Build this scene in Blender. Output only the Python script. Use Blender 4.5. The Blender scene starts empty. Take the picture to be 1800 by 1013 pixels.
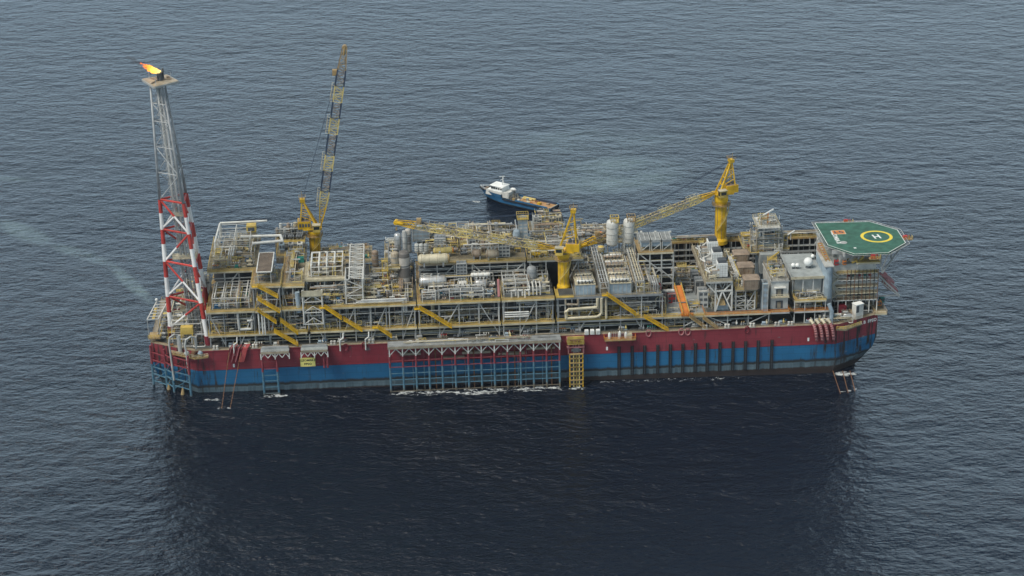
import bpy, math, random
from mathutils import Vector, Matrix
V = Vector
R_ = math.radians
PI = math.pi
random.seed(7)

# ------------------------------------------------------------------ camera, world, sun, exposure
TRIM = Matrix.Translation((0, 0, 0.2)) @ Matrix.Rotation(-0.0136, 4, 'Y')   # the moored ship floats a little bow-light
CAM_P, CAM_F = V((-38.2, -743.1, 342.0)), 3550.0

def cam_axes(pitch, yaw, roll):
    p, y, r = R_(pitch), R_(yaw), R_(roll)
    fw = V((math.sin(y) * math.cos(p), math.cos(y) * math.cos(p), -math.sin(p)))
    rt = V((math.cos(y), -math.sin(y), 0)); up = rt.cross(fw)
    return rt * math.cos(r) + up * math.sin(r), -rt * math.sin(r) + up * math.cos(r), fw
RT, UP, FW = cam_axes(22.967, 2.909, -1.222)

sc = bpy.context.scene
col = sc.collection
cam_d = bpy.data.cameras.new('camera')
cam = bpy.data.objects.new('camera', cam_d)
col.objects.link(cam); sc.camera = cam
m = Matrix((RT, UP, -FW)).transposed().to_4x4(); m.translation = CAM_P
cam.matrix_world = TRIM @ m
cam_d.sensor_width = 36.0
cam_d.lens = CAM_F / 1800 * 36.0
cam_d.clip_start = 5; cam_d.clip_end = 60000

SUN_EL, SUN_AZ = 55.0, 240.0        # azimuth measured clockwise from +Y
w = bpy.data.worlds.new('World'); sc.world = w; w.use_nodes = True
nt = w.node_tree; bg = nt.nodes['Background']
sky = nt.nodes.new('ShaderNodeTexSky'); sky.sky_type = 'NISHITA'
sky.sun_disc = False; sky.sun_elevation = R_(SUN_EL); sky.sun_rotation = R_(SUN_AZ)
sky.dust_density = 3.0; sky.air_density = 1.0; sky.altitude = 0
hs = nt.nodes.new('ShaderNodeHueSaturation'); hs.inputs['Saturation'].default_value = 0.34
nt.links.new(sky.outputs[0], hs.inputs['Color'])
# high overcast: a broken layer of cloud over the clear sky
tcw = nt.nodes.new('ShaderNodeTexCoord'); mpw = nt.nodes.new('ShaderNodeMapping'); mpw.inputs['Scale'].default_value = (1, 1, 3.0)
nz = nt.nodes.new('ShaderNodeTexNoise'); nz.inputs['Scale'].default_value = 2.2; nz.inputs['Detail'].default_value = 5
nt.links.new(tcw.outputs['Generated'], mpw.inputs[0]); nt.links.new(mpw.outputs[0], nz.inputs['Vector'])
cr = nt.nodes.new('ShaderNodeValToRGB'); ce = cr.color_ramp.elements
ce[0].position = 0.3; ce[0].color = (4.1, 5.7, 7.1, 1); ce[1].position = 0.7; ce[1].color = (6.2, 8.0, 9.2, 1)
nt.links.new(nz.outputs[0], cr.inputs[0])
mx = nt.nodes.new('ShaderNodeMix'); mx.data_type = 'RGBA'; mx.inputs[0].default_value = 0.82
sz = nt.nodes.new('ShaderNodeSeparateXYZ'); nt.links.new(tcw.outputs['Generated'], sz.inputs[0])
gr = nt.nodes.new('ShaderNodeMapRange'); nt.links.new(sz.outputs[2], gr.inputs[0])
gr.inputs[1].default_value = 0.27; gr.inputs[2].default_value = 0.50; gr.inputs[3].default_value = 1.72; gr.inputs[4].default_value = 0.27
vm = nt.nodes.new('ShaderNodeVectorMath'); vm.operation = 'SCALE'; nt.links.new(cr.outputs[0], vm.inputs[0]); nt.links.new(gr.outputs[0], vm.inputs['Scale'])
nt.links.new(hs.outputs[0], mx.inputs[6]); nt.links.new(vm.outputs[0], mx.inputs[7]); nt.links.new(mx.outputs[2], bg.inputs[0])
bg.inputs[1].default_value = 0.09

sd = bpy.data.lights.new('sun', 'SUN'); sd.energy = 3.1; sd.angle = R_(26); sd.color = (1, 0.94, 0.85)
so = bpy.data.objects.new('sun', sd); col.objects.link(so)
el, az = R_(SUN_EL), R_(SUN_AZ)
sv = V((math.sin(az) * math.cos(el), math.cos(az) * math.cos(el), math.sin(el)))
so.location = (0, 0, 500); so.rotation_euler = (-sv).to_track_quat('-Z', 'Y').to_euler()
sc.view_settings.view_transform = 'Standard'; sc.view_settings.look = 'None'
sc.view_settings.gamma = 1; sc.view_settings.exposure = 0.16; sc.view_settings.use_curve_mapping = False

# ------------------------------------------------------------------ measured points: ship coordinates of a sight line at a chosen depth
def ray(px, py): return FW + RT * (px - 900) / CAM_F - UP * (py - 506.5) / CAM_F
def aty(px, py, y): d = ray(px, py); return CAM_P + d * ((y - CAM_P.y) / d.y)
def atz(px, py, z): d = ray(px, py); return CAM_P + d * ((z - CAM_P.z) / d.z)

# ------------------------------------------------------------------ materials
def nodes(name):
    mt = bpy.data.materials.new(name); mt.use_nodes = True
    return mt, mt.node_tree, mt.node_tree.nodes['Principled BSDF']

def ramp(t, a, b, fac):
    r = t.nodes.new('ShaderNodeMapRange'); r.inputs[1].default_value = a; r.inputs[2].default_value = b
    t.links.new(fac, r.inputs[0]); return r.outputs[0]

def mix(t, f, a, b, mode='MIX'):
    n = t.nodes.new('ShaderNodeMix'); n.data_type = 'RGBA'; n.blend_type = mode
    for k, v in ((0, f), (6, a), (7, b)):
        if hasattr(v, 'is_output') or isinstance(v, bpy.types.NodeSocket): t.links.new(v, n.inputs[k])
        else: n.inputs[k].default_value = v if k == 0 else (*v, 1) if len(v) == 3 else v
    return n.outputs[2]

def noise(t, vec, scale, det=4, rough=0.6):
    n = t.nodes.new('ShaderNodeTexNoise'); n.inputs['Scale'].default_value = scale
    n.inputs['Detail'].default_value = det; n.inputs['Roughness'].default_value = rough
    if vec is not None: t.links.new(vec, n.inputs['Vector'])
    return n.outputs[0]

def geo_pos(t): return t.nodes.new('ShaderNodeNewGeometry').outputs['Position']

def mapping(t, vec, scale, loc=(0, 0, 0), rot=(0, 0, 0)):
    n = t.nodes.new('ShaderNodeMapping'); n.inputs['Scale'].default_value = scale
    n.inputs['Location'].default_value = loc; n.inputs['Rotation'].default_value = rot
    t.links.new(vec, n.inputs['Vector']); return n.outputs[0]

def paint(name, c, rough=0.55, rust=0.25, metal=0.0, dirt=0.35, rustc=(0.13, 0.055, 0.022)):
    mt, t, b = nodes(name)
    p = geo_pos(t)
    d = noise(t, p, 0.35, 5)
    c2 = tuple(x * (1 - dirt) for x in c); c3 = tuple(min(1, x * (1 + dirt * 0.35)) for x in c)
    base = mix(t, ramp(t, 0.3, 0.7, d), c2, c3)
    oi = t.nodes.new('ShaderNodeObjectInfo')
    rnd = mix(t, ramp(t, 0, 1, oi.outputs['Random']), (0.86, 0.86, 0.86), (1.1, 1.09, 1.07))
    base = mix(t, 1.0, base, rnd, 'MULTIPLY')
    if rust > 0:
        s = noise(t, mapping(t, p, (1.1, 1.1, 0.28)), 1.0, 5, 0.7)
        f = ramp(t, 0.74 - rust * 0.35, 0.84 - rust * 0.25, s)
        base = mix(t, f, base, rustc)
    t.links.new(base, b.inputs['Base Color'])
    b.inputs['Roughness'].default_value = rough; b.inputs['Metallic'].default_value = metal
    return mt

M = dict(
    grey=paint('grey_steel', (0.27, 0.29, 0.30)),
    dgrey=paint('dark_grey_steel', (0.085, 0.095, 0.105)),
    lgrey=paint('light_grey_steel', (0.46, 0.47, 0.45), rust=0.33),
    white=paint('white_paint', (0.66, 0.66, 0.62), rust=0.28, dirt=0.3),
    cream=paint('cream_paint', (0.55, 0.50, 0.36), rust=0.35),
    beige=paint('beige_paint', (0.36, 0.31, 0.23), rust=0.45),
    ochre=paint('ochre_paint', (0.40, 0.28, 0.125), rust=0.5),
    amber=paint('amber_rail_paint', (0.58, 0.42, 0.10), rust=0.2),
    orange=paint('orange_paint', (0.62, 0.20, 0.03), rust=0.1),
    yellow=paint('crane_yellow_paint', (0.72, 0.44, 0.015), rust=0.26, rough=0.5, dirt=0.4),
    pale=paint('pale_yellow_paint', (0.62, 0.50, 0.18), rust=0.15),
    navy=paint('navy_paint', (0.03, 0.05, 0.09), rust=0.0),
    deck=paint('deck_plate', (0.075, 0.082, 0.08), rough=0.8, rust=0.35, dirt=0.5),
    tdeck=paint('tan_deck_plate', (0.24, 0.21, 0.14), rough=0.8, rust=0.45, dirt=0.5),
    gdeck=paint('grey_roof_plate', (0.30, 0.33, 0.33), rough=0.7, rust=0.2, dirt=0.3),
    red=paint('red_paint', (0.42, 0.03, 0.03), rust=0.1),
    tred=paint('tower_red_paint', (0.50, 0.055, 0.045), rust=0.1, rough=0.5),
    twhite=paint('tower_white_paint', (0.80, 0.80, 0.79), rust=0.03, dirt=0.12),
    tgrey=paint('galvanised_steel', (0.42, 0.44, 0.45), rust=0.1),
    dred=paint('dull_red_paint', (0.30, 0.05, 0.05), rust=0.2),
    maroon=paint('maroon_paint', (0.20, 0.022, 0.035), rust=0.1),
    pink=paint('faded_red_paint', (0.40, 0.17, 0.17), rust=0.15),
    blue=paint('blue_paint', (0.025, 0.13, 0.27), rust=0.1),
    lblue=paint('pale_blue_paint', (0.30, 0.38, 0.44), rust=0.1),
    teal=paint('teal_paint', (0.03, 0.26, 0.22), rust=0.1),
    rust=paint('rusty_steel', (0.20, 0.10, 0.05), rough=0.85, rust=0.5),
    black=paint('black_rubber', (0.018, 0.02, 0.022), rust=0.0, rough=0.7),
    glass=paint('window_glass', (0.02, 0.03, 0.035), rust=0.0, rough=0.12),
    signy=paint('sign_yellow', (0.80, 0.72, 0.22), rust=0.05, dirt=0.1),
    silver=paint('clad_silver', (0.55, 0.56, 0.56), rough=0.35, metal=0.5, rust=0.05),
    green=paint('helideck_green', (0.045, 0.15, 0.105), rough=0.75, rust=0.12, dirt=0.45, rustc=(0.06, 0.12, 0.10)),
    mark=paint('deck_marking_white', (0.80, 0.82, 0.80), rust=0.0, dirt=0.15),
    ring=paint('deck_marking_yellow', (0.80, 0.62, 0.05), rust=0.0, dirt=0.15),
    hood=paint('weathered_brown_cladding', (0.34, 0.26, 0.19), rust=0.5, dirt=0.4),
    bdeck=paint('boat_wood_deck', (0.50, 0.29, 0.13), rust=0.2),
)

# hull paint: bands by height in the ship's own coordinates
def hull_mat():
    mt, t, b = nodes('hull_paint')
    tc = t.nodes.new('ShaderNodeTexCoord').outputs['Object']
    sx = t.nodes.new('ShaderNodeSeparateXYZ'); t.links.new(tc, sx.inputs[0])
    z = sx.outputs[2]; x = sx.outputs[0]
    def step(a, s, w=0.06): return ramp(t, a - w, a + w, s)
    n1 = noise(t, tc, 0.05, 4); n2 = noise(t, mapping(t, tc, (0.5, 0.5, 0.03)), 1.0, 5, 0.7)
    red = mix(t, ramp(t, 0.3, 0.7, n1), (0.19, 0.020, 0.033), (0.28, 0.048, 0.060))
    blu = mix(t, ramp(t, 0.3, 0.7, n1), (0.010, 0.100, 0.215), (0.024, 0.160, 0.320))
    gry = mix(t, ramp(t, 0.35, 0.65, n2), (0.05, 0.085, 0.105), (0.13, 0.185, 0.21))
    wf = t.nodes.new('ShaderNodeMath'); wf.operation = 'MULTIPLY_ADD'
    t.links.new(n2, wf.inputs[0]); wf.inputs[1].default_value = 1.6; t.links.new(z, wf.inputs[2])
    zw = wf.outputs[0]
    c = mix(t, step(1.2 + 0.8, zw, 0.15), (0.035, 0.025, 0.022), gry)
    c = mix(t, step(3.4 + 0.8, zw, 0.15), c, (0.03, 0.032, 0.032))
    c = mix(t, step(4.5 + 0.8, zw, 0.35), c, blu)
    c = mix(t, step(10.85, z), c, red)
    # rub marks and vertical runs, strongest at the two shoulders of the hull
    ax = t.nodes.new('ShaderNodeMath'); ax.operation = 'ABSOLUTE'; t.links.new(x, ax.inputs[0])
    sh = ramp(t, 112, 126, ax.outputs[0])
    thr = t.nodes.new('ShaderNodeMath'); thr.operation = 'MULTIPLY_ADD'
    t.links.new(sh, thr.inputs[0]); thr.inputs[1].default_value = 0.13; t.links.new(noise(t, mapping(t, tc, (0.9, 0.9, 0.07)), 1.0, 5, 0.65), thr.inputs[2])
    c = mix(t, ramp(t, 0.60, 0.72, thr.outputs[0]), c, (0.035, 0.03, 0.028))
    c = mix(t, ramp(t, 0.66, 0.74, noise(t, mapping(t, tc, (0.25, 0.25, 0.5), (40, 3, 2)), 1.0, 5, 0.6)), c, (0.20, 0.19, 0.19))
    # plate seams
    br = t.nodes.new('ShaderNodeTexBrick'); br.inputs['Scale'].default_value = 1.0
    br.inputs['Brick Width'].default_value = 9.0; br.inputs['Row Height'].default_value = 2.4
    br.inputs['Mortar Size'].default_value = 0.05; br.offset = 0.5
    sw = t.nodes.new('ShaderNodeCombineXYZ'); t.links.new(x, sw.inputs[0]); t.links.new(z, sw.inputs[1])
    t.links.new(sw.outputs[0], br.inputs['Vector'])
    br.inputs['Color1'].default_value = (1, 1, 1, 1); br.inputs['Color2'].default_value = (0.88, 0.88, 0.9, 1)
    br.inputs['Mortar'].default_value = (0.6, 0.6, 0.6, 1)
    c = mix(t, 1.0, c, br.outputs[0], 'MULTIPLY')
    t.links.new(c, b.inputs['Base Color']); b.inputs['Roughness'].default_value = 0.5
    return mt

# riser tubes: same red / blue break as the hull, galvanised near the top
def riser_mat():
    mt, t, b = nodes('riser_paint')
    tc = t.nodes.new('ShaderNodeTexCoord').outputs['Object']
    sx = t.nodes.new('ShaderNodeSeparateXYZ'); t.links.new(tc, sx.inputs[0]); z = sx.outputs[2]
    n = noise(t, tc, 0.9, 4)
    red = mix(t, ramp(t, .3, .7, n), (0.17, 0.028, 0.040), (0.27, 0.06, 0.07))
    blu = mix(t, ramp(t, .3, .7, n), (0.03, 0.11, 0.18), (0.12, 0.22, 0.27))
    c = mix(t, ramp(t, 1.0, 2.4, z), (0.13, 0.11, 0.08), blu)
    c = mix(t, ramp(t, 10.6, 10.9, z), c, red)
    c = mix(t, ramp(t, 0.66, 0.7, n), c, (0.14, 0.09, 0.05))
    t.links.new(c, b.inputs['Base Color']); b.inputs['Roughness'].default_value = 0.5
    return mt
M['riser'] = riser_mat()
M['hull'] = hull_mat()

def band_mat(name, c1, c2, period, phase=0.0):
    mt, t, b = nodes(name)
    tc = t.nodes.new('ShaderNodeTexCoord').outputs['Object']
    sx = t.nodes.new('ShaderNodeSeparateXYZ'); t.links.new(tc, sx.inputs[0])
    a = t.nodes.new('ShaderNodeMath'); a.operation = 'MULTIPLY_ADD'; a.inputs[1].default_value = 1 / period; a.inputs[2].default_value = phase
    t.links.new(sx.outputs[2], a.inputs[0])
    f = t.nodes.new('ShaderNodeMath'); f.operation = 'FRACT'; t.links.new(a.outputs[0], f.inputs[0])
    n = noise(t, tc, 0.5, 5)
    c1m = mix(t, ramp(t, .3, .7, n), tuple(x * .7 for x in c1), c1)
    c = mix(t, ramp(t, 0.49, 0.51, f.outputs[0]), c1m, c2)
    t.links.new(c, b.inputs['Base Color']); b.inputs['Roughness'].default_value = 0.6
    return mt
M['bands'] = band_mat('banded_cladding', (0.50, 0.47, 0.42), (0.13, 0.12, 0.11), 8.4, 0.06)

# ------------------------------------------------------------------ mesh building
class MB:
    def __init__(s): s.v = []; s.f = []
    def quad(s, pts):
        i = len(s.v); s.v += [tuple(p) for p in pts]; s.f.append(tuple(range(i, i + len(pts)))); return s
    def box(s, x0, x1, y0, y1, z0, z1, taper=0.0):
        i = len(s.v); a = taper
        s.v += [(x0, y0, z0), (x1, y0, z0), (x1, y1, z0), (x0, y1, z0),
                (x0 + a, y0 + a, z1), (x1 - a, y0 + a, z1), (x1 - a, y1 - a, z1), (x0 + a, y1 - a, z1)]
        for q in ((0, 3, 2, 1), (4, 5, 6, 7), (0, 1, 5, 4), (1, 2, 6, 5), (2, 3, 7, 6), (3, 0, 4, 7)):
            s.f.append(tuple(i + k for k in q))
        return s
    def cyl(s, a, b, r, r2=None, n=6, cap=True):
        a, b = V(a), V(b); d = b - a
        if d.length < 1e-6: return s
        if r2 is None: r2 = r
        d.normalize()
        u = d.cross(V((0, 0, 1))) if abs(d.z) < 0.95 else d.cross(V((0, 1, 0)))
        u.normalize(); w_ = d.cross(u)
        i = len(s.v)
        for k in range(n):
            t = 2 * PI * (k + 0.5) / n; o = u * math.cos(t) + w_ * math.sin(t)
            s.v.append(tuple(a + o * r)); s.v.append(tuple(b + o * r2))
        for k in range(n):
            j = (k + 1) % n; s.f.append((i + 2 * k, i + 2 * j, i + 2 * j + 1, i + 2 * k + 1))
        if cap:
            s.f.append(tuple(i + 2 * k for k in range(n))[::-1]); s.f.append(tuple(i + 2 * k + 1 for k in range(n)))
        return s
    def bar(s, a, b, w_=0.15): return s.cyl(a, b, w_ * 0.707, n=4)
    def tube(s, pts, r, n=6):
        pts = [V(p) for p in pts]
        for k in range(len(pts) - 1):
            a, b = pts[k], pts[k + 1]; d = (b - a)
            if d.length < 1e-4: continue
            d = d.normalized() * r * 0.5
            s.cyl(a - (d if k else d * 0), b + (d if k < len(pts) - 2 else d * 0), r, n=n)
        return s
    def lathe(s, c, prof, n=14, axis='z'):
        c = V(c); i = len(s.v); m_ = len(prof)
        for r, h in prof:
            for k in range(n):
                t = 2 * PI * k / n; a, b = r * math.cos(t), r * math.sin(t)
                p = V((a, b, h)) if axis == 'z' else V((h, a, b)) if axis == 'x' else V((b, h, a))
                s.v.append(tuple(c + p))
        for q in range(m_ - 1):
            for k in range(n):
                j = (k + 1) % n
                s.f.append((i + q * n + k, i + q * n + j, i + (q + 1) * n + j, i + (q + 1) * n + k))
        s.f.append(tuple(i + k for k in range(n))[::-1]); s.f.append(tuple(i + (m_ - 1) * n + k for k in range(n)))
        return s
    def sphere(s, c, r, n=12, sz=1.0):
        prof = [(max(0.001, r * math.sin(PI * k / 8)), -r * sz * math.cos(PI * k / 8)) for k in range(9)]
        return s.lathe(c, prof, n)
    def prism(s, poly, z0, z1):
        i = len(s.v); n = len(poly)
        for p in poly: s.v.append((p[0], p[1], z0))
        for p in poly: s.v.append((p[0], p[1], z1))
        for k in range(n):
            j = (k + 1) % n; s.f.append((i + k, i + j, i + n + j, i + n + k))
        s.f.append(tuple(range(i, i + n))[::-1]); s.f.append(tuple(range(i + n, i + 2 * n))); return s
    def rail(s, pts, h=1.1, step=1.8, r=0.055):
        pts = [V(p) for p in pts]
        for k in range(len(pts) - 1):
            a, b = pts[k], pts[k + 1]; L = (b - a).length
            if L < 0.2: continue
            n = max(1, int(L / step)); up = V((0, 0, 1))
            for q in range(n + 1):
                p = a + (b - a) * (q / n); s.cyl(p, p + up * h, r, n=4, cap=False)
            s.cyl(a + up * h, b + up * h, r * 1.2, n=4, cap=False); s.cyl(a + up * h * 0.5, b + up * h * 0.5, r, n=4, cap=False)
        return s

COUNT = [0]
SPLIT = {'truss_post', 'nozzle', 'saddle', 'band', 'roof_vent', 'roof_nozzle', 'lightning_rod', 'wheelhouse_window', 'front_window', 'window_row', 'funnel',
         'vessel_saddle', 'locker_foot', 'hanger', 'actuator', 'whip_aerial', 'rest_ring', 'draught_mark', 'pipe_cluster', 'corner_post', 'orange_crate', 'side_fender', 'pedestal_rib', 'deck_stanchion', 'exchanger_flange', 'wall_rib', 'buoyancy_clamp', 'hood_rib'}
def clusters(mb):
    par = list(range(len(mb.v)))
    def find(i):
        while par[i] != i: par[i] = par[par[i]]; i = par[i]
        return i
    for f in mb.f:
        a = find(f[0])
        for k in f[1:]: par[find(k)] = a
    comp = {}
    for i in range(len(mb.v)): comp.setdefault(find(i), []).append(i)
    bx = [[[min(mb.v[i][k] for i in c) - .03 for k in range(3)], [max(mb.v[i][k] for i in c) + .03 for k in range(3)], c] for c in comp.values()]
    merged = True
    while merged:
        merged = False; out = []
        for b in bx:
            for o in out:
                if all(b[0][k] <= o[1][k] and o[0][k] <= b[1][k] for k in range(3)):
                    o[0] = [min(b[0][k], o[0][k]) for k in range(3)]; o[1] = [max(b[1][k], o[1][k]) for k in range(3)]; o[2] = o[2] + b[2]; merged = True; break
            else: out.append(b)
        bx = out
    res = []
    for b in bx:
        ids = sorted(b[2]); mp = {i: n for n, i in enumerate(ids)}; nb = MB(); nb.v = [mb.v[i] for i in ids]
        nb.f = [tuple(mp[i] for i in f) for f in mb.f if f[0] in mp]; res.append(nb)
    return res
def build(name, mb, mat, parent=None, smooth=False):
    if name in SPLIT and parent is not None:
        o = None
        for c in clusters(mb): o = build1('window' if name == 'window_row' else name, c, mat, parent, smooth)
        return o
    return build1(name, mb, mat, parent, smooth)
def build1(name, mb, mat, parent=None, smooth=False):
    me = bpy.data.meshes.new(name)
    off = V((0, 0, 0)); p = parent
    if p is not None: off = V(p['_o'])
    me.from_pydata([(a - off.x, b - off.y, c - off.z) for a, b, c in mb.v], [], mb.f)
    me.validate(); me.update()
    me.materials.append(M[mat] if isinstance(mat, str) else mat)
    if smooth: me.polygons.foreach_set('use_smooth', [True] * len(me.polygons))
    o = bpy.data.objects.new(name, me); col.objects.link(o)
    o['_o'] = tuple(off)
    if parent is not None: o.parent = parent
    COUNT[0] += 1
    return o

def tag(o, label, cat, group=None):
    o['label'] = label; o['category'] = cat
    if group: o['group'] = group
    return o
def thing(name, label, cat, loc, group=None):
    o = bpy.data.objects.new(name, None); col.objects.link(o)
    o.location = loc; o.empty_display_size = 1; o['_o'] = tuple(loc)
    return tag(o, label, cat, group)
def solo(name, label, cat, mb, mat, group=None, smooth=False):
    xs = [v[0] for v in mb.v]; ys = [v[1] for v in mb.v]; zs = [v[2] for v in mb.v]
    c = ((min(xs) + max(xs)) / 2, (min(ys) + max(ys)) / 2, min(zs))
    fake = {'_o': c}
    me = bpy.data.meshes.new(name)
    me.from_pydata([(a - c[0], b - c[1], z - c[2]) for a, b, z in mb.v], [], mb.f); me.validate()
    me.materials.append(M[mat] if isinstance(mat, str) else mat)
    if smooth: me.polygons.foreach_set('use_smooth', [True] * len(me.polygons))
    o = bpy.data.objects.new(name, me); col.objects.link(o); o.location = c; o['_o'] = c
    return tag(o, label, cat, group)
def copy_tree(src, loc, label, group=None):
    r = src.copy(); col.objects.link(r); r.location = loc; r['label'] = label
    if group: r['group'] = group
    for ch in [o for o in src.children]:
        c = ch.copy(); col.objects.link(c); c.parent = r
        for g in [o for o in ch.children]:
            d = g.copy(); col.objects.link(d); d.parent = c
    return r
R = random.Random(11)
def U(a, b): return R.uniform(a, b)

# text as mesh letters (for the writing in the photo)
def text_mesh(name, s, size, mat, parent, M4, extrude=0.02):
    cu = bpy.data.curves.new(name, 'FONT'); cu.body = s; cu.size = size; cu.extrude = extrude
    cu.align_x = 'CENTER'; cu.align_y = 'CENTER'; cu.resolution_u = 2; cu.offset = size * 0.022
    to = bpy.data.objects.new('tmp_text', cu); col.objects.link(to)
    dg = bpy.context.evaluated_depsgraph_get(); dg.update()
    me = bpy.data.meshes.new_from_object(to.evaluated_get(dg))
    bpy.data.objects.remove(to)
    off = V(parent['_o']) if parent else V((0, 0, 0))
    me.transform(Matrix.Translation(-off) @ M4); me.name = name
    me.materials.clear(); me.materials.append(M[mat])
    o = bpy.data.objects.new(name, me); col.objects.link(o); o.parent = parent; o['_o'] = tuple(off)
    return o

# ------------------------------------------------------------------ the sea
def sea_mat():
    mt, t, b = nodes('sea_water')
    p = geo_pos(t)
    def mth(op, a, b_=None, c=None):
        n = t.nodes.new('ShaderNodeMath'); n.operation = op
        for i, v in enumerate((a, b_, c)):
            if v is None: continue
            if isinstance(v, (int, float)): n.inputs[i].default_value = v
            else: t.links.new(v, n.inputs[i])
        return n.outputs[0]
    wr = (0, 0, R_(22))
    h1 = noise(t, mapping(t, p, (0.030, 0.055, 1), rot=wr), 1.0, 3, 0.5)
    h2 = noise(t, mapping(t, p, (0.085, 0.135, 1), rot=(0, 0, R_(30))), 1.0, 5, 0.58)
    h3 = noise(t, mapping(t, p, (0.32, 0.46, 1), rot=(0, 0, R_(-10))), 1.0, 4, 0.62)
    gust = ramp(t, 0.35, 0.65, noise(t, mapping(t, p, (0.005, 0.011, 1), rot=(0, 0, R_(15))), 1.0, 5, 0.6))
    hh = mth('ADD', mth('MULTIPLY', h1, 1.9), mth('MULTIPLY', h2, mth('MULTIPLY_ADD', gust, 1.8, 2.5)))
    hh = mth('ADD', hh, mth('MULTIPLY', h3, mth('MULTIPLY_ADD', gust, 0.9, 0.85)))
    bp = t.nodes.new('ShaderNodeBump'); bp.inputs['Strength'].default_value = 1.0; bp.inputs['Distance'].default_value = 1.0
    t.links.new(hh, bp.inputs['Height']); t.links.new(bp.outputs[0], b.inputs['Normal'])
    sx = t.nodes.new('ShaderNodeSeparateXYZ'); t.links.new(p, sx.inputs[0]); X, Y = sx.outputs[0], sx.outputs[1]
    fo = noise(t, mapping(t, p, (0.55, 0.8, 1)), 1.0, 6, 0.75)
    fo2 = noise(t, mapping(t, p, (0.16, 0.5, 1), (7, 3, 0)), 1.0, 4, 0.6)
    lf = noise(t, mapping(t, p, (0.02, 0.03, 1), (5, 9, 0)), 1.0, 4, 0.6)
    def blob(cx, cy, rx, ry, ang=0.0):
        ca, sa = math.cos(ang), math.sin(ang)
        dx = mth('SUBTRACT', X, cx); dy = mth('SUBTRACT', Y, cy)
        u = mth('DIVIDE', mth('ADD', mth('MULTIPLY', dx, ca), mth('MULTIPLY', dy, sa)), rx)
        v = mth('DIVIDE', mth('SUBTRACT', mth('MULTIPLY', dy, ca), mth('MULTIPLY', dx, sa)), ry)
        d = mth('SQRT', mth('ADD', mth('MULTIPLY', u, u), mth('MULTIPLY', v, v)))
        n = t.nodes.new('ShaderNodeMapRange'); n.interpolation_type = 'SMOOTHSTEP'
        t.links.new(d, n.inputs[0]); n.inputs[1].default_value = 0.35; n.inputs[2].default_value = 1.0
        n.inputs[3].default_value = 1.0; n.inputs[4].default_value = 0.0
        return n.outputs[0]
    def msum(lst):
        a = lst[0]
        for k in lst[1:]: a = mth('MAXIMUM', a, k)
        return a
    # white water: along the riser frames, at the shoulders of the hull, a few caps
    white = msum([mth('MULTIPLY', blob(-38, -37.5, 24, 5.6), 0.98), mth('MULTIPLY', blob(-16, -38.2, 26, 6.0), 1.02), mth('MULTIPLY', blob(6, -37.5, 22, 5.4), 0.98), blob(-95, -36.5, 9, 3.2), mth('MULTIPLY', blob(60, -33.3, 66, 3.2), 0.8), blob(-118, -38, 8, 2.6),
                  mth('MULTIPLY', blob(128.5, -33.0, 8.5, 4.6), 1.1), blob(124, -48.6, 2.4, 1.4), blob(126.8, -47.8, 2.0, 1.2), blob(129.4, -46.6, 1.8, 1.1), blob(-115.7, -46, 2, 1), blob(-112, -46, 2, 1), blob(22, -38, 7, 3),
                  blob(-8, 172, 4, 2.5, -0.55), blob(26, 152, 7, 2, -0.55)])
    thr = mth('SUBTRACT', 0.78, mth('MULTIPLY', white, 0.285))
    fm = ramp(t, 0.0, 0.05, mth('SUBTRACT', mth('ADD', mth('MULTIPLY', fo, 0.6), mth('MULTIPLY', fo2, 0.4)), thr))
    # aerated pale green water drifting from the ship
    pale = msum([mth('MULTIPLY', blob(62, 205, 52, 36, 0.35), 0.95), mth('MULTIPLY', blob(50, 255, 70, 30, 0.1), 0.5),
                 mth('MULTIPLY', blob(-163, 80, 36, 4.6, -1.11), 1.2), mth('MULTIPLY', blob(-190, 117, 28, 6.5, -0.74), 1.0), mth('MULTIPLY', blob(-220, 146, 30, 9, -0.87), 0.8),
                 mth('MULTIPLY', blob(-270, 135, 45, 10, -0.2), 0.5), mth('MULTIPLY', blob(-250, 225, 30, 6, -0.3), 0.5)])
    pf = mth('MULTIPLY', pale, ramp(t, 0.40, 0.64, mth('ADD', mth('MULTIPLY', lf, 0.45), mth('MULTIPLY', fo, 0.55))))
    big = ramp(t, 0.35, 0.65, noise(t, mapping(t, p, (0.004, 0.006, 1), (2, 8, 0)), 1.0, 3, 0.5))
    deep = mix(t, big, (0.0020, 0.0056, 0.0135), (0.0034, 0.0088, 0.0200))
    c = mix(t, pf, deep, (0.125, 0.180, 0.185))
    c = mix(t, fm, c, (0.55, 0.58, 0.58))
    t.links.new(c, b.inputs['Base Color'])
    ro = mth('ADD', mth('MULTIPLY', fm, 0.5), 0.06)
    t.links.new(ro, b.inputs['Roughness'])
    b.inputs['IOR'].default_value = 1.333
    return mt
def sea():
    mb = MB(); xs = [-30000, -3000, -700, 700, 3000, 30000]
    for i in range(5):
        for j in range(5):
            mb.quad([(xs[i], xs[j], 0), (xs[i + 1], xs[j], 0), (xs[i + 1], xs[j + 1], 0), (xs[i], xs[j + 1], 0)])
    me = bpy.data.meshes.new('sea'); me.from_pydata(mb.v, [], mb.f); me.materials.append(sea_mat())
    o = bpy.data.objects.new('sea', me); col.objects.link(o); o['kind'] = 'structure'; o['_n'] = 1
sea()

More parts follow.
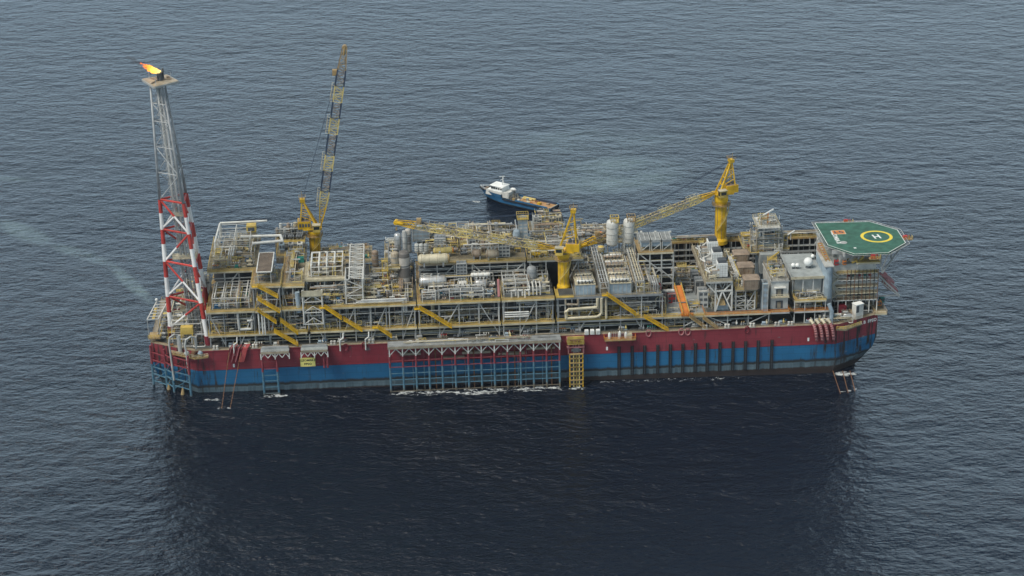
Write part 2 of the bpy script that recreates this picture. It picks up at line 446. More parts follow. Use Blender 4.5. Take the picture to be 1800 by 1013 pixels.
# ------------------------------------------------------------------ the hull
HL, HW, DK = 142.5, 31.5, 19.0
def hull():
    t = thing('production_ship_hull', 'huge red and blue floating production ship hull moored in the dark sea', 'ship', (0, 0, 0))
    def ring(z, le, re, lc, rc, hw=HW):
        return [(-le, -21.5, z), (-lc, -hw, z), (rc, -hw, z), (re, -23.5, z), (re, 23.5, z), (rc, hw, z), (-lc, hw, z), (-le, 21.5, z)]
    rings = [ring(-9, 134, 127, 124, 119), ring(0, 138, 136.5, 124.5, 124), ring(5, 141, 140.8, 124.5, 125), ring(9.5, HL, HL, 124.5, 125), ring(DK, HL, HL, 124.5, 125)]
    mb = MB()
    for r in rings: mb.v += r
    for q in range(4):
        for k in range(8):
            j = (k + 1) % 8; mb.f.append((q * 8 + k, q * 8 + j, (q + 1) * 8 + j, (q + 1) * 8 + k))
    build('side_shell', mb, 'hull', t)
    d = MB(); d.quad([(x, y, DK - 0.05) for x, y, z in rings[4]]); build('main_deck', d, 'deck', t)
    # bulwark strip and gunwale walkway
    g = MB(); rr = [(x, y) for x, y, z in rings[4]]
    for k in range(8):
        a, b = V((*rr[k], DK)), V((*rr[(k + 1) % 8], DK)); dr = (b - a).normalized(); nn = V((-dr.y, dr.x, 0))
        g.quad([a + V((0, 0, .03)), b + V((0, 0, .03)), b + nn * 1.6 + V((0, 0, .03)), a + nn * 1.6 + V((0, 0, .03))])
    build('gunwale_walkway', g, 'beige', t)
    g = MB(); pts = [V((x, y, DK)) for x, y in rr]; 
    for k in range(8):
        a, b = pts[k], pts[(k + 1) % 8]
        g.rail([a + (b - a) * 0.002, b - (b - a) * 0.002], 1.1, 2.2, 0.045)
    build('deck_railing', g, 'ochre', t)
    # rubbing bars across the shell
    g = MB().box(-124, 124.5, -HW - 0.12, -HW, 10.75, 11.0).box(-124, 124.5, -HW - 0.15, -HW, DK - 0.35, DK - 0.05)
    build('rubbing_bar', g, 'maroon', t)
    # name on the right shoulder
    a, b = V((125, -31.5, 0)), V((142.5, -23.5, 0)); dr = (b - a).normalized(); nn = V((dr.y, -dr.x, 0))
    c = a + (b - a) * 0.865 + V((0, 0, 16.9)) + nn * 0.05
    M4 = Matrix((dr, V((0, 0, 1)), nn)).transposed().to_4x4(); M4.translation = c
    text_mesh('hull_lettering', 'FPSO', 1.9, 'mark', t, M4)
    c = a + (b - a) * 0.44 + V((0, 0, 16.9)) + nn * 0.05; M4.translation = c
    text_mesh('hull_lettering', 'KIZOMBA B', 1.9, 'mark', t, M4)
    for px, py in ((411, 643), (1067, 613), (1421, 597)):
        p = aty(px, py, -HW - 0.1); g = MB().box(p.x - .35, p.x + .35, p.y, p.y + .12, p.z - .7, p.z + .7)
        build('draught_mark', g, 'mark', t)
    return t
HULL = hull()

# dark fender strips on the right half of the hull
def fenders():
    x0 = [1088, 1111, 1133, 1156, 1178, 1200, 1222, 1243, 1265, 1288, 1310, 1332, 1356]
    word = 'first second third fourth fifth sixth seventh eighth ninth tenth eleventh twelfth thirteenth'.split()
    src = None
    for i, px in enumerate(x0):
        p = aty(px, 625, -HW)
        if src is None:
            src = thing('hull_fender', '', 'fender', (p.x, -HW, 1.2), 'dark fender strips on the hull side')
            build('fender_rail', MB().box(p.x - .58, p.x - .26, -HW - .5, -HW, 1.2, 13.6).box(p.x + .26, p.x + .58, -HW - .5, -HW, 1.2, 13.6), 'black', src)
            f = MB().box(p.x - .08, p.x + .08, -HW - .3, -HW, 1.6, 13.4)
            for q in range(14): f.box(p.x - .3, p.x + .3, -HW - .35, -HW, 1.6 + q * .86, 1.85 + q * .86)
            build('fender_rung', f, 'dgrey', src); o = src
        else: o = copy_tree(src, (p.x, -HW, 1.2), '')
        o['label'] = '%s dark fender strip counted from the left on the right half of the hull' % word[i]
        if i == 12: o['label'] = 'thirteenth and rightmost dark fender strip on the hull below the white switch building'
fenders()

# ------------------------------------------------------------------ riser frames hung outside the hull
def tubes(t, xs, y, z0, z1, r, levels, mat='riser', y2=None):
    for x in xs: build('guide_tube', MB().cyl((x, y, z0), (x, y, z1), r, n=8), mat, t)
    for z in levels:
        g = MB().bar((xs[0], y - .1, z), (xs[-1], y - .1, z), 0.28)
        for x in xs: g.bar((x, y, z), (x, -HW, z), 0.24)
        build('tie_beam', g, mat, t)
def riser_rack():
    x0, x1 = -50.0, 15.6
    t = thing('riser_rack', 'long rack of vertical riser tubes under a grey platform along the hull amidships', 'riser rack', ((x0 + x1) / 2, -35, 0))
    n = 14; xs = [x0 + (x1 - x0) * k / (n - 1) for k in range(n)]
    tubes(t, xs, -36.2, -2.5, 15.8, 0.42, (0.6, 3.4, 5.6, 8.2, 10.9, 13.6))
    for k in range(n - 1):
        xm = (xs[k] + xs[k + 1]) / 2 + U(-.6, .6)
        if k in (2, 3, 6, 8, 9, 10, 12): build('riser_pipe', MB().cyl((xm, -34.3, -2.5), (xm, -34.3, 18.5), .28), 'riser' if k % 3 else 'rust', t)
        if k in (1, 4, 5, 7, 9, 11): build('riser_pipe', MB().cyl((xm + 1.2, -35.2, -2.5), (xm + 1.2, -35.2, 13.5), .2), 'riser', t)
    p = MB().box(x0 - .6, x1 + .6, -36.9, -31.7, 19.5, 19.8); build('platform', p, 'grey', t)
    clutter(t, x0 + 1, x1 - 1, -35.8, -32.4, 19.8, 1.2, .35, .3, frames=False)
    p = MB().box(x0 - .6, x1 + .6, -37.1, -36.9, 18.8, 19.8); build('platform_fascia', p, 'beige', t)
    p = MB()
    for k in range(n - 1):
        xm = (xs[k] + xs[k + 1]) / 2
        p.bar((xs[k], -36.6, 16.0), (xm, -36.6, 18.8), .32).bar((xm, -36.6, 18.8), (xs[k + 1], -36.6, 16.0), .32)
    build('zigzag_truss', p, 'lgrey', t)
    p = MB()
    for x in xs: p.bar((x, -36.6, 19), (x, -36.6, 15.6), .45)
    build('truss_post', p, 'white', t)
    p = MB().rail([(x0, -37, 19.8), (x1, -37, 19.8)], 1.1, 1.6, .06); build('platform_rail', p, 'lgrey', t)
    for a, b, y, z in ((-30, -21, -33.6, 12.4), (-8, 3, -33.4, 13.0), (3, 14, -33.4, 14.8), (-46, -38, -33.2, 14.6), (-22, -11, -33.5, 14.2)):
        build('buoyancy_clamp', MB().box(a, b, y - .6, y + .6, z, z + .9), 'beige', t)
    for a in (-3.6, 1.6): build('red_hatch', MB().box(a, a + 2.8, -34.6, -33, 19.8, 20.7, .15), 'maroon', t)
    return t
def ladder_rack(px0, px1, ptop0, ptop1, label, lower, deckx):
    a = aty(px0, 640, -35.0).x; b = aty(px1, 640, -35.0).x
    t = thing('riser_structure', label, 'riser frame', ((a + b) / 2, -34, 0))
    tubes(t, [a, b], -35, -2 if lower else 11.5, 18.8, .45, (1.5, 4.2, 6.8, 9.2, 12, 15) if lower else (12.5, 15.5))
    c = aty(ptop1, 600, -35).x; a2 = aty(ptop0, 600, -35).x
    build('platform', MB().box(a2, c, -36.2, -31.7, 19.2, 19.5), 'gdeck', t)
    build('platform_fascia', MB().box(a2, c, -36.4, -36.2, 18.7, 19.6), 'beige', t); build('platform_panel', MB().box(a2 + .2, c - .2, -33.6, -31.9, 19.5, 20.2, .1), 'grey', t)
    p = MB(); n = 4
    for k in range(n):
        u0 = a2 + (c - a2) * k / n; u1 = a2 + (c - a2) * (k + 1) / n; um = (u0 + u1) / 2
        p.bar((u0, -36.1, 17.0), (um, -36.1, 18.8), .28).bar((um, -36.1, 18.8), (u1, -36.1, 17.0), .28)
    build('zigzag_truss', p, 'white', t)
    p = MB()
    for k in range(0, n + 1, 2): u = a2 + (c - a2) * k / n; p.bar((u, -36.1, 18.8), (u, -36.1, 16.4), .42)
    build('truss_post', p, 'white', t)
    build('platform_rail', MB().rail([(a2, -36.3, 19.6), (c, -36.3, 19.6)], 1.2, 1.4, .07), 'lgrey', t)
    return t
ladder_rack(461, 487, 457, 507, 'ladder shaped red and blue riser frame standing in white water near the flare tower', True, 0)
tt = ladder_rack(570, 576, 528, 575, 'grey hanging platform on zigzag braces directly above the yellow name board', False, 0)
# yellow riser cage amidships
def cage():
    a, b = aty(1001.5, 650, -36.5).x, aty(1024.5, 650, -36.5).x; zt = aty(1013, 622, -36.5).z
    t = thing('riser_cage', 'tall narrow yellow riser cage reaching the water below the middle crane', 'riser cage', ((a + b) / 2, -36, 0))
    for x in (a, a + 1.5, a + 2.6, b - 2.4, b - 1.4, b): build('cage_post', MB().box(x - .2, x + .2, -37, -36.4, -1.8, zt), 'yellow' if x in (a, b) else 'pale', t)
    g = MB()
    for q in range(9): z = -1.5 + q * (zt + 1.2) / 8; g.box(a - .2, b + .2, -36.6 - (.4 if q % 2 else .55), -36.2, z, z + .35)
    build('cage_band', g, 'ochre', t)
    build('cage_floor', MB().box(a - .8, b + .8, -37.6, -34, -2.2, -1.6), 'ochre', t)
    build('back_panel', MB().box(a, b, -35.6, -35.3, -1, zt - 1), 'navy', t)
    u = MB()
    for x in (a - .3, a + 1.6, (a + b) / 2, b - 1.4, b + .4): u.cyl((x, -35.2, zt - .5), (x, -35.2, 19), .3)
    build('hanger_tube', u, 'pink', t)
    u = MB().box(a - 1, b + .8, -35.8, -34.8, 15.6, 16.1).box(a - 1, b + .8, -36, -33, 19, 19.4)
    build('hanger_beam', u, 'pink', t)
    u = MB().box(a - .8, b + .6, -36.2, -31.8, 17.2, 17.6).box(a - .8, a + .2, -36.2, -34, 17.6, 19.4).box(b - .6, b + .4, -36.2, -34, 17.6, 19.4)
    u.box(a - .8, b + .6, -36.4, -35.9, 19.5, 20.6); u.rail([(a - .8, -36.3, 17.6), (b + .6, -36.3, 17.6)], 1.2, 1.2, .08)
    build('winch_platform', u, 'amber', t)
    build('winch_motor', MB().cyl((a + .8, -35, zt + .9), (b - .6, -35, zt + .9), .8, n=10).box(a + 1.5, b - 1.5, -36, -34.6, zt + .3, zt + 2), 'dgrey', t)
cage()
# corner frames at the left shoulder
def corner_frames():
    t = thing('riser_structure', 'cluster of red and blue riser tubes at the left corner under the flare tower', 'riser frame', (-137, -26, 0))
    P = [aty(268, 640, -22), aty(291, 640, -26), aty(303, 640, -29), aty(332, 640, -33)]
    P = [V((p.x, y, 0)) for p, y in zip(P, (-23.0, -27, -30.5, -34.5))]
    for p in P: build('guide_tube', MB().cyl((p.x, p.y, -2), (p.x, p.y, 18.5), .48, n=8), 'riser', t)
    Q = [p + V((3.4, 3.4, 0)) for p in P[:3]]
    for q in Q: build('guide_tube', MB().cyl((q.x, q.y, -1), (q.x, q.y, 17), .36, n=8), 'riser', t)
    for z in (0.4, 3.6, 6.6, 9.6, 12.6, 15.8):
        g = MB()
        for k in range(3): g.bar(P[k] + V((0, 0, z + .5 * k)), P[k + 1] + V((0, 0, z - .4 + .5 * k)), .36)
        for k in range(3): g.bar(P[k] + V((0, 0, z)), Q[k] + V((0, 0, z)), .3)
        build('tie_beam', g, 'riser', t)
    g = MB()
    for k in range(3): g.bar(P[k] + V((0, 0, 3)), P[k + 1] + V((0, 0, 9)), .25).bar(P[k] + V((0, 0, 9)), P[k + 1] + V((0, 0, 15)), .25)
    build('diagonal_brace', g, 'riser', t)
    g = MB().bar(P[0] + V((-.6, -.4, .2)), P[3] + V((.6, -.6, -.6)), .7); build('bottom_beam', g, 'beige', t)
    for k, u in ((1, .1), (2, .45)):
        c = P[k] + (P[k + 1] - P[k]) * u
        build('yellow_shoe', MB().cyl(c + V((0, -.4, -1)), c + V((.6, -.2, 4.4)), 1.2, .35, n=7), 'ochre', t)
    for x, y, h in ((-133.6, -31.0, 25), (-127.2, -33.8, 25)):
        build('goose_neck_pipe', MB().tube([(x, y, 7), (x - .6, y - .3, h - 2), (x - .2, y, h), (x + 1.5, y + 1, h + .8), (x + 3, y + 2.2, h), (x + 3.2, y + 2.6, 20)], .38), 'lgrey', t)
corner_frames()
# small bent vent pipes and gear over the near gunwale
def gear():
    for px, lab in ((411, 'bent grey vent pipe at the deck edge left of the ladder shaped riser frame'), (598, 'bent white overboard pipe, the left of two right of the name board'), (643, 'bent white overboard pipe, the right of two right of the name board')):
        p = aty(px, 612, -32.2); h = 17.0; top = 24
        b = solo('overboard_pipe', lab, 'pipe', MB().tube([(p.x, -32.3, h), (p.x, -32.3, 21.4), (p.x + 1.3, -31.4, 22), (p.x + 1.4, -30.8, 24)], .3), 'white')
    w_ = ('left', 'middle', 'right')
    for i, px in enumerate((1031, 1041, 1051)):
        p = aty(px, 585, -31)
        t = thing('white_locker', 'small bright white box at the deck edge right of the riser cage, %s of three' % w_[i], 'locker', (p.x, -31, DK), 'white boxes at the deck edge')
        build('locker_body', MB().box(p.x - .8, p.x + .8, -31.9, -30.3, DK + .2, DK + 1.9, .08), 'mark', t)
        build('locker_door', MB().box(p.x - .6, p.x + .6, -31.94, -31.9, DK + .45, DK + 1.6), 'white', t)
        build('locker_foot', MB().box(p.x - .7, p.x - .4, -31.5, -30.6, DK - .01, DK + .2).box(p.x + .4, p.x + .7, -31.5, -30.6, DK - .01, DK + .2), 'dgrey', t)
    # hanging platform
    a, b = aty(1062, 590, -33).x, aty(1117, 590, -33).x
    t = thing('hanging_platform', 'orange edged hanging platform with small white tanks right of the yellow riser cage', 'platform', ((a + b) / 2, -33, 17))
    build('platform_plate', MB().box(a, b, -35, -31.6, 17.4, 17.7), 'ochre', t)
    build('platform_rail', MB().rail([(a, -31.7, 17.7), (a, -34.9, 17.7), (b, -34.9, 17.7), (b, -31.7, 17.7)], 1.2, 1.4, .07), 'orange', t)
    build('platform_bracket', MB().bar((a + 1, -34.5, 17.4), (a + 1, -31.6, 15), .25).bar((b - 1, -34.5, 17.4), (b - 1, -31.6, 15), .25).bar(((a + b) / 2, -34.5, 17.4), ((a + b) / 2, -31.6, 15), .25), 'rust', t)
    for k, x in enumerate((a + 2, a + 6, a + 8.4)): build('small_tank', MB().lathe((x, -33.4, 17.7), [(.5, 0), (.55, .4), (.55, 2.2 + .5 * (k % 2)), (.2, 2.8 + .5 * (k % 2))], 8), 'white', t, True)
    build('control_cabinet', MB().box(b - 3.4, b - 1.4, -34.2, -32.4, 17.7, 19.6), 'cream', t)
    g = MB()
    for k in range(9): g.cyl((a + 3 + k * .8, -32.6, 17.7), (a + 3 + k * .8, -32.6, 20.4), .13)
    build('pipe_cluster', g, 'lgrey', t)
    # rounded fairlead rings painted on the shell
    for i, (px, py, lab) in enumerate(((577, 608.5, 'faint red oval fairlead ring right of the name board platform'), (607.5, 610.5, 'faint red fairlead ring left of the bent overboard pipes'), (640, 608, 'faint red fairlead ring close to the right bent pipe'),
            (1140, 586, 'pink oval fairlead ring on the hull right of the orange hanging platform'), (1197.5, 583.5, 'pink oval fairlead ring below the orange gangway, left of a close pair'), (1209, 583.5, 'pink oval fairlead ring below the orange gangway, right of a close pair'), (1313, 580, 'dull red fairlead ring above the tenth fender strip'))):
        if i == 0: continue
        p = aty(px, py, -HW - .08); g = MB(); n = 12
        for k in range(n):
            a0, a1 = 2 * PI * k / n, 2 * PI * (k + 1) / n
            g.cyl((p.x + .95 * math.cos(a0), p.y - .1, p.z + 1.35 * math.sin(a0)), (p.x + .95 * math.cos(a1), p.y - .1, p.z + 1.35 * math.sin(a1)), .26, n=6)
        solo('fairlead_ring', lab, 'fairlead', g, 'pink' if 1100 < px < 1250 else 'maroon')
    # white bollards along the near deck edge
    for i, (px, lab) in enumerate(((379, 'white roller fairlead on the left deck edge nearest the flare tower'), (448, 'white roller fairlead between the red chutes and the ladder frame'), (586, 'white roller fairlead right of the name board platform'), (653, 'white roller fairlead just left of the long riser rack'),
            (1239, 'white bollard on the deck edge right of the orange gangway foot'), (1278, 'white bollard on the deck edge below the truss legged module'), (1322, 'white bollard on the deck edge below the brown hoods'), (1366, 'white bollard on the deck edge below the white switch building'), (1389, 'white bollard on the deck edge left of the pink hull chutes'))):
        p = aty(px, 612 if px < 700 else 575, -30.6)
        t = thing('bollard', lab, 'bollard', (p.x, -30.6, DK))
        build('bollard_base', MB().box(p.x - 1.2, p.x + 1.2, -31.3, -29.9, DK, DK + .35), 'lgrey', t)
        for s in (-.6, .6): build('bollard_post', MB().lathe((p.x + s, -30.6, DK + .35), [(.38, 0), (.36, 1.0), (.5, 1.05), (.5, 1.25)], 8), 'white', t)
gear()

def signboard():
    p0, p1 = aty(528.5, 645, -32.4), aty(554.5, 643, -32.4); z1 = aty(541, 629, -32.4).z; z0 = aty(541, 644, -32.4).z
    t = thing('name_board', 'yellow name board with two lines of black lettering on the red hull', 'sign', ((p0.x + p1.x) / 2, -32.4, z0))
    build('board', MB().box(p0.x, p1.x, -32.5, -32.3, z0, z1), 'signy', t)
    build('board_frame', MB().bar((p0.x, -32.5, z0), (p1.x, -32.5, z0), .14).bar((p0.x, -32.5, z1), (p1.x, -32.5, z1), .14).bar((p0.x, -32.5, z0), (p0.x, -32.5, z1), .14).bar((p1.x, -32.5, z0), (p1.x, -32.5, z1), .14), 'pale', t)
    build('hanger', MB().bar((p0.x + .6, -32.2, z0 + .5), (p0.x + .6, -31.4, z0 + .5), .2).bar((p1.x - .6, -32.2, z1 - .5), (p1.x - .6, -31.4, z1 - .5), .2), 'maroon', t)
    rot = Matrix.Rotation(PI / 2, 4, 'X'); cx = (p0.x + p1.x) / 2; h = z1 - z0
    text_mesh('lettering', 'KIZOMBA B', 1.22, 'black', t, Matrix.Translation((cx, -32.53, z0 + h * .70)) @ rot)
    text_mesh('lettering', 'FPSO', 1.3, 'black', t, Matrix.Translation((cx, -32.53, z0 + h * .27)) @ rot)
signboard()

# ------------------------------------------------------------------ flare tower (three legged, leaning a little outboard)
def flare():
    t = thing('flare_tower', 'tall three legged flare tower, red and white below, grey above, at the left end', 'flare tower', (-126, -16, DK))
    def ctr(z): u = (z - 36) / 86; return V((-126 - 5.3 * u, -16 + 3 * u, z))
    def leg(k, z):
        r = (8.95 - (z - 36) * 0.0665); a = R_((180, 300, 60)[k]); return ctr(z) + V((r * math.cos(a), r * math.sin(a), 0))
    Z = [23, 36, 50.5, 63.5, 75.5, 86.3, 96.5, 106.5, 113.5, 120]
    rl = lambda z: 0.95 - (z - 20) * 0.0042
    cols = ['tred', 'twhite']
    for k in range(3):
        zs = [DK - .2, 22.5 if k else 23.5]
        build('tower_leg', MB().cyl(leg(k, zs[0]), leg(k, zs[1]), 1.2, n=10), 'maroon', t)
        cuts = [zs[1]]
        for a, b in zip(Z[:4], Z[1:5]): cuts += [a + (b - a) * (.55 if a > 24 else .5), b]
        for q in range(len(cuts) - 1):
            mt = 'twhite' if q % 2 == 0 else 'tred'
            build('tower_leg', MB().cyl(leg(k, cuts[q]), leg(k, cuts[q + 1]), rl(cuts[q]), rl(cuts[q + 1]), n=10, cap=False), mt, t, True)
        build('tower_leg', MB().cyl(leg(k, Z[4]), leg(k, Z[9]), .58, .34, n=8), 'tgrey', t, True)
    for q in range(1, 9):
        z = Z[q]; mt = 'tred' if q <= 4 else 'tgrey'; r = .42 if q <= 4 else .2
        for k in range(3): build('tower_ring_brace', MB().cyl(leg(k, z), leg((k + 1) % 3, z), r, n=6), mt, t)
    for q in range(0, 8):
        for k in range(3):
            a, b = leg(k, Z[q]), leg((k + 1) % 3, Z[q + 1])
            if q % 2 == 0: pass
            else: a, b = leg(k, Z[q + 1]), leg((k + 1) % 3, Z[q])
            mid = (a + b) / 2; r = .4 if q < 4 else .19
            if q < 4:
                build('tower_diagonal', MB().cyl(a, mid, r, n=6), 'twhite' if q % 2 == 0 else 'tred', t)
                build('tower_diagonal', MB().cyl(mid, b, r, n=6), 'tred' if q % 2 == 0 else 'twhite', t)
                if q % 2: build('tower_diagonal', MB().cyl(leg(k, Z[q] + .4), mid, r * .9, n=6), 'twhite', t)
            else: build('tower_diagonal', MB().cyl(a, b, r, n=6), 'tgrey', t)
            
    # flare pipes up the middle with their guides and rest platforms
    for k, (dx, dy, r, mt) in enumerate(((-1.0, -.6, .42, 'lgrey'), (.5, -.9, .5, 'tgrey'), (1.3, .6, .34, 'lgrey'), (-.4, .9, .3, 'grey'), (.2, .1, .22, 'lgrey'), (-1.6, .4, .18, 'tgrey'))):
        s = 1.45
        build('flare_pipe', MB().cyl(ctr(21) + V((dx * s, dy * s, 0)), ctr(119.5) + V((dx * .8, dy * .8, 0)), r, r * .85, n=8), mt, t, True)
    g = MB()
    for z in range(28, 118, 3):
        c = ctr(z); a = .3 + 1.9 * (1.2 - (z - 20) / 250)
        for s in (-1, 1):
            g.bar(c + V((-a, s * a, 0)), c + V((a, s * a, 0)), .14).bar(c + V((s * a, -a, 0)), c + V((s * a, a, 0)), .14)
        g.bar(c + V((-a, -a, 0)), c + V((a, -a, 3)), .1)
    for s1 in (-1, 1):
        for s2 in (-1, 1): g.bar(ctr(24) + V((s1 * 2.2, s2 * 2.2, 0)), ctr(118) + V((s1 * 1.6, s2 * 1.6, 0)), .17)
    build('pipe_guide_frame', g, 'tgrey', t)
    for z, a in ((52, 4.6), (69, 2.8)):
        c = ctr(z); build('rest_platform', MB().box(c.x - a, c.x + a, c.y - a * .6, c.y + a * .6, z, z + .4).rail([c + V((-a, -a * .6, .4)), c + V((a, -a * .6, .4)), c + V((a, a * .6, .4)), c + V((-a, a * .6, .4)), c + V((-a, -a * .6, .4))], 1.2, 1.5, .07), 'cream', t)
    # top platform
    C_ = [V((-137.7, -9.4, 122)), V((-132.2, -20.1, 122)), V((-124.1, -13.6, 122)), V((-129.1, -5, 122))]
    p = MB().prism([(c.x, c.y) for c in C_], 121.3, 121.9); build('top_platform', p, 'beige', t)
    p = MB()
    for k in range(4): p.bar(C_[k] + V((0, 0, -.6)), C_[(k + 1) % 4] + V((0, 0, -.6)), .7)
    build('platform_edge', p, 'lgrey', t)
    p = MB(); cc = ctr(120.6)
    for c in C_: p.bar(cc, c + V((0, 0, -.6)), .3)
    build('platform_bracket', p, 'tgrey', t)
    c = V((-130.6, -12.6, 121.9))
    build('flare_tip', MB().cyl(c, c + V((-.2, 0, 3.0)), .8, 1.0, n=10).cyl(c + V((1.0, .5, 0)), c + V((1.0, .5, 4.6)), .35, n=8).cyl(c + V((-1, -.5, 0)), c + V((-1, -.5, 2.6)), .3, n=8), 'dgrey', t)
    p = MB().tube([c + V((-4, 3, .2)), c + V((-1, 0, .4)), c + V((-3, -4, .3))], .25).tube([c + V((4, 1, .2)), c + V((1, .2, .4))], .22).box(c.x + 2, c.x + 3.2, c.y + 2, c.y + 3, 121.9, 122.8)
    build('tip_pipework', p, 'hood', t)
    p = MB()
    for d in ((3.6, 1.9), (-4.5, 2.4), (-1.2, -5.6)): p.cyl(c + V((d[0], d[1], 0)), c + V((d[0], d[1], 2.4)), .1, n=5)
    build('lightning_rod', p, 'tgrey', t)
    return c
FT = flare()

def flame():
    mt = bpy.data.materials.new('flame'); mt.use_nodes = True; nt_ = mt.node_tree; nt_.nodes.clear()
    out = nt_.nodes.new('ShaderNodeOutputMaterial'); em = nt_.nodes.new('ShaderNodeEmission')
    tc = nt_.nodes.new('ShaderNodeTexCoord'); sp = nt_.nodes.new('ShaderNodeSeparateXYZ'); nt_.links.new(tc.outputs['Object'], sp.inputs[0])
    n = noise(nt_, tc.outputs['Object'], 0.9, 4)
    mm = nt_.nodes.new('ShaderNodeMath'); mm.operation = 'MULTIPLY_ADD'; nt_.links.new(n, mm.inputs[0]); mm.inputs[1].default_value = 6; nt_.links.new(sp.outputs[0], mm.inputs[2])
    rp = nt_.nodes.new('ShaderNodeValToRGB'); e = rp.color_ramp.elements
    e[0].position = 0.0; e[0].color = (0.30, 0.03, 0.008, 1); e[1].position = 1; e[1].color = (1.0, 0.72, 0.22, 1)
    k = rp.color_ramp.elements.new(0.35); k.color = (1.0, 0.20, 0.02, 1); k = rp.color_ramp.elements.new(0.65); k.color = (1.0, 0.46, 0.06, 1)
    nt_.links.new(ramp(nt_, -5.5, 3.2, mm.outputs[0]), rp.inputs[0]); nt_.links.new(rp.outputs[0], em.inputs[0]); em.inputs[1].default_value = 1.9
    tr = nt_.nodes.new('ShaderNodeBsdfTransparent'); ms = nt_.nodes.new('ShaderNodeMixShader')
    n2 = noise(nt_, mapping(nt_, tc.outputs['Object'], (.5, 1, 1.6), (3, 0, 0)), 1.3, 4, .65)
    gs = nt_.nodes.new('ShaderNodeMath'); gs.operation = 'MULTIPLY_ADD'; nt_.links.new(sp.outputs[0], gs.inputs[0]); gs.inputs[1].default_value = .045; nt_.links.new(n2, gs.inputs[2])
    nt_.links.new(ramp(nt_, .22, .38, gs.outputs[0]), ms.inputs[0]); nt_.links.new(tr.outputs[0], ms.inputs[1]); nt_.links.new(em.outputs[0], ms.inputs[2]); nt_.links.new(ms.outputs[0], out.inputs[0])
    M['flame'] = mt
    r = random.Random(4)
    def tongue(a, b, rr, seed):
        mb = MB(); a, b = V(a), V(b); N = 14; n = 10; ax = b - a
        u = ax.cross(V((0, 0, 1))).normalized(); w_ = ax.cross(u).normalized(); i0 = 0
        for q in range(N + 1):
            s = q / N; rad = rr * (max(.0, math.sin(PI * min(.999, s * .92 + .08))) ** .6) * (1 + .25 * math.sin(s * 23 + seed * 3)) 
            c = a + ax * s + w_ * math.sin(s * 7 + seed) * rr * .28 * s + u * math.cos(s * 5 + seed) * rr * .2
            for k in range(n):
                th = 2 * PI * k / n; f = rad * (1 + r.uniform(-.34, .34)); mb.v.append(tuple(c + u * math.cos(th) * f + w_ * math.sin(th) * f * .8))
        for q in range(N):
            for k in range(n):
                j = (k + 1) % n; mb.f.append((q * n + k, q * n + j, (q + 1) * n + j, (q + 1) * n + k))
        return mb
    base = FT + V((-.4, 0, 3.2))
    # the wind carries the flame to the left and a little up
    t = thing('flare_flame', 'orange and yellow flame blown to the left from the top of the flare tower', 'flame', tuple(base))
    build('flame_tongue', tongue(base + V((.4, 0, -.2)), base + V((-6.3, 2.7, 2.2)), 1.25, 0.3), mt, t, True)
    build('flame_tongue', tongue(base + V((0, .3, .2)), base + V((-4.6, 1.8, .9)), 1.0, 2.1), mt, t, True)
    build('flame_tongue', tongue(base + V((-3.4, 1.4, 1.2)), base + V((-7.2, 3, 3.0)), .5, 4.1), mt, t, True)
    sm = bpy.data.materials.new('smoke'); sm.use_nodes = True; s = sm.node_tree; s.nodes.clear()
    o = s.nodes.new('ShaderNodeOutputMaterial'); v = s.nodes.new('ShaderNodeVolumePrincipled')
    v.inputs['Color'].default_value = (0.10, 0.075, 0.07, 1); v.inputs['Density'].default_value = 0.2
    s.links.new(v.outputs[0], o.inputs['Volume'])
    mb = tongue(base + V((-5.4, 2.2, 2.2)), base + V((-13.5, 5.6, 5.6)), 1.1, 1.0)
    o = solo('smoke_trail', 'thin brown smoke trailing left from the flare flame', 'smoke', mb, sm, None, True); o['kind'] = 'stuff'
flame()

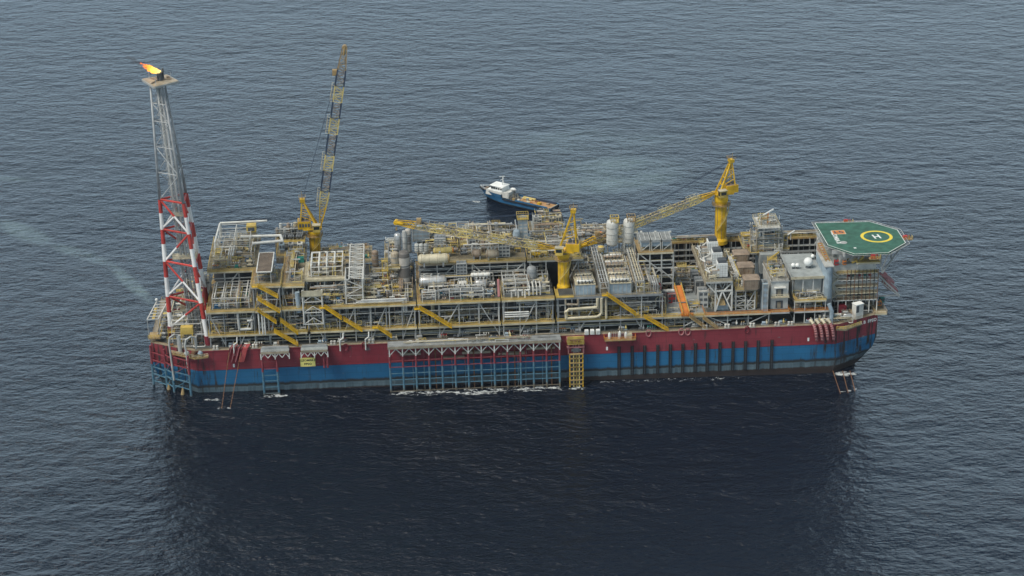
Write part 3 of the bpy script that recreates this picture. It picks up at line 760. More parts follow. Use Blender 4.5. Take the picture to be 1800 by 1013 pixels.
# ------------------------------------------------------------------ pedestal cranes
def crane(label, base, ph, pr, tip, mast_h, house_side, tipcol='yellow', rest=None, pale='pale', gap='navy', bw=2.8):
    """base: foot of the pedestal; tip: boom tip; all boom and house parts turn with the slew heading"""
    base, tip = V(base), V(tip)
    t = thing('pedestal_crane', label, 'crane', tuple(base))
    top = base + V((0, 0, ph))
    build('pedestal', MB().lathe(base, [(pr * 1.25, -1.5), (pr * 1.25, 0), (pr, 1.2), (pr, ph * .82), (pr * 1.2, ph * .9), (pr * 1.2, ph)], 20), 'yellow', t, False)
    g = MB()
    for k in range(8): a = 2 * PI * k / 8; g.cyl(base + V((pr * math.cos(a), pr * math.sin(a), 0)), base + V((pr * math.cos(a), pr * math.sin(a), ph * .82)), .14, n=4)
    build('pedestal_rib', g, 'ochre', t)
    g = MB().lathe(base, [(pr * 1.65, ph * .80), (pr * 1.65, ph * .80 + .2)], 16)
    for k in range(12):
        a0, a1 = 2 * PI * k / 12, 2 * PI * (k + 1) / 12; r = pr * 1.62; z = V((0, 0, ph * .8 + .2))
        g.rail([base + z + V((r * math.cos(a0), r * math.sin(a0), 0)), base + z + V((r * math.cos(a1), r * math.sin(a1), 0))], 1.1, 2, .06)
    build('ring_platform', g, 'ochre', t)
    # spiral ladder
    g = MB(); k0 = None
    for k in range(11):
        a = 4.0 + k * .22; p = base + V((pr * 1.3 * math.cos(a), pr * 1.3 * math.sin(a), ph * (.25 + .05 * k)))
        if k0 is not None: g.bar(k0, p, .28); g.bar(k0 + V((0, 0, 1)), p + V((0, 0, 1)), .12)
        k0 = p
    build('pedestal_stair', g, 'pale', t)
    build('slew_ring', MB().lathe(top, [(pr * 1.15, 0), (pr * 1.15, .7)], 20), 'dgrey', t)
    d = (tip - top); h = V((d.x, d.y, 0)).normalized(); s = V((-h.y, h.x, 0)); z = V((0, 0, 1))
    def P(f, l, u): return top + h * f + s * l + z * u
    def obox(mb, f0, f1, l0, l1, u0, u1):
        i = len(mb.v)
        for u in (u0, u1):
            for f, l in ((f0, l0), (f1, l0), (f1, l1), (f0, l1)): mb.v.append(tuple(P(f, l, u)))
        for q in ((0, 1, 2, 3), (4, 5, 6, 7), (0, 1, 5, 4), (1, 2, 6, 5), (2, 3, 7, 6), (3, 0, 4, 7)): mb.f.append(tuple(i + k for k in q))
        return mb
    build('slew_deck', obox(MB(), -4.4, 3.2, -2.6, 2.6, .7, 1.3), 'yellow', t)
    ho = build('machinery_house', obox(MB(), -6.4, -1.2, -2.5, 2.5, 1.3, 4.4), 'yellow', t)
    g = MB(); obox(g, -6.0, -1.6, -2.1, 2.1, 4.4, 4.6)
    build('house_roof', g, 'hood', t)
    obb = MB(); 
    for k in range(4): obox(obb, -5.8 + k * 1.15, -5.0 + k * 1.15, -2.56, -2.5, 2.2, 3.6)
    build('louvre', obb, 'dgrey', ho)
    build('winch_drum', MB().cyl(P(-4.6, -1.4, 5.3), P(-4.6, 1.4, 5.3), .7, n=12).cyl(P(-2.6, -1.2, 5.1), P(-2.6, 1.2, 5.1), .5, n=10), 'dgrey', t)
    cs = house_side * 3.6
    cb = build('cab', obox(MB(), -.4, 2.6, cs - 1.15, cs + 1.15, .5, 3.4), 'amber', t)
    g = MB(); obox(g, 2.6, 2.66, cs - 1.0, cs + 1.0, 1.2, 3.1); obox(g, 0, 2.3, cs - 1.2, cs - 1.15, 1.7, 3.0); obox(g, 0, 2.3, cs + 1.15, cs + 1.2, 1.7, 3.0)
    build('cab_window', g, 'glass', cb)
    build('cab_roof', obox(MB(), -.6, 2.8, cs - 1.3, cs + 1.3, 3.4, 3.6), 'cream', cb)
    # A-frame mast: two heavy front legs and two back stays
    mt_ = P(-4.0, 0, mast_h)
    for l in (-1, 1):
        build('mast_leg', MB().cyl(P(1.6, l * 2.0, 1.2), P(-3.7, l * .55, mast_h), .5, .38, n=4), 'yellow', t)
        build('mast_stay', MB().cyl(P(-5.2, l * 1.9, 4.2), P(-4.2, l * .55, mast_h), .36, .3, n=4), 'yellow', t)
    g = MB()
    for u in (.28, .5, .72, .9):
        for sg in (0, 1):
            a = P(1.6 - 5.3 * u, 2 * (1 - u) + .55 * u, 1.2 + (mast_h - 1.2) * u); b = P(1.6 - 5.3 * u, -2 * (1 - u) - .55 * u, 1.2 + (mast_h - 1.2) * u)
        g.bar(a, b, .3)
        g.bar(a, P(-5.2 + 1.0 * u, 1.9 * (1 - u) + .55 * u, 4.2 + (mast_h - 4.2) * u), .22)
        g.bar(b, P(-5.2 + 1.0 * u, -1.9 * (1 - u) - .55 * u, 4.2 + (mast_h - 4.2) * u), .22)
    build('mast_brace', g, 'yellow', t)
    g = obox(MB(), -5.0, -3.0, -1.1, 1.1, mast_h - .2, mast_h + 1.1); build('mast_head', g, 'yellow', t)
    g = MB().rail([P(-5.4, -1.5, mast_h + 1.1), P(-2.6, -1.5, mast_h + 1.1), P(-2.6, 1.5, mast_h + 1.1), P(-5.4, 1.5, mast_h + 1.1)], 1.1, 1, .06).cyl(P(-4.2, .9, mast_h + 1), P(-4.2, .9, mast_h + 4), .09, n=5)
    build('mast_rail', g, 'ochre', t)
    # lattice boom
    heel = P(2.6, 0, 1.6); ax = (tip - heel); L = ax.length; ax.normalize(); up = s.cross(ax).normalized()
    if up.z < 0 or (abs(up.z) < .3 and up.dot(h) > 0): up = -up
    def sect(q):
        f = q * L
        wd = bw * min(1, .35 + q * 5) * (1 if q < .86 else 1 - (q - .86) * 3.6); dp = bw * .95 * min(1, .2 + q * 5) * (1 if q < .86 else 1 - (q - .86) * 3.6)
        c = heel + ax * f
        return [c + s * wd / 2 + up * dp / 2, c - s * wd / 2 + up * dp / 2, c - s * wd / 2 - up * dp / 2, c + s * wd / 2 - up * dp / 2]
    nb = 34; segs = [(0, 4, 'yellow'), (4, 7, pale), (7, 11, gap), (11, 14, pale), (14, 18, gap), (18, 21, pale), (21, 24, gap), (24, 27, pale), (27, 30, gap), (30, 34, tipcol)]
    for a, b, mt in segs:
        g = MB(); g2 = MB()
        for q in range(a, b):
            A, B = sect(q / nb), sect((q + 1) / nb)
            for k in range(4):
                g.bar(A[k], B[k], .30 if (mt != gap or gap != 'navy') else .48)
                j = (k + 1) % 4
                (g2 if mt == gap else g).bar(A[k] if q % 2 else A[j], B[j] if q % 2 else B[k], .17)
                (g if (q == a or mt != gap) else g2).bar(A[k], A[j], .14)
        bs = build('boom_section', g, mt, t)
        if g2.v: build('boom_lacing', g2, 'hood' if gap == 'navy' else pale, bs)
        if mt == pale and (gap != 'pale' or (a // 3) % 2 == 0):      # service cages on the pale lengths
            g = MB(); A, B = sect((a + .3) / nb), sect((b - .3) / nb)
            o_ = up * 1.2
            g.bar(A[0] + o_, B[0] + o_, .12).bar(A[1] + o_, B[1] + o_, .12)
            for q in range(a, b + 1):
                S = sect(q / nb); g.bar(S[0], S[0] + o_, .1).bar(S[1], S[1] + o_, .1).bar(S[0] + o_, S[1] + o_, .1)
            build('boom_walkway', g, 'cream', t)
        elif mt == gap or True:
            g = MB(); A, B = sect((a + .3) / nb), sect((b - .3) / nb); g.cyl((A[0] + A[1]) / 2, (B[0] + B[1]) / 2, .24, n=6); build('boom_hose', g, 'navy', t)
    c = tip
    build('boom_head', MB().cyl(c - s * 1.1, c + s * 1.1, .9, n=12).cyl(c - s * .8 - ax * 3, c - s * .8 + ax * .4, .5, n=6).cyl(c + s * .8 - ax * 3, c + s * .8 + ax * .4, .5, n=6), tipcol, t)
    q = heel + ax * (L * .86) + up * (bw * .5 + .8)
    build('boom_sheave_frame', MB().cyl(q - s * 1.2, q + s * 1.2, .9, n=10).box(q.x - .9, q.x + .9, q.y - .9, q.y + .9, q.z - 1.3, q.z + 1.0), 'ochre', t)
    g = MB()
    for l in (-.5, -.2, .2, .5): g.cyl(mt_ + s * l + z * .6, tip - ax * 9 + s * l * 1.6 + up * 1.2, .05, n=4, cap=False)
    build('luffing_rope', g, 'navy', t)
    hk = tip - z * (4.5 if tip.z > 100 else 2.2) 
    build('hook_block', MB().cyl(tip, hk, .05, n=4).box(hk.x - .35, hk.x + .35, hk.y - .25, hk.y + .25, hk.z - 1.2, hk.z), 'ochre', t)
    return t
crane('yellow crane with its lattice boom raised almost upright, behind the left modules', (-79.2, 26, 33), 12.0, 2.15, (-62.8, 26.4, 121.0), 12.5, -1, 'ochre', bw=3.6)
crane('yellow crane amidships with its boom laid down to the left over the modules', (19.0, -17, 34), 14.0, 2.15, (-45.5, -3, 58.0), 17.0, 1, gap='beige', bw=2.5)
crane('yellow crane at the far edge on the right, boom sloping down to the left', (87.4, 26, 33.5), 19.5, 2.35, (27.5, 9, 40.0), 14.0, 1, 'yellow', gap='beige', bw=2.5)

# ------------------------------------------------------------------ mooring lines, chutes
def lin_(a, b, n): return [a + (b - a) * k / (n - 1) for k in range(n)]
def chains():
    for i, (a, b, lab) in enumerate(((aty(403, 618, -32.2), (390, 717), 'brown mooring chain running into the water below the red chutes, left of two'),
                                     (aty(424, 618, -32.2), (405, 716), 'brown mooring chain running into the water below the red chutes, right of two'),
                                     (aty(1464, 652, -33.0), (1476, 688), 'mooring chain leaving the right shoulder of the hull, left of three'),
                                     (aty(1481, 652, -33.0), (1490, 687), 'mooring chain leaving the right shoulder of the hull, middle of three'),
                                     (aty(1494, 652, -33.0), (1502, 684), 'mooring chain leaving the right shoulder of the hull, rightmost of three'))):
        e = atz(b[0], b[1], -0.0136 * (-110 if i < 2 else 128) + .0)
        d = (e - a)
        g = MB(); n = 40; 
        for k in range(n):
            p = a + d * (k / n); q = a + d * ((k + .8) / n); g.cyl(p, q, .20 if k % 2 else .12, n=5)
        e2 = e + d * .12; g.cyl(e, e2, .14, n=5)
        solo('mooring_chain', lab, 'chain', g, 'rust')
    # red chutes over the gunwale
    for i, px in enumerate((402, 409, 416, 427)):
        p = aty(px, 617, -31.7); w_ = .35 if i < 3 else 1.1
        lab = ('first thin red hose chute leaning over the left hull edge', 'second thin red hose chute leaning over the left hull edge', 'third thin red hose chute leaning over the left hull edge', 'wide red chute plate leaning over the left hull edge beside three thin ones')[i]
        g = MB(); x = p.x
        pts = [(x + 1.8, -30.6, 20.6), (x + .9, -32.2, 19.8), (x - .8, -33.0, 14.4)]
        for k in range(2):
            a, b = V(pts[k]), V(pts[k + 1])
            g.quad([a - V((w_, 0, 0)), a + V((w_, 0, 0)), b + V((w_, 0, 0)), b - V((w_, 0, 0))])
            g.quad([a - V((w_, -.5, 0)), a + V((w_, .5, 0)), b + V((w_, .5, 0)), b - V((w_, -.5, 0))])
        t = thing('hose_chute', lab, 'chute', (x, -31.5, DK), 'red chutes over the left hull edge')
        build('chute_plate', g, 'pink' if i < 3 else 'dred', t)
        build('chute_rim', MB().bar(V(pts[0]) - V((w_, 0, 0)), V(pts[1]) - V((w_, 0, 0)), .3).bar(V(pts[1]) - V((w_, 0, 0)), V(pts[2]) - V((w_, 0, 0)), .3).bar(V(pts[0]) + V((w_, 0, 0)), V(pts[1]) + V((w_, 0, 0)), .3).bar(V(pts[1]) + V((w_, 0, 0)), V(pts[2]) + V((w_, 0, 0)), .3), 'maroon', t)
        build('chute_bracket', MB().box(x + .2, x + 1.2, -31.4, -30.2, DK, DK + 1.4), 'lgrey', t)
    word = ('leftmost', 'second', 'third', 'rightmost')
    src = None
    for i, px in enumerate((1433, 1443, 1453, 1463)):
        x = aty(px, 575, -32).x
        if src is None:
            src = thing('mooring_chute', '', 'chute', (x, -32, DK), 'pink mooring chutes on the right of the hull')
            g = MB()
            arc = [V((x - 1.8 + 3.2 * f - .9 * f * f, -30.6 - 3.0 * math.sin(PI * (.08 + .62 * f)), 20.9 - 1.0 * f - 6.9 * f * f)) for f in lin_(0, 1, 11)]
            for k in range(10): g.cyl(arc[k], arc[k + 1], .62 if k < 9 else .5, n=8)
            build('curved_shoe', g, 'pink', src, True)
            build('shoe_highlight', MB().tube([p_ + V((-.1, -.1, .25)) for p_ in arc[0:4]], .6, 8), 'cream', src)
            build('shoe_bracket', MB().box(x - .5, x + .7, -32.2, -31.5, 14.5, 18.8), 'maroon', src)
            build('shoe_lip', MB().cyl((x - 1.9, -30.6, 21), (x - 1.4, -31.2, 20.6), .95, n=8), 'lgrey', src)
            o = src
        else: o = copy_tree(src, (x, -32, DK), '')
        o['label'] = '%s of four pink curved chutes hanging over the hull edge near the right shoulder' % word[i]
chains()

# ------------------------------------------------------------------ helideck
def helideck():
    Z = 46.0
    pts = [(122.7, 8.8), (123.1, -15.5), (131.6, -26), (144.9, -25.8), (153.9, -16.4), (153.9, -2.2), (145, 7.9)]
    t = thing('helideck', 'green helideck with a yellow ring and white H on the right end of the ship', 'helideck', (139, -9, Z))
    build('deck_plate', MB().prism(pts, Z - .6, Z), 'green', t)
    g = MB(); n = len(pts); cx, cy = 138.6, -8.8
    inn = [(cx + (x - cx) * .985, cy + (y - cy) * .985) for x, y in pts]
    for k in range(n):
        j = (k + 1) % n; g.quad([(*inn[k], Z + .012), (*inn[j], Z + .012), (*pts[j], Z + .012), (*pts[k], Z + .012)])
    build('edge_line', g, 'mark', t)
    g = MB()
    for k in range(n):
        j = (k + 1) % n
        for m_ in range(1):
            a, b = V((*pts[k], Z)), V((*pts[j], Z)); oa = (a - V((cx, cy, Z))).normalized() * 1.5 + V((0, 0, -.1)); ob = (b - V((cx, cy, Z))).normalized() * 1.5 + V((0, 0, -.1))
            L = (b - a).length; q = int(L / 1.6)
            g.bar(a + oa, b + ob, .14)
            for i in range(q + 1): u = i / q; g.bar(a.lerp(b, u) - V((0, 0, .5)), (a + oa).lerp(b + ob, u), .1)
    build('safety_net', g, 'lgrey', t)
    g = MB(); C_ = V((144.0, -8.6, Z + .014)); n = 48; r0, r1 = 6.3, 5.1
    for k in range(n):
        a, b = 2 * PI * k / n, 2 * PI * (k + 1) / n
        g.quad([C_ + V((r1 * math.cos(a), r1 * math.sin(a), 0)), C_ + V((r1 * math.cos(b), r1 * math.sin(b), 0)), C_ + V((r0 * math.cos(b), r0 * math.sin(b), 0)), C_ + V((r0 * math.cos(a), r0 * math.sin(a), 0))])
    build('landing_ring', g, 'ring', t)
    # the H, reading from the left edge: bars run along the ship
    g = MB(); z = C_.z + .004
    dv = V((.985, -.17, 0)); pv = V((.17, .985, 0)); C0_ = V((144.0, -8.6, z))
    def strip(c, a, la, b, lb): g.quad([c - a * la - b * lb, c + a * la - b * lb, c + a * la + b * lb, c - a * la + b * lb])
    e1 = V((0.34, -0.94, 0)); e2 = V((0.94, 0.34, 0))
    e1 = (atz(1555, 419, 46) - atz(1537, 421, 46)); 
    pv = V((-.12, .993, 0)); dv = V((.993, .12, 0))
    for sg in (-1, 1): strip(C0_ + dv * 1.05 * sg, pv, 2.1, dv, .34)
    strip(C0_ + V((0, 0, .004)), dv, .8, pv, .36)
    build('landing_letter', g, 'mark', t)
    # name bar, emblem square and weight disc along the left side
    g = MB(); a, b = atz(1461.5, 404.5, Z), atz(1476.5, 431, Z); 
    d = (b - a); d.z = 0; L = d.length; d.normalize(); nn = V((-d.y, d.x, 0))
    if nn.x < 0: nn = -nn
    M4 = Matrix((d, nn, V((0, 0, 1)))).transposed().to_4x4(); M4.translation = (a + b) / 2 + V((0, 0, .02))
    text_mesh('deck_lettering', 'KIZOMBA B', 2.5, 'mark', t, M4, 0.004)
    c = atz(1474, 408.5, Z)
    M['orange2'] = M['orange']
    build('emblem_square', MB().box(c.x - 2.7, c.x + 2.7, c.y - 2.2, c.y + 2.2, Z + .004, Z + .02), 'cream', t)
    build('emblem_square', MB().box(c.x - 2.4, c.x + 2.4, c.y - 1.9, c.y + 1.9, Z + .02, Z + .03), 'orange', t)
    g = MB()
    for x0, x1, y0, y1 in ((-1.8, -1.1, -1.2, 1.3), (-1.8, -.3, -1.2, -.6), (.2, 1.7, .7, 1.3), (.2, .8, -.1, 1.3), (.2, 1.7, -.3, .3), (1.2, 1.8, -1.2, .3), (.2, 1.8, -1.2, -.7)):
        g.quad([(c.x + x0, c.y + y0, Z + .036), (c.x + x1, c.y + y0, Z + .036), (c.x + x1, c.y + y1, Z + .036), (c.x + x0, c.y + y1, Z + .036)])
    build('emblem_mark', g, 'dgrey', t)
    c = atz(1482.5, 426.5, Z); build('weight_disc', MB().lathe((c.x, c.y, Z + .004), [(1.5, 0), (1.5, .01)], 20), 'lgrey', t)
    c = atz(1503, 436, Z); build('small_marking', MB().box(c.x - .5, c.x + .5, c.y - .5, c.y + .5, Z + .004, Z + .014), 'mark', t)
    # supports
    g = MB()
    for x, y in ((126, -12), (126, 4), (134, -22), (143, -22), (149, -14), (149, -3), (142, 4)):
        g.bar((x, y, Z - .6), (x, y, 38.5), .6); g.bar((x, y, Z - .6), (x - 4, y * .8, 39), .35)
    g.bar((153, -16, Z - .6), (143.5, -22.5, 36), .55).bar((153, -3, Z - .6), (143.5, -3, 36), .55).bar((145, -25, Z - .6), (143, -23.5, 37.5), .45)
    for y in (-20, -13, -6, 1): g.box(124, 152 if y > -18 else 147, y - .3, y + .3, Z - 2.0, Z - .6)
    for x in (128, 136, 144): g.box(x - .3, x + .3, -24, 6, Z - 1.9, Z - .6)
    build('support_frame', g, 'lgrey', t)
    # fire monitor and stair platforms at the rim
    for px, py, lab in ((1490, 388, 'red fire monitor platform on the far rim of the green helideck'), (1594, 416, 'orange fire monitor on the outer rim of the helideck'), (1538, 450, 'dark red foam cabinet platform below the near rim of the helideck')):
        c = atz(px, py, Z); k = thing('fire_monitor', lab, 'fire monitor', (c.x, c.y, Z - 1))
        build('monitor_platform', MB().box(c.x - 2.2, c.x + 2.2, c.y - 1, c.y + 1, Z - 1.2, Z - .9), 'ochre', k)
        build('monitor_cabinet', MB().box(c.x - 1.6, c.x + .2, c.y - .6, c.y + .6, Z - .9, Z + .5, .1), 'red', k)
        build('monitor_nozzle', MB().cyl((c.x + 1, c.y, Z - .9), (c.x + 1, c.y, Z + .4), .2).cyl((c.x + 1, c.y, Z + .4), (c.x + .2, c.y - .9, Z + .9), .18, .12), 'red' if px < 1550 else 'orange', k)
        build('monitor_rail', MB().rail([(c.x - 2.2, c.y - 1, Z - .9), (c.x + 2.2, c.y - 1, Z - .9), (c.x + 2.2, c.y + 1, Z - .9)], 1.1, 1.4, .06), 'amber', k)
helideck()

# ------------------------------------------------------------------ process plant pieces (each becomes a part of its module)
PCOL = ['white', 'white', 'lgrey', 'lgrey', 'grey', 'silver', 'cream', 'cream', 'beige', 'grey', 'hood', 'pale']
def pc(): return R.choice(PCOL)
ACC = ['red', 'teal', 'amber', 'orange', 'maroon', 'ochre', 'blue', 'hood', 'rust']

def hvessel(t, x0, x1, y, z, r, mat, nm='vessel', saddles=True, axis='x'):
    L = x1 - x0
    prof = [(.01, -r * .45), (r * .55, -r * .33), (r * .9, -r * .1), (r, 0), (r, L), (r * .9, L + r * .1), (r * .55, L + r * .33), (.01, L + r * .45)]
    c = (x0, y, z + r + .5) if axis == 'x' else (y, x0, z + r + .5)
    o = build(nm, MB().lathe(c, prof, 14, axis), mat, t, True)
    g = MB(); 
    for f in (.18, .82):
        u = x0 + L * f
        if axis == 'x': g.box(u - .25, u + .25, y - r * .8, y + r * .8, z, z + r * .8)
        else: g.box(y - r * .8, y + r * .8, u - .25, u + .25, z, z + r * .8)
    if axis == 'x': 
        g.cyl((x0 + L * .3, y, z + r * 2), (x0 + L * .3, y, z + r * 2 + 1.1), .28).cyl((x0 + L * .7, y, z + r * 2), (x0 + L * .7, y, z + r * 2 + .9), .22)
        for f in (.1, .5, .9): g.lathe((x0 + L * f - .1, y, z + r + .5), [(r * 1.03, 0), (r * 1.03, .2)], 14, 'x')
    build(nm + '_saddle', g, 'grey', o)
    return o
def vvessel(t, x, y, z, r, h, mat, nm='column_vessel'):
    o = build(nm, MB().lathe((x, y, z), [(r * .8, 0), (r * .8, .8), (r, 1.0), (r, h - r * .5), (r * .85, h - r * .22), (r * .5, h - r * .05), (.02, h)], 14), mat, t, True)
    g = MB()
    for f in (.35, .65, .93):
        g.lathe((x, y, z + h * f), [(r * 1.06, 0), (r * 1.06, .22)], 14)
    g.bar((x + r + .3, y - .3, z), (x + r + .3, y - .3, z + h), .1).bar((x + r + .3, y + .3, z), (x + r + .3, y + .3, z + h), .1)
    build('vessel_band', g, 'grey', o)
    return o
def cabinet(t, x, y, z, sx, sy, h, mat, nm='cabinet'):
    o = build(nm, MB().box(x - sx / 2, x + sx / 2, y - sy / 2, y + sy / 2, z + .15, z + h, min(sx, sy) * .02), mat, t)
    g = MB().box(x - sx * .46, x + sx * .46, y - sy * .46, y + sy * .46, z - .01, z + .15)
    n = max(2, int(sx / .9))
    for k in range(n): u = x - sx / 2 + sx * (k + .5) / n; g.box(u - sx / n * .36, u + sx / n * .36, y - sy / 2 - .05, y - sy / 2 + .03, z + h * .3, z + h * .8)
    g.box(x - sx * .3, x + sx * .1, y - sy * .25, y + sy * .25, z + h, z + h + .35)
    build('panel', g, 'dgrey' if mat != 'dgrey' else 'grey', o)
    return o
def pump(t, x, y, z, mat, mot):
    o = build('pump', MB().box(x - 1.4, x + 1.4, y - .6, y + .6, z, z + .3).cyl((x - 1.1, y, z + .9), (x + .2, y, z + .9), .55, n=10), mot, t)
    build('pump_casing', MB().lathe((x + .4, y, z + .9), [(.4, 0), (.7, .15), (.7, .5), (.35, .8)], 10, 'x').cyl((x + .8, y, z + .9), (x + .8, y, z + 2.2), .2), mat, o)
def exch(t, x, y, z, L, mat):
    o = build('heat_exchanger', MB().cyl((x - L / 2, y, z + 1), (x + L / 2, y, z + 1), .55, n=10).cyl((x - L / 2, y, z + 2.5), (x + L / 2, y, z + 2.5), .55, n=10), mat, t)
    g = MB()
    for s in (-L / 2, L / 2 - .2): g.cyl((x + s, y, z + 1), (x + s + .2, y, z + 1), .72, n=10).cyl((x + s, y, z + 2.5), (x + s + .2, y, z + 2.5), .72, n=10)
    for s in (-L * .3, L * .3): g.box(x + s - .2, x + s + .2, y - .4, y + .4, z, z + 2).cyl((x + s, y, z + 2.5), (x + s, y, z + 3.8), .18)
    build('exchanger_flange', g, 'dgrey', o)
def portal(t, x0, x1, y0, y1, z, h, mat='white'):
    g = MB(); nx = max(1, round((x1 - x0) / 5)); ny = max(1, round((y1 - y0) / 5))
    for i in range(nx + 1):
        for j in range(ny + 1):
            u, v = x0 + (x1 - x0) * i / nx, y0 + (y1 - y0) * j / ny; g.bar((u, v, z), (u, v, z + h), .22)
    for i in range(nx + 1): u = x0 + (x1 - x0) * i / nx; g.bar((u, y0, z + h), (u, y1, z + h), .22)
    for j in range(ny + 1): v = y0 + (y1 - y0) * j / ny; g.bar((x0, v, z + h), (x1, v, z + h), .22).bar((x0, v, z + h * .55), (x1, v, z + h * .55), .15)
    return build('pipe_support', g, mat, t)
def valves(t, x, y, z, n, mat):
    g = MB(); g2 = MB()
    for k in range(n):
        u = x + k * .9; g.cyl((u, y, z), (u, y, z + 1.5), .16); g.lathe((u, y, z + .7), [(.1, 0), (.36, .2), (.1, .4)], 8)
        g2.cyl((u, y - .5, z + 1.5), (u, y + .1, z + 1.5), .25, n=6)
    g.cyl((x - .6, y, z + .4), (x + n * .9, y, z + .4), .14)
    o = build('valve_manifold', g, mat, t); build('actuator', g2, R.choice(ACC + ['white'] * 4), o)
def run_x(t, x0, x1, y, z, r, n=1, gap=None, mat=None, ends=True, zdeck=None):
    gap = gap or r * 2.8; mat = mat or pc()
    for k in range(n):
        yy = y + k * gap; a = x0 + U(0, 2) * (k > 0); b = x1 - U(0, 2) * (k > 0)
        pts = [(a, yy, z), (b, yy, z)]
        if ends and zdeck is not None:
            if R.random() < .7: pts = [(a, yy, zdeck)] + pts
            if R.random() < .6: pts = pts + [(b, yy, zdeck)]
            elif R.random() < .5: pts = pts + [(b, yy + U(1, 4), z)]
        build('pipe', MB().tube(pts, r), mat if R.random() < .7 else pc(), t)
def run_y(t, y0, y1, x, z, r, n=1, gap=None, mat=None, zdeck=None):
    gap = gap or r * 2.8; mat = mat or pc()
    for k in range(n):
        xx = x + k * gap; pts = [(xx, y0 + U(0, 1.5), z), (xx, y1 - U(0, 1.5), z)]
        if zdeck is not None and R.random() < .7: pts = [(xx, pts[0][1], zdeck)] + pts
        build('pipe', MB().tube(pts, r), mat if R.random() < .7 else pc(), t)
def lampost(t, x, y, z, h=3.2):
    build('flood_light', MB().cyl((x, y, z), (x, y, z + h), .07, n=5).box(x - .3, x + .3, y - .25, y + .2, z + h, z + h + .35), 'white', t)

NSMALL = [0]
def walk(t, x0, x1, y0, y1, z0, z1, n=14, r=None, mat=None):
    """one small bore pipe wandering through a bay in straight runs and bends"""
    p = [U(x0, x1), U(y0, y1), z0]; pts = [tuple(p)]; ax = 2
    for k in range(n):
        ax = R.choice([a for a in (0, 0, 1, 2, 2) if a != ax])
        lo, hi = ((x0, x1), (y0, y1), (z0, z1))[ax]; d = U(-1, 1) * (5.5, 3.5, 2.6)[ax]
        p[ax] = min(hi, max(lo, p[ax] + d)); pts.append(tuple(p))
    build('small_pipe', MB().tube(pts, r or R.choice([.07, .09, .12, .16]), 5), mat or R.choice(['white', 'lgrey', 'cream', 'lgrey', 'pale', 'white', 'hood', 'amber']), t)
def stand(t, x, y, z):
    """small access platform with a yellow rail and a ladder"""
    a, b, h = U(.9, 2.0), U(.7, 1.2), U(1.4, 3.2); g = MB().box(x - a, x + a, y - b, y + b, z + h, z + h + .12)
    g.rail([(x - a, y - b, z + h + .1), (x + a, y - b, z + h + .1), (x + a, y + b, z + h + .1), (x - a, y + b, z + h + .1), (x - a, y - b, z + h + .1)], 1.05, .9, .055)
    for sx in (-1, 1):
        for sy in (-1, 1): g.bar((x + sx * a * .9, y + sy * b * .9, z), (x + sx * a * .9, y + sy * b * .9, z + h), .13)
    build('access_platform', g, R.choice(['amber', 'amber', 'cream', 'ochre', 'pale']), t)
def tray(t, x0, x1, y, z):
    g = MB().box(x0, x1, y - .3, y + .3, z, z + .08).box(x0, x1, y - .34, y - .3, z, z + .2).box(x0, x1, y + .3, y + .34, z, z + .2)
    for k in range(max(2, int((x1 - x0) / 3))): u = x0 + (x1 - x0) * (k + .5) / max(2, int((x1 - x0) / 3)); g.bar((u, y, z - 1.6), (u, y, z), .12)
    build('cable_tray', g, R.choice(['lgrey', 'silver', 'grey', 'beige']), t)
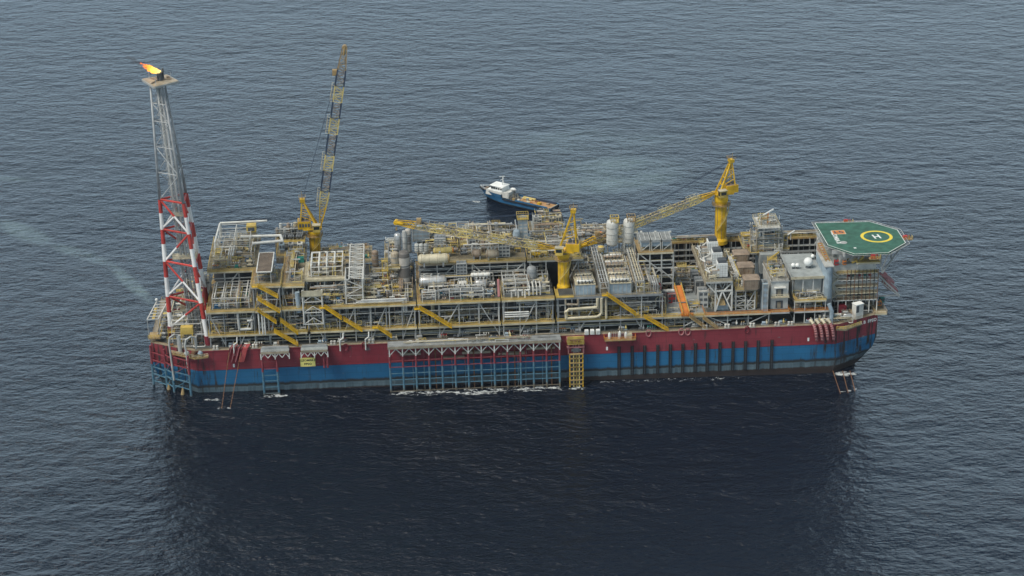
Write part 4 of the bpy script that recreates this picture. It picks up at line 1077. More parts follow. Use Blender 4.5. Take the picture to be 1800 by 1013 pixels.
def clutter(t, x0, x1, y0, y1, z, h, dens=1.0, pipes=1.0, frames=True, big=0.25):
    W, D = x1 - x0, y1 - y0
    if W < .5 or D < .5: return
    cx = 3.3; nx, ny = max(1, int(W / cx)), max(1, int(D / 3.1))
    for j in range(ny):
        for i in range(nx):
            if R.random() > min(1, dens * 1.1): continue
            x = x0 + W * (i + .5) / nx + U(-.6, .6); y = y0 + D * (j + .5) / ny + U(-.5, .5); k = R.random(); hh = min(h, 4.5)
            if k < .12: cabinet(t, x, y, z, U(1.0, 2.4), U(.9, 1.8), min(U(1.0, 2.6), h * .8), R.choice(['lgrey', 'grey', 'cream', 'white', 'beige', 'lblue', 'dgrey', 'hood']))
            elif k < .26: pump(t, x, y, z, pc(), R.choice(['grey', 'lgrey', 'blue', 'teal', 'beige', 'rust', 'hood']))
            elif k < .34 and h > 3: exch(t, x, y, z, U(2.4, 3.4), pc())
            elif k < .52: valves(t, x - 1.2, y, z, R.randint(2, 4), pc())
            elif k < .66 and h > 2.4: stand(t, x, y, z)
            elif k < .66 + big * .7 and h > 3:
                if R.random() < .5: hvessel(t, x - 1.4, x + 1.4, y, z + (1.4 if R.random() < .3 else 0), min(U(.5, .9), h * .3), R.choice(['silver', 'white', 'cream', 'lgrey', 'beige', 'hood', 'pale']))
                else: vvessel(t, x, y, z, U(.4, .85), min(h * .9, U(2.4, 5.0)), R.choice(['silver', 'white', 'lgrey', 'cream', 'beige', 'hood']))
            else: cabinet(t, x, y, z, U(.7, 1.5), U(.7, 1.3), U(.6, 1.4), R.choice(['beige', 'rust', 'grey', 'hood', 'cream'] + ACC), 'skid')
    if frames and h > 3.4 and W > 7 and D > 5:
        for _ in range(int(max(1, W * D / 190))):
            a = U(x0, x1 - 6); b = U(y0, max(y0 + .1, y1 - 5)); portal(t, a, a + U(4, min(9, x1 - a)), b, min(y1, b + U(3, 6)), z, min(h, U(2.6, 4.4)), R.choice(['white', 'lgrey', 'lgrey', 'cream']))
    for _ in range(min(34, int(W * D / 11 * max(.5, pipes * .6)) + 2)): walk(t, x0, x1, y0, y1, z, z + min(h, 4.6), R.randint(8, 16))
    for _ in range(int(W * D / 90) + 1):
        if W > 4: a = U(x0, x1 - 3.5); tray(t, a, U(a + 3, x1), U(y0, y1), z + U(1.8, min(h, 3.8) + .1))
    for _ in range(int(pipes * W * D / 60) + 1):
        zz = z + U(.8, min(h, 4.2)); r = R.choice([.1, .14, .18, .22, .3])
        if R.random() < .55:
            L = U(W * .3, W); a = U(x0, x1 - L); run_x(t, a, a + L, U(y0, y1 - 1), zz, r, R.choice([1, 1, 2, 3]), zdeck=z)
        else:
            L = U(D * .3, D); a = U(y0, y1 - L); run_y(t, a, a + L, U(x0, x1 - 1), zz, r, R.choice([1, 2, 3]), zdeck=z)

def face_pipes(t, x0, x1, y, z0, z1, n):
    """vertical drops and short headers seen in the open near face of a storey"""
    for _ in range(n):
        x = U(x0, x1 - .5); r = R.choice([.1, .14, .2, .3]); yy = y + U(.5, 5); k = R.random()
        if k < .45: pts = [(x, yy, z0), (x, yy, z1)]
        elif k < .7: w_ = U(1.5, min(7, max(1.6, x1 - x))); zz = U(z0 + 1.5, z1 - 2); pts = [(x, yy, z1), (x, yy, zz), (x + w_, yy, zz), (x + w_, yy, z1 if R.random() < .6 else z0)]
        else: w_ = U(4, max(4.1, (x1 - x0) * .8)); zz = U(z0 + 2, z1 - 1); a = U(x0, max(x0 + .1, x1 - w_)); pts = [(a, yy, zz), (a + w_, yy, zz)]
        build('pipe', MB().tube(pts, r), pc(), t)
    for _ in range(n): walk(t, x0, x1, y + .4, y + 4, z0 + .3, z1, 12)
    for k in range(2):
        if x1 - x0 > 5: a = U(x0, x1 - 4); tray(t, a, U(a + 3, x1), y + 1 + k, U(z0 + 4, z1 - .6))

def level(t, x0, x1, y0, y1, z, near=True, left=True, right=False, far=False, wmat='ochre', deck='deck', fasc='cream', rail='amber', ww=1.9, fh=.7):
    build('deck', MB().box(x0, x1, y0, y1, z - .25, z), deck, t)
    if near:
        build('walkway', MB().box(x0, x1, y0 - .02, y0 + ww, z + .004, z + .05), wmat, t)
        build('edge_beam', MB().box(x0, x1, y0 - .15, y0 + .06, z - fh, z - .02), fasc, t)
    if left: build('walkway', MB().box(x0 - .02, x0 + 1.3, y0 + ww, y1, z + .004, z + .05), wmat if R.random() < .5 else 'tdeck', t)
    pts = []
    g = MB()
    if near: g.rail([(x0, y0, z), (x1, y0, z)], 1.15, 1.6, .065); g.box(x0, x1, y0 - .03, y0, z, z + .22)
    if left: g.rail([(x0, y0, z), (x0, y1, z)], 1.15, 1.8, .05)
    if right: g.rail([(x1, y0, z), (x1, y1, z)], 1.15, 1.8, .05)
    if far: g.rail([(x0, y1, z), (x1, y1, z)], 1.15, 1.8, .05)
    if g.v: build('railing', g, rail, t)
def columns(t, xs, ys, z0, z1, r=.38, mat='lgrey', brace=True):
    for x in xs:
        for y in ys: build('column', MB().cyl((x, y, z0), (x, y, z1), r * .8, n=8), mat if R.random() < .7 else 'grey', t)
    if brace:
        y = ys[0]
        for k in range(len(xs) - 1):
            if (k + int(xs[0])) % 2: continue
            a, b = ((xs[k], y, z0 + .5), (xs[k + 1], y, z1 - .6)) if k % 3 else ((xs[k + 1], y, z0 + .5), (xs[k], y, z1 - .6))
            build('brace', MB().cyl(a, b, r * .7), mat, t)
def lin(a, b, n): return [a + (b - a) * k / (n - 1) for k in range(n)]

def stair(label, a, b, w=1.1, mat='yellow', group='yellow stairs on the near side of the plant', landing=True):
    a, b = V(a), V(b); d = b - a; h = V((d.x, d.y, 0)).normalized(); s = V((-h.y, h.x, 0)); z = V((0, 0, 1))
    t = thing('stairway', label, 'stairs', tuple(b), group)
    for sg in (-1, 1):
        o_ = s * sg * w / 2
        build('stringer', MB().bar(a + o_, b + o_, .42), mat, t)
        g = MB().cyl(a + o_ + z * 1.1, b + o_ + z * 1.1, .13, n=4).cyl(a + o_ + z * .6, b + o_ + z * .6, .08, n=4)
        n = max(2, int(d.length / 1.6))
        for k in range(n + 1): p = a + d * (k / n) + o_; g.cyl(p, p + z * 1.1, .08, n=4)
        build('handrail', g, mat, t)
    g = MB(); n = max(3, int(abs(d.z) / .28))
    for k in range(n): p = a + d * ((k + .5) / n); g.box(p.x - .22 - abs(s.x) * w / 2, p.x + .22 + abs(s.x) * w / 2, p.y - abs(s.y) * w / 2 - .02, p.y + abs(s.y) * w / 2, p.z - .03, p.z + .03)
    build('tread', g, 'ochre' if mat == 'yellow' else mat, t)
    if landing:
        g = MB(); p = a - h * .9; g.box(p.x - 1.1, p.x + 1.1, p.y - .8, p.y + .8, p.z - .15, p.z); g.rail([(p.x - 1.1, p.y - .8, p.z), (p.x + 1.1, p.y - .8, p.z)], 1.1, .9, .07)
        build('landing', g, mat, t)
    return t
riser_rack()

# ------------------------------------------------------------------ the topside modules, left to right
L1, L2, L3 = 24.2, 34.0, 42.5
NY = -29.2

def under_deck():
    # pipe trays and gear on the main deck under the lowest plant storey
    t = thing('main_deck_piping', 'dark band of pipes and valves on the main deck under the lowest plant storey', 'pipework', (0, -26, DK))
    for x in range(-112, 118, 9):
        if R.random() < .9: pump(t, x + U(-2, 2), -29 + U(-.6, 1.6), DK, pc(), R.choice(['grey', 'lgrey', 'dgrey', 'white', 'lblue']))
        if R.random() < .7: valves(t, x + U(-3, 3), -28.6 + U(-.6, 2), DK, R.randint(2, 4), pc())
        if R.random() < .5: cabinet(t, x + U(-3, 3), -27 + U(-1, 2), DK, U(1.4, 3), 1.4, U(1, 2), R.choice(['white', 'lgrey', 'cream', 'grey']))
    for k in range(9):
        y = -27.5 + k * .9; a = U(-120, -60); b = U(20, 118); build('pipe', MB().cyl((a, y, DK + 1.2 + .3 * (k % 3)), (b, y, DK + 1.2 + .3 * (k % 3)), U(.12, .35)), R.choice(['lgrey', 'grey', 'cream', 'dgrey']), t)
    for k in range(13):
        x = -114 + k * 18.5; build('pipe_stand', MB().bar((x, -28, DK), (x, -28, DK + 2.2), .25).bar((x, -20, DK), (x, -20, DK + 2.2), .25).bar((x, -28, DK + 1), (x, -20, DK + 1), .2), 'grey', t)
under_deck()

def plant(name, label, cat, x0, x1, y0, levels_, nx, face=10, y1=14, dens=(.55, .6), pipes=1.0, top=4.2, deckmats=('deck', 'deck'), fasc=('cream', 'cream'), wm=('ochre', 'ochre'), topz=34.0):
    """a two storey near side module: storeys at L1 and L2"""
    t = thing(name, label, cat, ((x0 + x1) / 2, (y0 + y1) / 2, DK))
    xs = lin(x0 + .6, x1 - .6, nx)
    columns(t, xs, (y0 + 1.0, y0 + 9), DK, topz - .3, .34)
    for i, z in enumerate(levels_):
        yy0 = y0 if i == 0 else y0
        level(t, x0, x1, yy0, y1, z, wmat=wm[i], deck=deckmats[i], fasc=fasc[i])
    if topz > L1: build('beam', MB().bar((x0, y0 + 1, (L1 + L2) / 2 + 1.5), (x1, y0 + 1, (L1 + L2) / 2 + 1.5), .3), 'lgrey', t)
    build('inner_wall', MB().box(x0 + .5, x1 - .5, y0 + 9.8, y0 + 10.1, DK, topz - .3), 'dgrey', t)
    face_pipes(t, x0 + 1, x1 - 1, y0 + .8, L1 + .3 if topz > L1 else DK + .3, topz - .6, face)
    clutter(t, x0 + 1, x1 - 1, y0 + 2.2, y0 + 9, L1, 5.5, dens[0], .8, frames=False)
    return t

# ---- module 1 : far left, open pipework roof
m1 = plant('process_module', 'leftmost process module beside the flare tower with an open white pipe grid on top', 'process module', -119.2, -100.8, NY, (L1, L2), 4, 14)
portal(m1, -117, -103, -26.5, -10, L2, 4.6, 'white')
clutter(m1, -117.5, -102, -26.5, -10, L2, 4.0, .7, 2.2)
for k in range(5): run_y(m1, -26, -10, -116 + 3 * k, L2 + 4.9, .22, 1, mat='white')
build('pipe_loop', MB().tube([(-107.5, NY + .6, L2 - .5), (-107.2, NY + .6, L1 + 2), (-102.4, NY + .6, L1 + 2), (-102.2, NY + .6, L1 + 5.5), (-104, NY + .6, L1 + 5.5)], .5, 8), 'lgrey', m1)
t = thing('process_module', 'raised far left module behind the open pipe grid, with white pipe loops on top', 'process module', (-110, 8, DK))
columns(t, lin(-119, -102, 4), (-8, 8, 22), L2, L3, .4)
level(t, -119.8, -100.8, -9, 27, L3, deck='tdeck', wmat='ochre')
for z in (L2 + 2.6, L2 + 5.2): build('beam', MB().bar((-119, -8, z), (-102, -8, z), .35), 'lgrey', t)
build('inner_wall', MB().box(-118.5, -101.5, 2, 2.3, L2, L3 - .3), 'dgrey', t)
clutter(t, -118.4, -102, -7, 25, L3, 4.4, .62, 1.3)
portal(t, -116.5, -104, 8, 26, L3, 6.2, 'white')
build('pipe_loop', MB().tube([(-108, 15, L3 + 5), (-92, 14, L3 + 5.2), (-91, 8, L3 + 5.2), (-103, 7, L3 + 5)], .55, 8), 'white', t)
build('pipe_loop', MB().tube([(-117, 26, L3), (-117, 26, L3 + 6.6), (-117.5, 6, L3 + 6.6), (-117.5, 6, L3)], .4, 8), 'white', t)
build('pipe_loop', MB().tube([(-117, 27, L3 + 6.6), (-98, 27, L3 + 6.8)], .4, 8), 'white', t)
vt = thing('vent_stack', 'grey square stack topped by a yellow box at the far left side of the plant', 'stack', (-97.5, 24, L3))
p = atz(444, 428, L3); X, Y = p.x, min(p.y, 27)
vt.location = (X, Y, L3); vt['_o'] = (X, Y, L3)
build('stack_shaft', MB().box(X - 1.7, X + 1.7, Y - 1.7, Y + 1.7, L3 - 8, L3 + 5.5), 'beige', vt)
build('stack_cap', MB().box(X - 1.9, X + 1.9, Y - 1.9, Y + 1.9, L3 + 5.5, L3 + 8.2), 'amber', vt)
build('cap_louvre', MB().box(X - 1.3, X + 1.3, Y - 1.96, Y - 1.9, L3 + 6, L3 + 7.6), 'dgrey', vt)
vt = thing('filter_skid', 'cluster of vertical filters and pipes right of the square stack at the far side', 'filter skid', (-91.5, 26, L3))
build('skid_base', MB().box(-95, -88.5, 22, 27, L3 - 10, L3), 'beige', vt)
for k in range(4): vvessel(vt, -94 + k * 1.5, 24.5 + (k % 2), L3, .65, 4.5 + (k % 2) * 1.6, R.choice(['hood', 'beige', 'lgrey']))
for k in range(4): run_x(vt, -95, -89, 23.5, L3 + 1 + k, .14)

# ---- stair tower with the dark ribbed roof
t = thing('stair_tower', 'open stair tower carrying a dark ribbed roof with a white border', 'stair tower', (-95, -22, DK))
level(t, -101.8, -90.4, NY + 2, -10, L3 + .6, wmat='ochre', deck='tdeck', right=True)
level(t, -100.5, -90.6, NY - 1.6, -14, L2 + .4, wmat='ochre', deck='deck'); level(t, -100.8, -88, NY, -12, L1, wmat='ochre')
columns(t, (-101, -96, -91), (NY + 2.4, -14), DK, L3 + .3, .36)
for k, x in enumerate((-99.4, -98.1, -97.2)): build('riser_pipe', MB().tube([(x, NY - 1.2, L2 + 1), (x, NY - 1.4, L1 + .6 - .2 * k)], .3, 8), 'white', t)
zr = L3 + 5.5
c4 = [atz(457, 445, zr), atz(482.5, 445, zr), atz(476, 479, zr), atz(449.5, 479, zr)]
x0, x1, yb, yf = (c4[0].x + c4[3].x) / 2, (c4[1].x + c4[2].x) / 2, c4[0].y, c4[3].y
build('roof_panel', MB().box(x0, x1, yf, yb, zr - .3, zr), 'black', t)
g = MB()
for k in range(22): u = yf + (yb - yf) * (k + .5) / 22; g.box(x0 + .3, x1 - .3, u - .14, u + .14, zr, zr + .12)
build('roof_rib', g, 'hood', t)
g = MB().bar((x0, yf, zr), (x1, yf, zr), .4).bar((x0, yb, zr), (x1, yb, zr), .4).bar((x0, yf, zr), (x0, yb, zr), .4).bar((x1, yf, zr), (x1, yb, zr), .4)
build('roof_border', g, 'white', t)
for x in (x0 + .4, x1 - .4):
    for y in (yf + .4, yb - .4): build('roof_post', MB().bar((x, y, L3 + .6), (x, y, zr), .3), 'lgrey', t)
clutter(t, -100.5, -92, -23, -12, L3 + .6, 3.5, .9, 1.5, frames=False)
clutter(t, -100, -91, -27, -15, L2 + .4, 4.5, .9, 1.5)
clutter(t, -100, -89, -27, -15, L1, 4.5, .8, 1.5, frames=False)

# ---- module 2 behind the stair tower to the white lattice
t = thing('process_module', 'tan decked module right of the ribbed roof with an orange cluttered lower bay', 'process module', (-87, -10, DK))
level(t, -90.2, -81.5, NY + 3.5, 8, L3 - .4, wmat='ochre', deck='tdeck')
columns(t, (-90, -86, -82), (NY + 4, -12), DK, L3 - .6, .34)
build('hanging_bay', MB().box(-90, -83.6, NY + 3.6, NY + 7, L3 - 5.6, L3 - 5.3).rail([(-90, NY + 3.6, L3 - 5.3), (-83.6, NY + 3.6, L3 - 5.3)], 1.2, 1, .07), 'ochre', t)
clutter(t, -89.6, -84, NY + 4.2, NY + 8, L3 - 5.3, 3, .9, 1, frames=False)
clutter(t, -89, -82.5, -22, 10, L3 - .4, 4, .7, 1.7)
build('blue_duct', MB().cyl((-84.0, NY + 1.6, L2 - 2), (-84.3, NY + 1.6, L3 - 2.2), .95, n=12), 'lblue', t)
level(t, -90.4, -81, NY, -5, L2, wmat='ochre'); level(t, -88, -80, NY, -5, L1, wmat='ochre')
clutter(t, -89, -82, NY + 3, NY + 10, L2, 4, .8, 1.2); clutter(t, -89, -82, NY + 3, NY + 9, L1, 4, .8, 1.5)
face_pipes(t, -90, -82, NY, L1, L2 - .5, 8)
build('teal_skid', MB().box(*(lambda q: (q.x - 2.6, q.x + 2.6, q.y - 1, q.y + 1))(atz(523, 457, L3 + .5)), L3 - .4, L3 + 1.6, .1), 'teal', t)

# far side: generator deck left of crane
t = thing('generator_deck', 'raised far side deck with dark generator sets left of the upright crane', 'generator deck', (-87, 22, L3))
p0, p1 = atz(488, 426, L3 + 2), atz(540, 424, L3 + 2)
yb = min(p0.y, 20)
za = CAM_P.z  # height that puts the front edge on its sight line
fz = aty(512, 426, 20).z
level(t, aty(488, 426, 20).x, aty(536, 424, 20).x, 20, 31, fz, deck='tdeck', wmat='amber', right=True)
X0 = aty(488, 426, 20).x; X1 = aty(536, 424, 20).x
columns(t, lin(X0 + .5, X1 - .5, 3), (20.6, 29), L3 - 9, fz - .2, .3)
for k in range(3):
    hvessel(t, X0 + 1 + k * 3.2, X0 + 3.4 + k * 3.2, 23, fz, .8, 'dgrey', 'generator')
    cabinet(t, X0 + 2.2 + k * 3.2, 27.5, fz, 2.6, 3, 3.6, R.choice(['dgrey', 'beige', 'lgrey']), 'enclosure')
vvessel(t, X0 + 7, 28, fz, .9, 5.5, 'cream'); portal(t, X0 + 1, X1 - 1, 24, 30, fz, 4.4, 'white')
level(t, X0, X1 + 1, 8, 20, L3 - 1.2, deck='deck', wmat='ochre')
for k in range(3): cabinet(t, X0 + 2 + k * 3.6, 15, L3 - 1.2, 2.2, 2.4, 2.6, ('lblue', 'lgrey', 'white')[k])

# ---- module 3 : white frames and the tall white lattice rack
t = plant('process_module', 'module with broad white pipe frames on its roof, left of the tall white lattice rack', 'process module', -81.2, -50, NY, (L1, L2), 6, 22)
level(t, -81.5, -66, -20, -1, L3 - .5, deck='tdeck', wmat='cream', fasc='cream', rail='cream')
columns(t, (-81, -74, -66.6), (-19.4, -4), L2, L3 - .7, .34)
portal(t, -79, -67, -17, -2, L3 - .5, 4.0, 'white')
for k in range(4): build('pipe_loop', MB().tube([(-79 + 3 * k, -16 + k, L3), (-79 + 3 * k, -16 + k, L3 + 3.6), (-79 + 3 * k, -2, L3 + 3.6), (-74 + 2.4 * k, -2, L3 + 3.6)], .38, 8), 'white', t)
clutter(t, -80, -67.5, -17, -2, L3 - .5, 3.6, .8, 1.4, frames=False)
clutter(t, -80, -67, 0, 13, L2, 4, .9, 1.2)
clutter(t, -66, -51, -26, -6, L2, 4.4, .6, 1.6)
t.children
# front lattice pair (two bays of chevrons)
g = MB()
for (a, b) in ((533, 567),):
    xa, xb = aty(a, 540, -30).x, aty(b, 540, -30).x
    for x in (xa, (xa + xb) / 2 * 0 + xb): g.cyl((x, -30, L1 + 3.4), (x, -30, L3 - .5), .33, n=6)
    for z in (L2 - 3.6, L2 + 1.2, L2 + 5.6 - 0):
        g.bar((xa, -30, z - 2.6), (xb, -30, z - 2.6), .3).bar((xa, -30, z - 2.6), ((xa + xb) / 2, -30, z), .26).bar(((xa + xb) / 2, -30, z), (xb, -30, z - 2.6), .26)
build('chevron_frame', g, 'white', t)
build('front_platform', MB().box(xa - .4, xb + .2, -30.4, -25, L3 - 3.2, L3 - 2.9).box(xa - .4, xb + .2, -30.5, -30.4, L3 - 2.9, L3 - .6), 'cream', t)

t = thing('lattice_rack', 'tall white braced lattice rack rising above the plant right of the upright crane', 'lattice rack', (-62, -8, DK))
def rack(t, xa, xb, ya, yb, z0, z1, nz, mat='white', r=.3):
    for x in (xa, xb):
        for y in (ya, (ya + yb) / 2, yb): build('rack_post', MB().bar((x, y, z0), (x, y, z1), r * 1.5), mat, t)
    g = MB()
    for k in range(nz + 1):
        z = z0 + (z1 - z0) * k / nz
        for y in (ya, yb): g.bar((xa, y, z), (xb, y, z), r)
        for x in (xa, xb): g.bar((x, ya, z), (x, yb, z), r)
        if k < nz:
            zn = z0 + (z1 - z0) * (k + 1) / nz
            g.bar((xa, ya, z if k % 2 else zn), (xb, ya, zn if k % 2 else z), r * .8)
            for x in (xa, xb): g.bar((x, ya, z), (x, (ya + yb) / 2, zn), r * .7).bar((x, (ya + yb) / 2, zn), (x, yb, z), r * .7)
    build('rack_lattice', g, mat, t)
xa, xb = aty(608, 520, -26).x, aty(638, 520, -26).x
rack(t, xa, xb, -26, -14, L2, L2 + 10, 3)
g = MB()      # sloping top lattice running away from the viewer
for k in range(15):
    y = -26 + 2.6 * k
    g.bar((xa + 1.5, y, L2 + 10), (xb + .4, y, L2 + 10), .3)
    if k < 14: g.bar((xa + 1.5 if k % 2 else xb + .4, y, L2 + 10), (xb + .4 if k % 2 else xa + 1.5, y + 2.6, L2 + 10), .26)
g.bar((xa + 1.5, -26, L2 + 10), (xa + 1.5, 10.4, L2 + 10), .4).bar((xb + .4, -26, L2 + 10), (xb + .4, 10.4, L2 + 10), .4)
for y in (-14, -2, 10): g.bar((xb + .4, y, L2), (xb + .4, y, L2 + 10), .4).bar((xa + 1.5, y, L2), (xa + 1.5, y, L2 + 10), .4)
build('top_lattice', g, 'white', t)
for k in range(5): build('rack_pipe', MB().tube([(xa + 2 + k * .9, -24, L2 + 9.4), (xa + 2 + k * .9, 9, L2 + 9.4)], .2), pc(), t)
t2 = thing('lattice_rack', 'pair of thin grey racks standing at the far edge behind the tall white lattice', 'lattice rack', (-62, 26, DK))
f0, f1 = aty(603, 440, 24).x, aty(640, 440, 24).x
rack(t2, f0, (f0 + f1) / 2 - .6, 24, 29, L2 - 4, aty(620, 437, 24).z, 4, 'lgrey', .18)
rack(t2, (f0 + f1) / 2 + .6, f1, 24, 29, L2 - 4, aty(620, 437, 24).z, 4, 'lgrey', .18)

# far side spread between crane 1 and lattice, and behind
t = thing('pipe_deck', 'low far side deck of small white vents between the upright crane and the thin racks', 'pipe deck', (-72, 20, DK))
level(t, -78.5, -56, 13, 30, L2 + 1.6, deck='tdeck', wmat='ochre', rail='cream')
for k in range(15): build('vent_post', MB().tube([(-76 + k * 1.35, 17 + U(-1, 3), L2 + 1.6), (-76 + k * 1.35, 17, L2 + 4.0 + U(0, 1))], .16), R.choice(['white', 'cream', 'lgrey']), t)
clutter(t, -77, -57, 15, 28, L2 + 1.6, 3, .6, .6, frames=False)

# ---- module 4 : grey clutter and the banded column
t = plant('process_module', 'dark cluttered module between the white lattice rack and the banded column', 'process module', -50, -39, NY, (L1, L2), 3, 9)
clutter(t, -57, -48, -24, 12, L2, 7, .9, 1.2, big=.4)
clutter(t, -49, -40, -27, -8, L2, 4, 1, 1.2); clutter(t, -49, -40, -8, 12, L2, 6, 1, 1.2, big=.5)
clutter(t, -80, -67, -27, -8, L2, 6, 1, 1.5, big=.5); face_pipes(t, -80, -60, -24, L2, L3 - 1, 10)
level(t, -50.5, -44.6, -12, 14, L3, deck='deck', wmat='tdeck', rail='amber')
clutter(t, -50, -45, -10, 12, L3, 5, .9, 1.5, big=.5)
for k in range(3):
    build('yellow_ladder_frame', MB().bar((-51.5, -13 + k * .1, L2 + 4 * k), (-51.5, -13, L2 + 4 * k + 4), .3).bar((-49.6, -13, L2 + 4 * k), (-49.6, -13, L2 + 4 * k + 4), .3).box(-51.8, -49.3, -13.8, -12.4, L2 + 4 * k + 3.7, L2 + 4 * k + 4).rail([(-51.8, -13.8, L2 + 4 * k + 4), (-49.3, -13.8, L2 + 4 * k + 4)], 1.2, .9, .09), 'amber', t)
for k in range(4): build('pipe', MB().tube([(-63 + k, NY + .8, L2 + 1 + k * .4), (-44.5 + k * .6, NY + .8, L2 + 1 + k * .4), (-44.5 + k * .6, NY + 1.2, L2 - 3)], .28, 8), 'white' if k % 2 else 'silver', t)
p = atz(712, 505, L2)
t = thing('banded_column', 'big vertical drum with pale and dark bands standing left of the cream vessel', 'column', (p.x, p.y + 2.2, L2))
X, Y = p.x, p.y + 2.2
h = (aty(712, 442, Y).z - L2)
build('column_shell', MB().lathe((X, Y, L2), [(2.25, 0), (2.25, h - 1.6), (2.1, h - .6), (1.6, h), (.05, h + .3)], 20), 'bands', t, False)
build('column_skirt', MB().lathe((X, Y, L2 - .2), [(2.6, 0), (2.4, 1.2)], 20), 'grey', t)
build('column_ladder', MB().bar((X + 2.5, Y - 1, L2), (X + 2.5, Y - 1, L2 + h), .12).bar((X + 2.5, Y - .4, L2), (X + 2.5, Y - .4, L2 + h), .12).lathe((X, Y, L2 + h * .6), [(2.5, 0), (2.5, .25)], 20), 'dgrey', t)

def tower_vessel(px, pyb, pyt, z, r, mat, label, name='column_vessel', cat='vessel', bands='grey', top=None, group=None):
    p = atz(px, pyb, z); t = thing(name, label, cat, (p.x, p.y + r, z), group); Y = p.y + r
    h = aty(px, pyt, Y).z - z
    build('vessel_shell', MB().lathe((p.x, Y, z), [(r * .9, 0), (r, .8), (r, h - r * .6), (r * .85, h - r * .25), (r * .5, h - r * .06), (.03, h)], 16), mat, t, True)
    g = MB()
    for f in (.2, .45, .7): g.lathe((p.x, Y, z + h * f), [(r * 1.05, 0), (r * 1.05, .25)], 16)
    build('vessel_band', g, bands, t)
    build('ladder', MB().bar((p.x + r + .25, Y - .5, z), (p.x + r + .25, Y - .5, z + h), .1).bar((p.x + r + .25, Y, z), (p.x + r + .25, Y, z + h), .1), 'lgrey', t)
    if top:
        g = MB().lathe((p.x, Y, z + h - r * .5), [(r * 1.35, 0), (r * 1.35, .2)], 12); n = 10
        for k in range(n):
            a0, a1 = 2 * PI * k / n, 2 * PI * (k + 1) / n; q = V((p.x, Y, z + h - r * .3))
            g.rail([q + V((r * 1.3 * math.cos(a0), r * 1.3 * math.sin(a0), 0)), q + V((r * 1.3 * math.cos(a1), r * 1.3 * math.sin(a1), 0))], 1.3, 1, .08)
        build('top_platform', g, top, t)
    return t, p.x, Y, h
# ---- far side columns between the white lattice and the cream vessel
tower_vessel(700, 447, 410, L3, 1.35, 'silver', 'silver vertical vessel standing beside a white pipe frame left of the striped pair')
tower_vessel(712.5, 447, 405, L3, .95, 'lgrey', 'slim grey vertical vessel, left of the striped pair on the far side')
tower_vessel(718.5, 446, 402, L3, 1.2, 'bands', 'dark banded vertical vessel, right of the striped pair on the far side')
tower_vessel(695, 478, 442, L3 - 2, 1.6, 'beige', 'beige vertical vessel at the corner below the silver vertical vessel')
tower_vessel(660, 470, 440, L2 + 3, 1.3, 'hood', 'brown vertical vessel right of the tall white lattice rack')
tower_vessel(681, 468, 440, L2 + 3, 1.1, 'lgrey', 'grey vertical vessel in the dark cluttered module left of the beige one')

# ---- module 5 : cream vessel deck
t = plant('process_module', 'central module with pipe portals along its near roof edge right of the banded column', 'process module', -38.5, -6.5, NY, (L1, L2), 5, 20)
m5 = t
portal(t, -36.5, -31.5, -28.4, -26, L2, 4.4, 'white'); portal(t, -26, -13, -28.2, -24.5, L2, 4.0, 'white')
clutter(t, -37.5, -8, -28, -9, L2, 4.6, .78, 1.8, frames=False, big=.3)
for k in range(4): exch(t, -27 + k * 4.2, -22, L2 + .1, 3.6, 'silver')
t = thing('vessel_deck', 'raised deck with tan edge carrying large cream and brown horizontal vessels', 'vessel deck', (-20, 6, L3))
e0, e1 = atz(735, 464, L3), atz(925, 459, L3)
YE = (e0.y + e1.y) / 2
level(t, e0.x, e1.x, YE, 28, L3, deck='tdeck', wmat='ochre', fasc='beige')
columns(t, lin(e0.x + .5, e1.x - .5, 7), (YE + .6, YE + 14), L2, L3 - .3, .36)
for k in range(5): build('beam', MB().bar((e0.x, YE + .5 + k % 2, L2 + 2.3 + k), (e1.x, YE + .5 + k % 2, L2 + 2.3 + k), .28), 'lgrey', t)
build('inner_wall', MB().box(e0.x + 1, e1.x - 1, YE + 9, YE + 9.3, DK, L3 - .3), 'dgrey', t)
clutter(t, e0.x + 17, e1.x - 1, YE + 7, 26, L3, 4.6, .8, 1.8, big=.4)
clutter(t, e0.x + 2, e0.x + 16, YE + 10, 26, L3, 4.6, .8, 1.8, big=.4)

def bigvessel(px0, px1, pyc, z, r, mat, label, end=None):
    p0, p1 = atz(px0, pyc, z + r), atz(px1, pyc, z + r); Y = (p0.y + p1.y) / 2
    t = thing('horizontal_vessel', label, 'vessel', ((p0.x + p1.x) / 2, Y, z)); L = p1.x - p0.x
    prof = [(.01, 0), (r * .6, r * .14), (r * .92, r * .4), (r, r * .7), (r, L - r * .7), (r * .92, L - r * .4), (r * .6, L - r * .14), (.01, L)]
    build('vessel_shell', MB().lathe((p0.x, Y, z + r), prof, 18, 'x'), mat, t, True)
    g = MB()
    for f in (.2, .8): u = p0.x + L * f; g.box(u - .3, u + .3, Y - r * .85, Y + r * .85, z - .9, z + r * .6)
    build('saddle', g, 'grey', t)
    g = MB()
    for f in (.2, .45, .7): u = p0.x + L * f; g.cyl((u, Y, z + 2 * r - .1), (u, Y, z + 2 * r + .9), .3, n=8).cyl((u, Y, z + 2 * r + .7), (u, Y, z + 2 * r + .9), .45, n=8)
    build('nozzle', g, 'lgrey', t)
    g = MB()
    for f in (.12, .36, .62, .88): g.lathe((p0.x + L * f, Y, z + r), [(r * 1.02, 0), (r * 1.02, .15)], 18, 'x')
    build('band', g, 'beige' if mat != 'beige' else 'hood', t)
    if end: build('end_cover', MB().lathe((p1.x - r * .3, Y, z + r), [(r * .9, 0), (r * .7, r * .3), (.02, r * .5)], 16, 'x'), end, t, True)
    return t, Y
bigvessel(734, 790, 455, L3 + .9, 2.0, 'cream', 'large cream horizontal vessel at the edge of the raised deck right of the banded column', 'ochre')
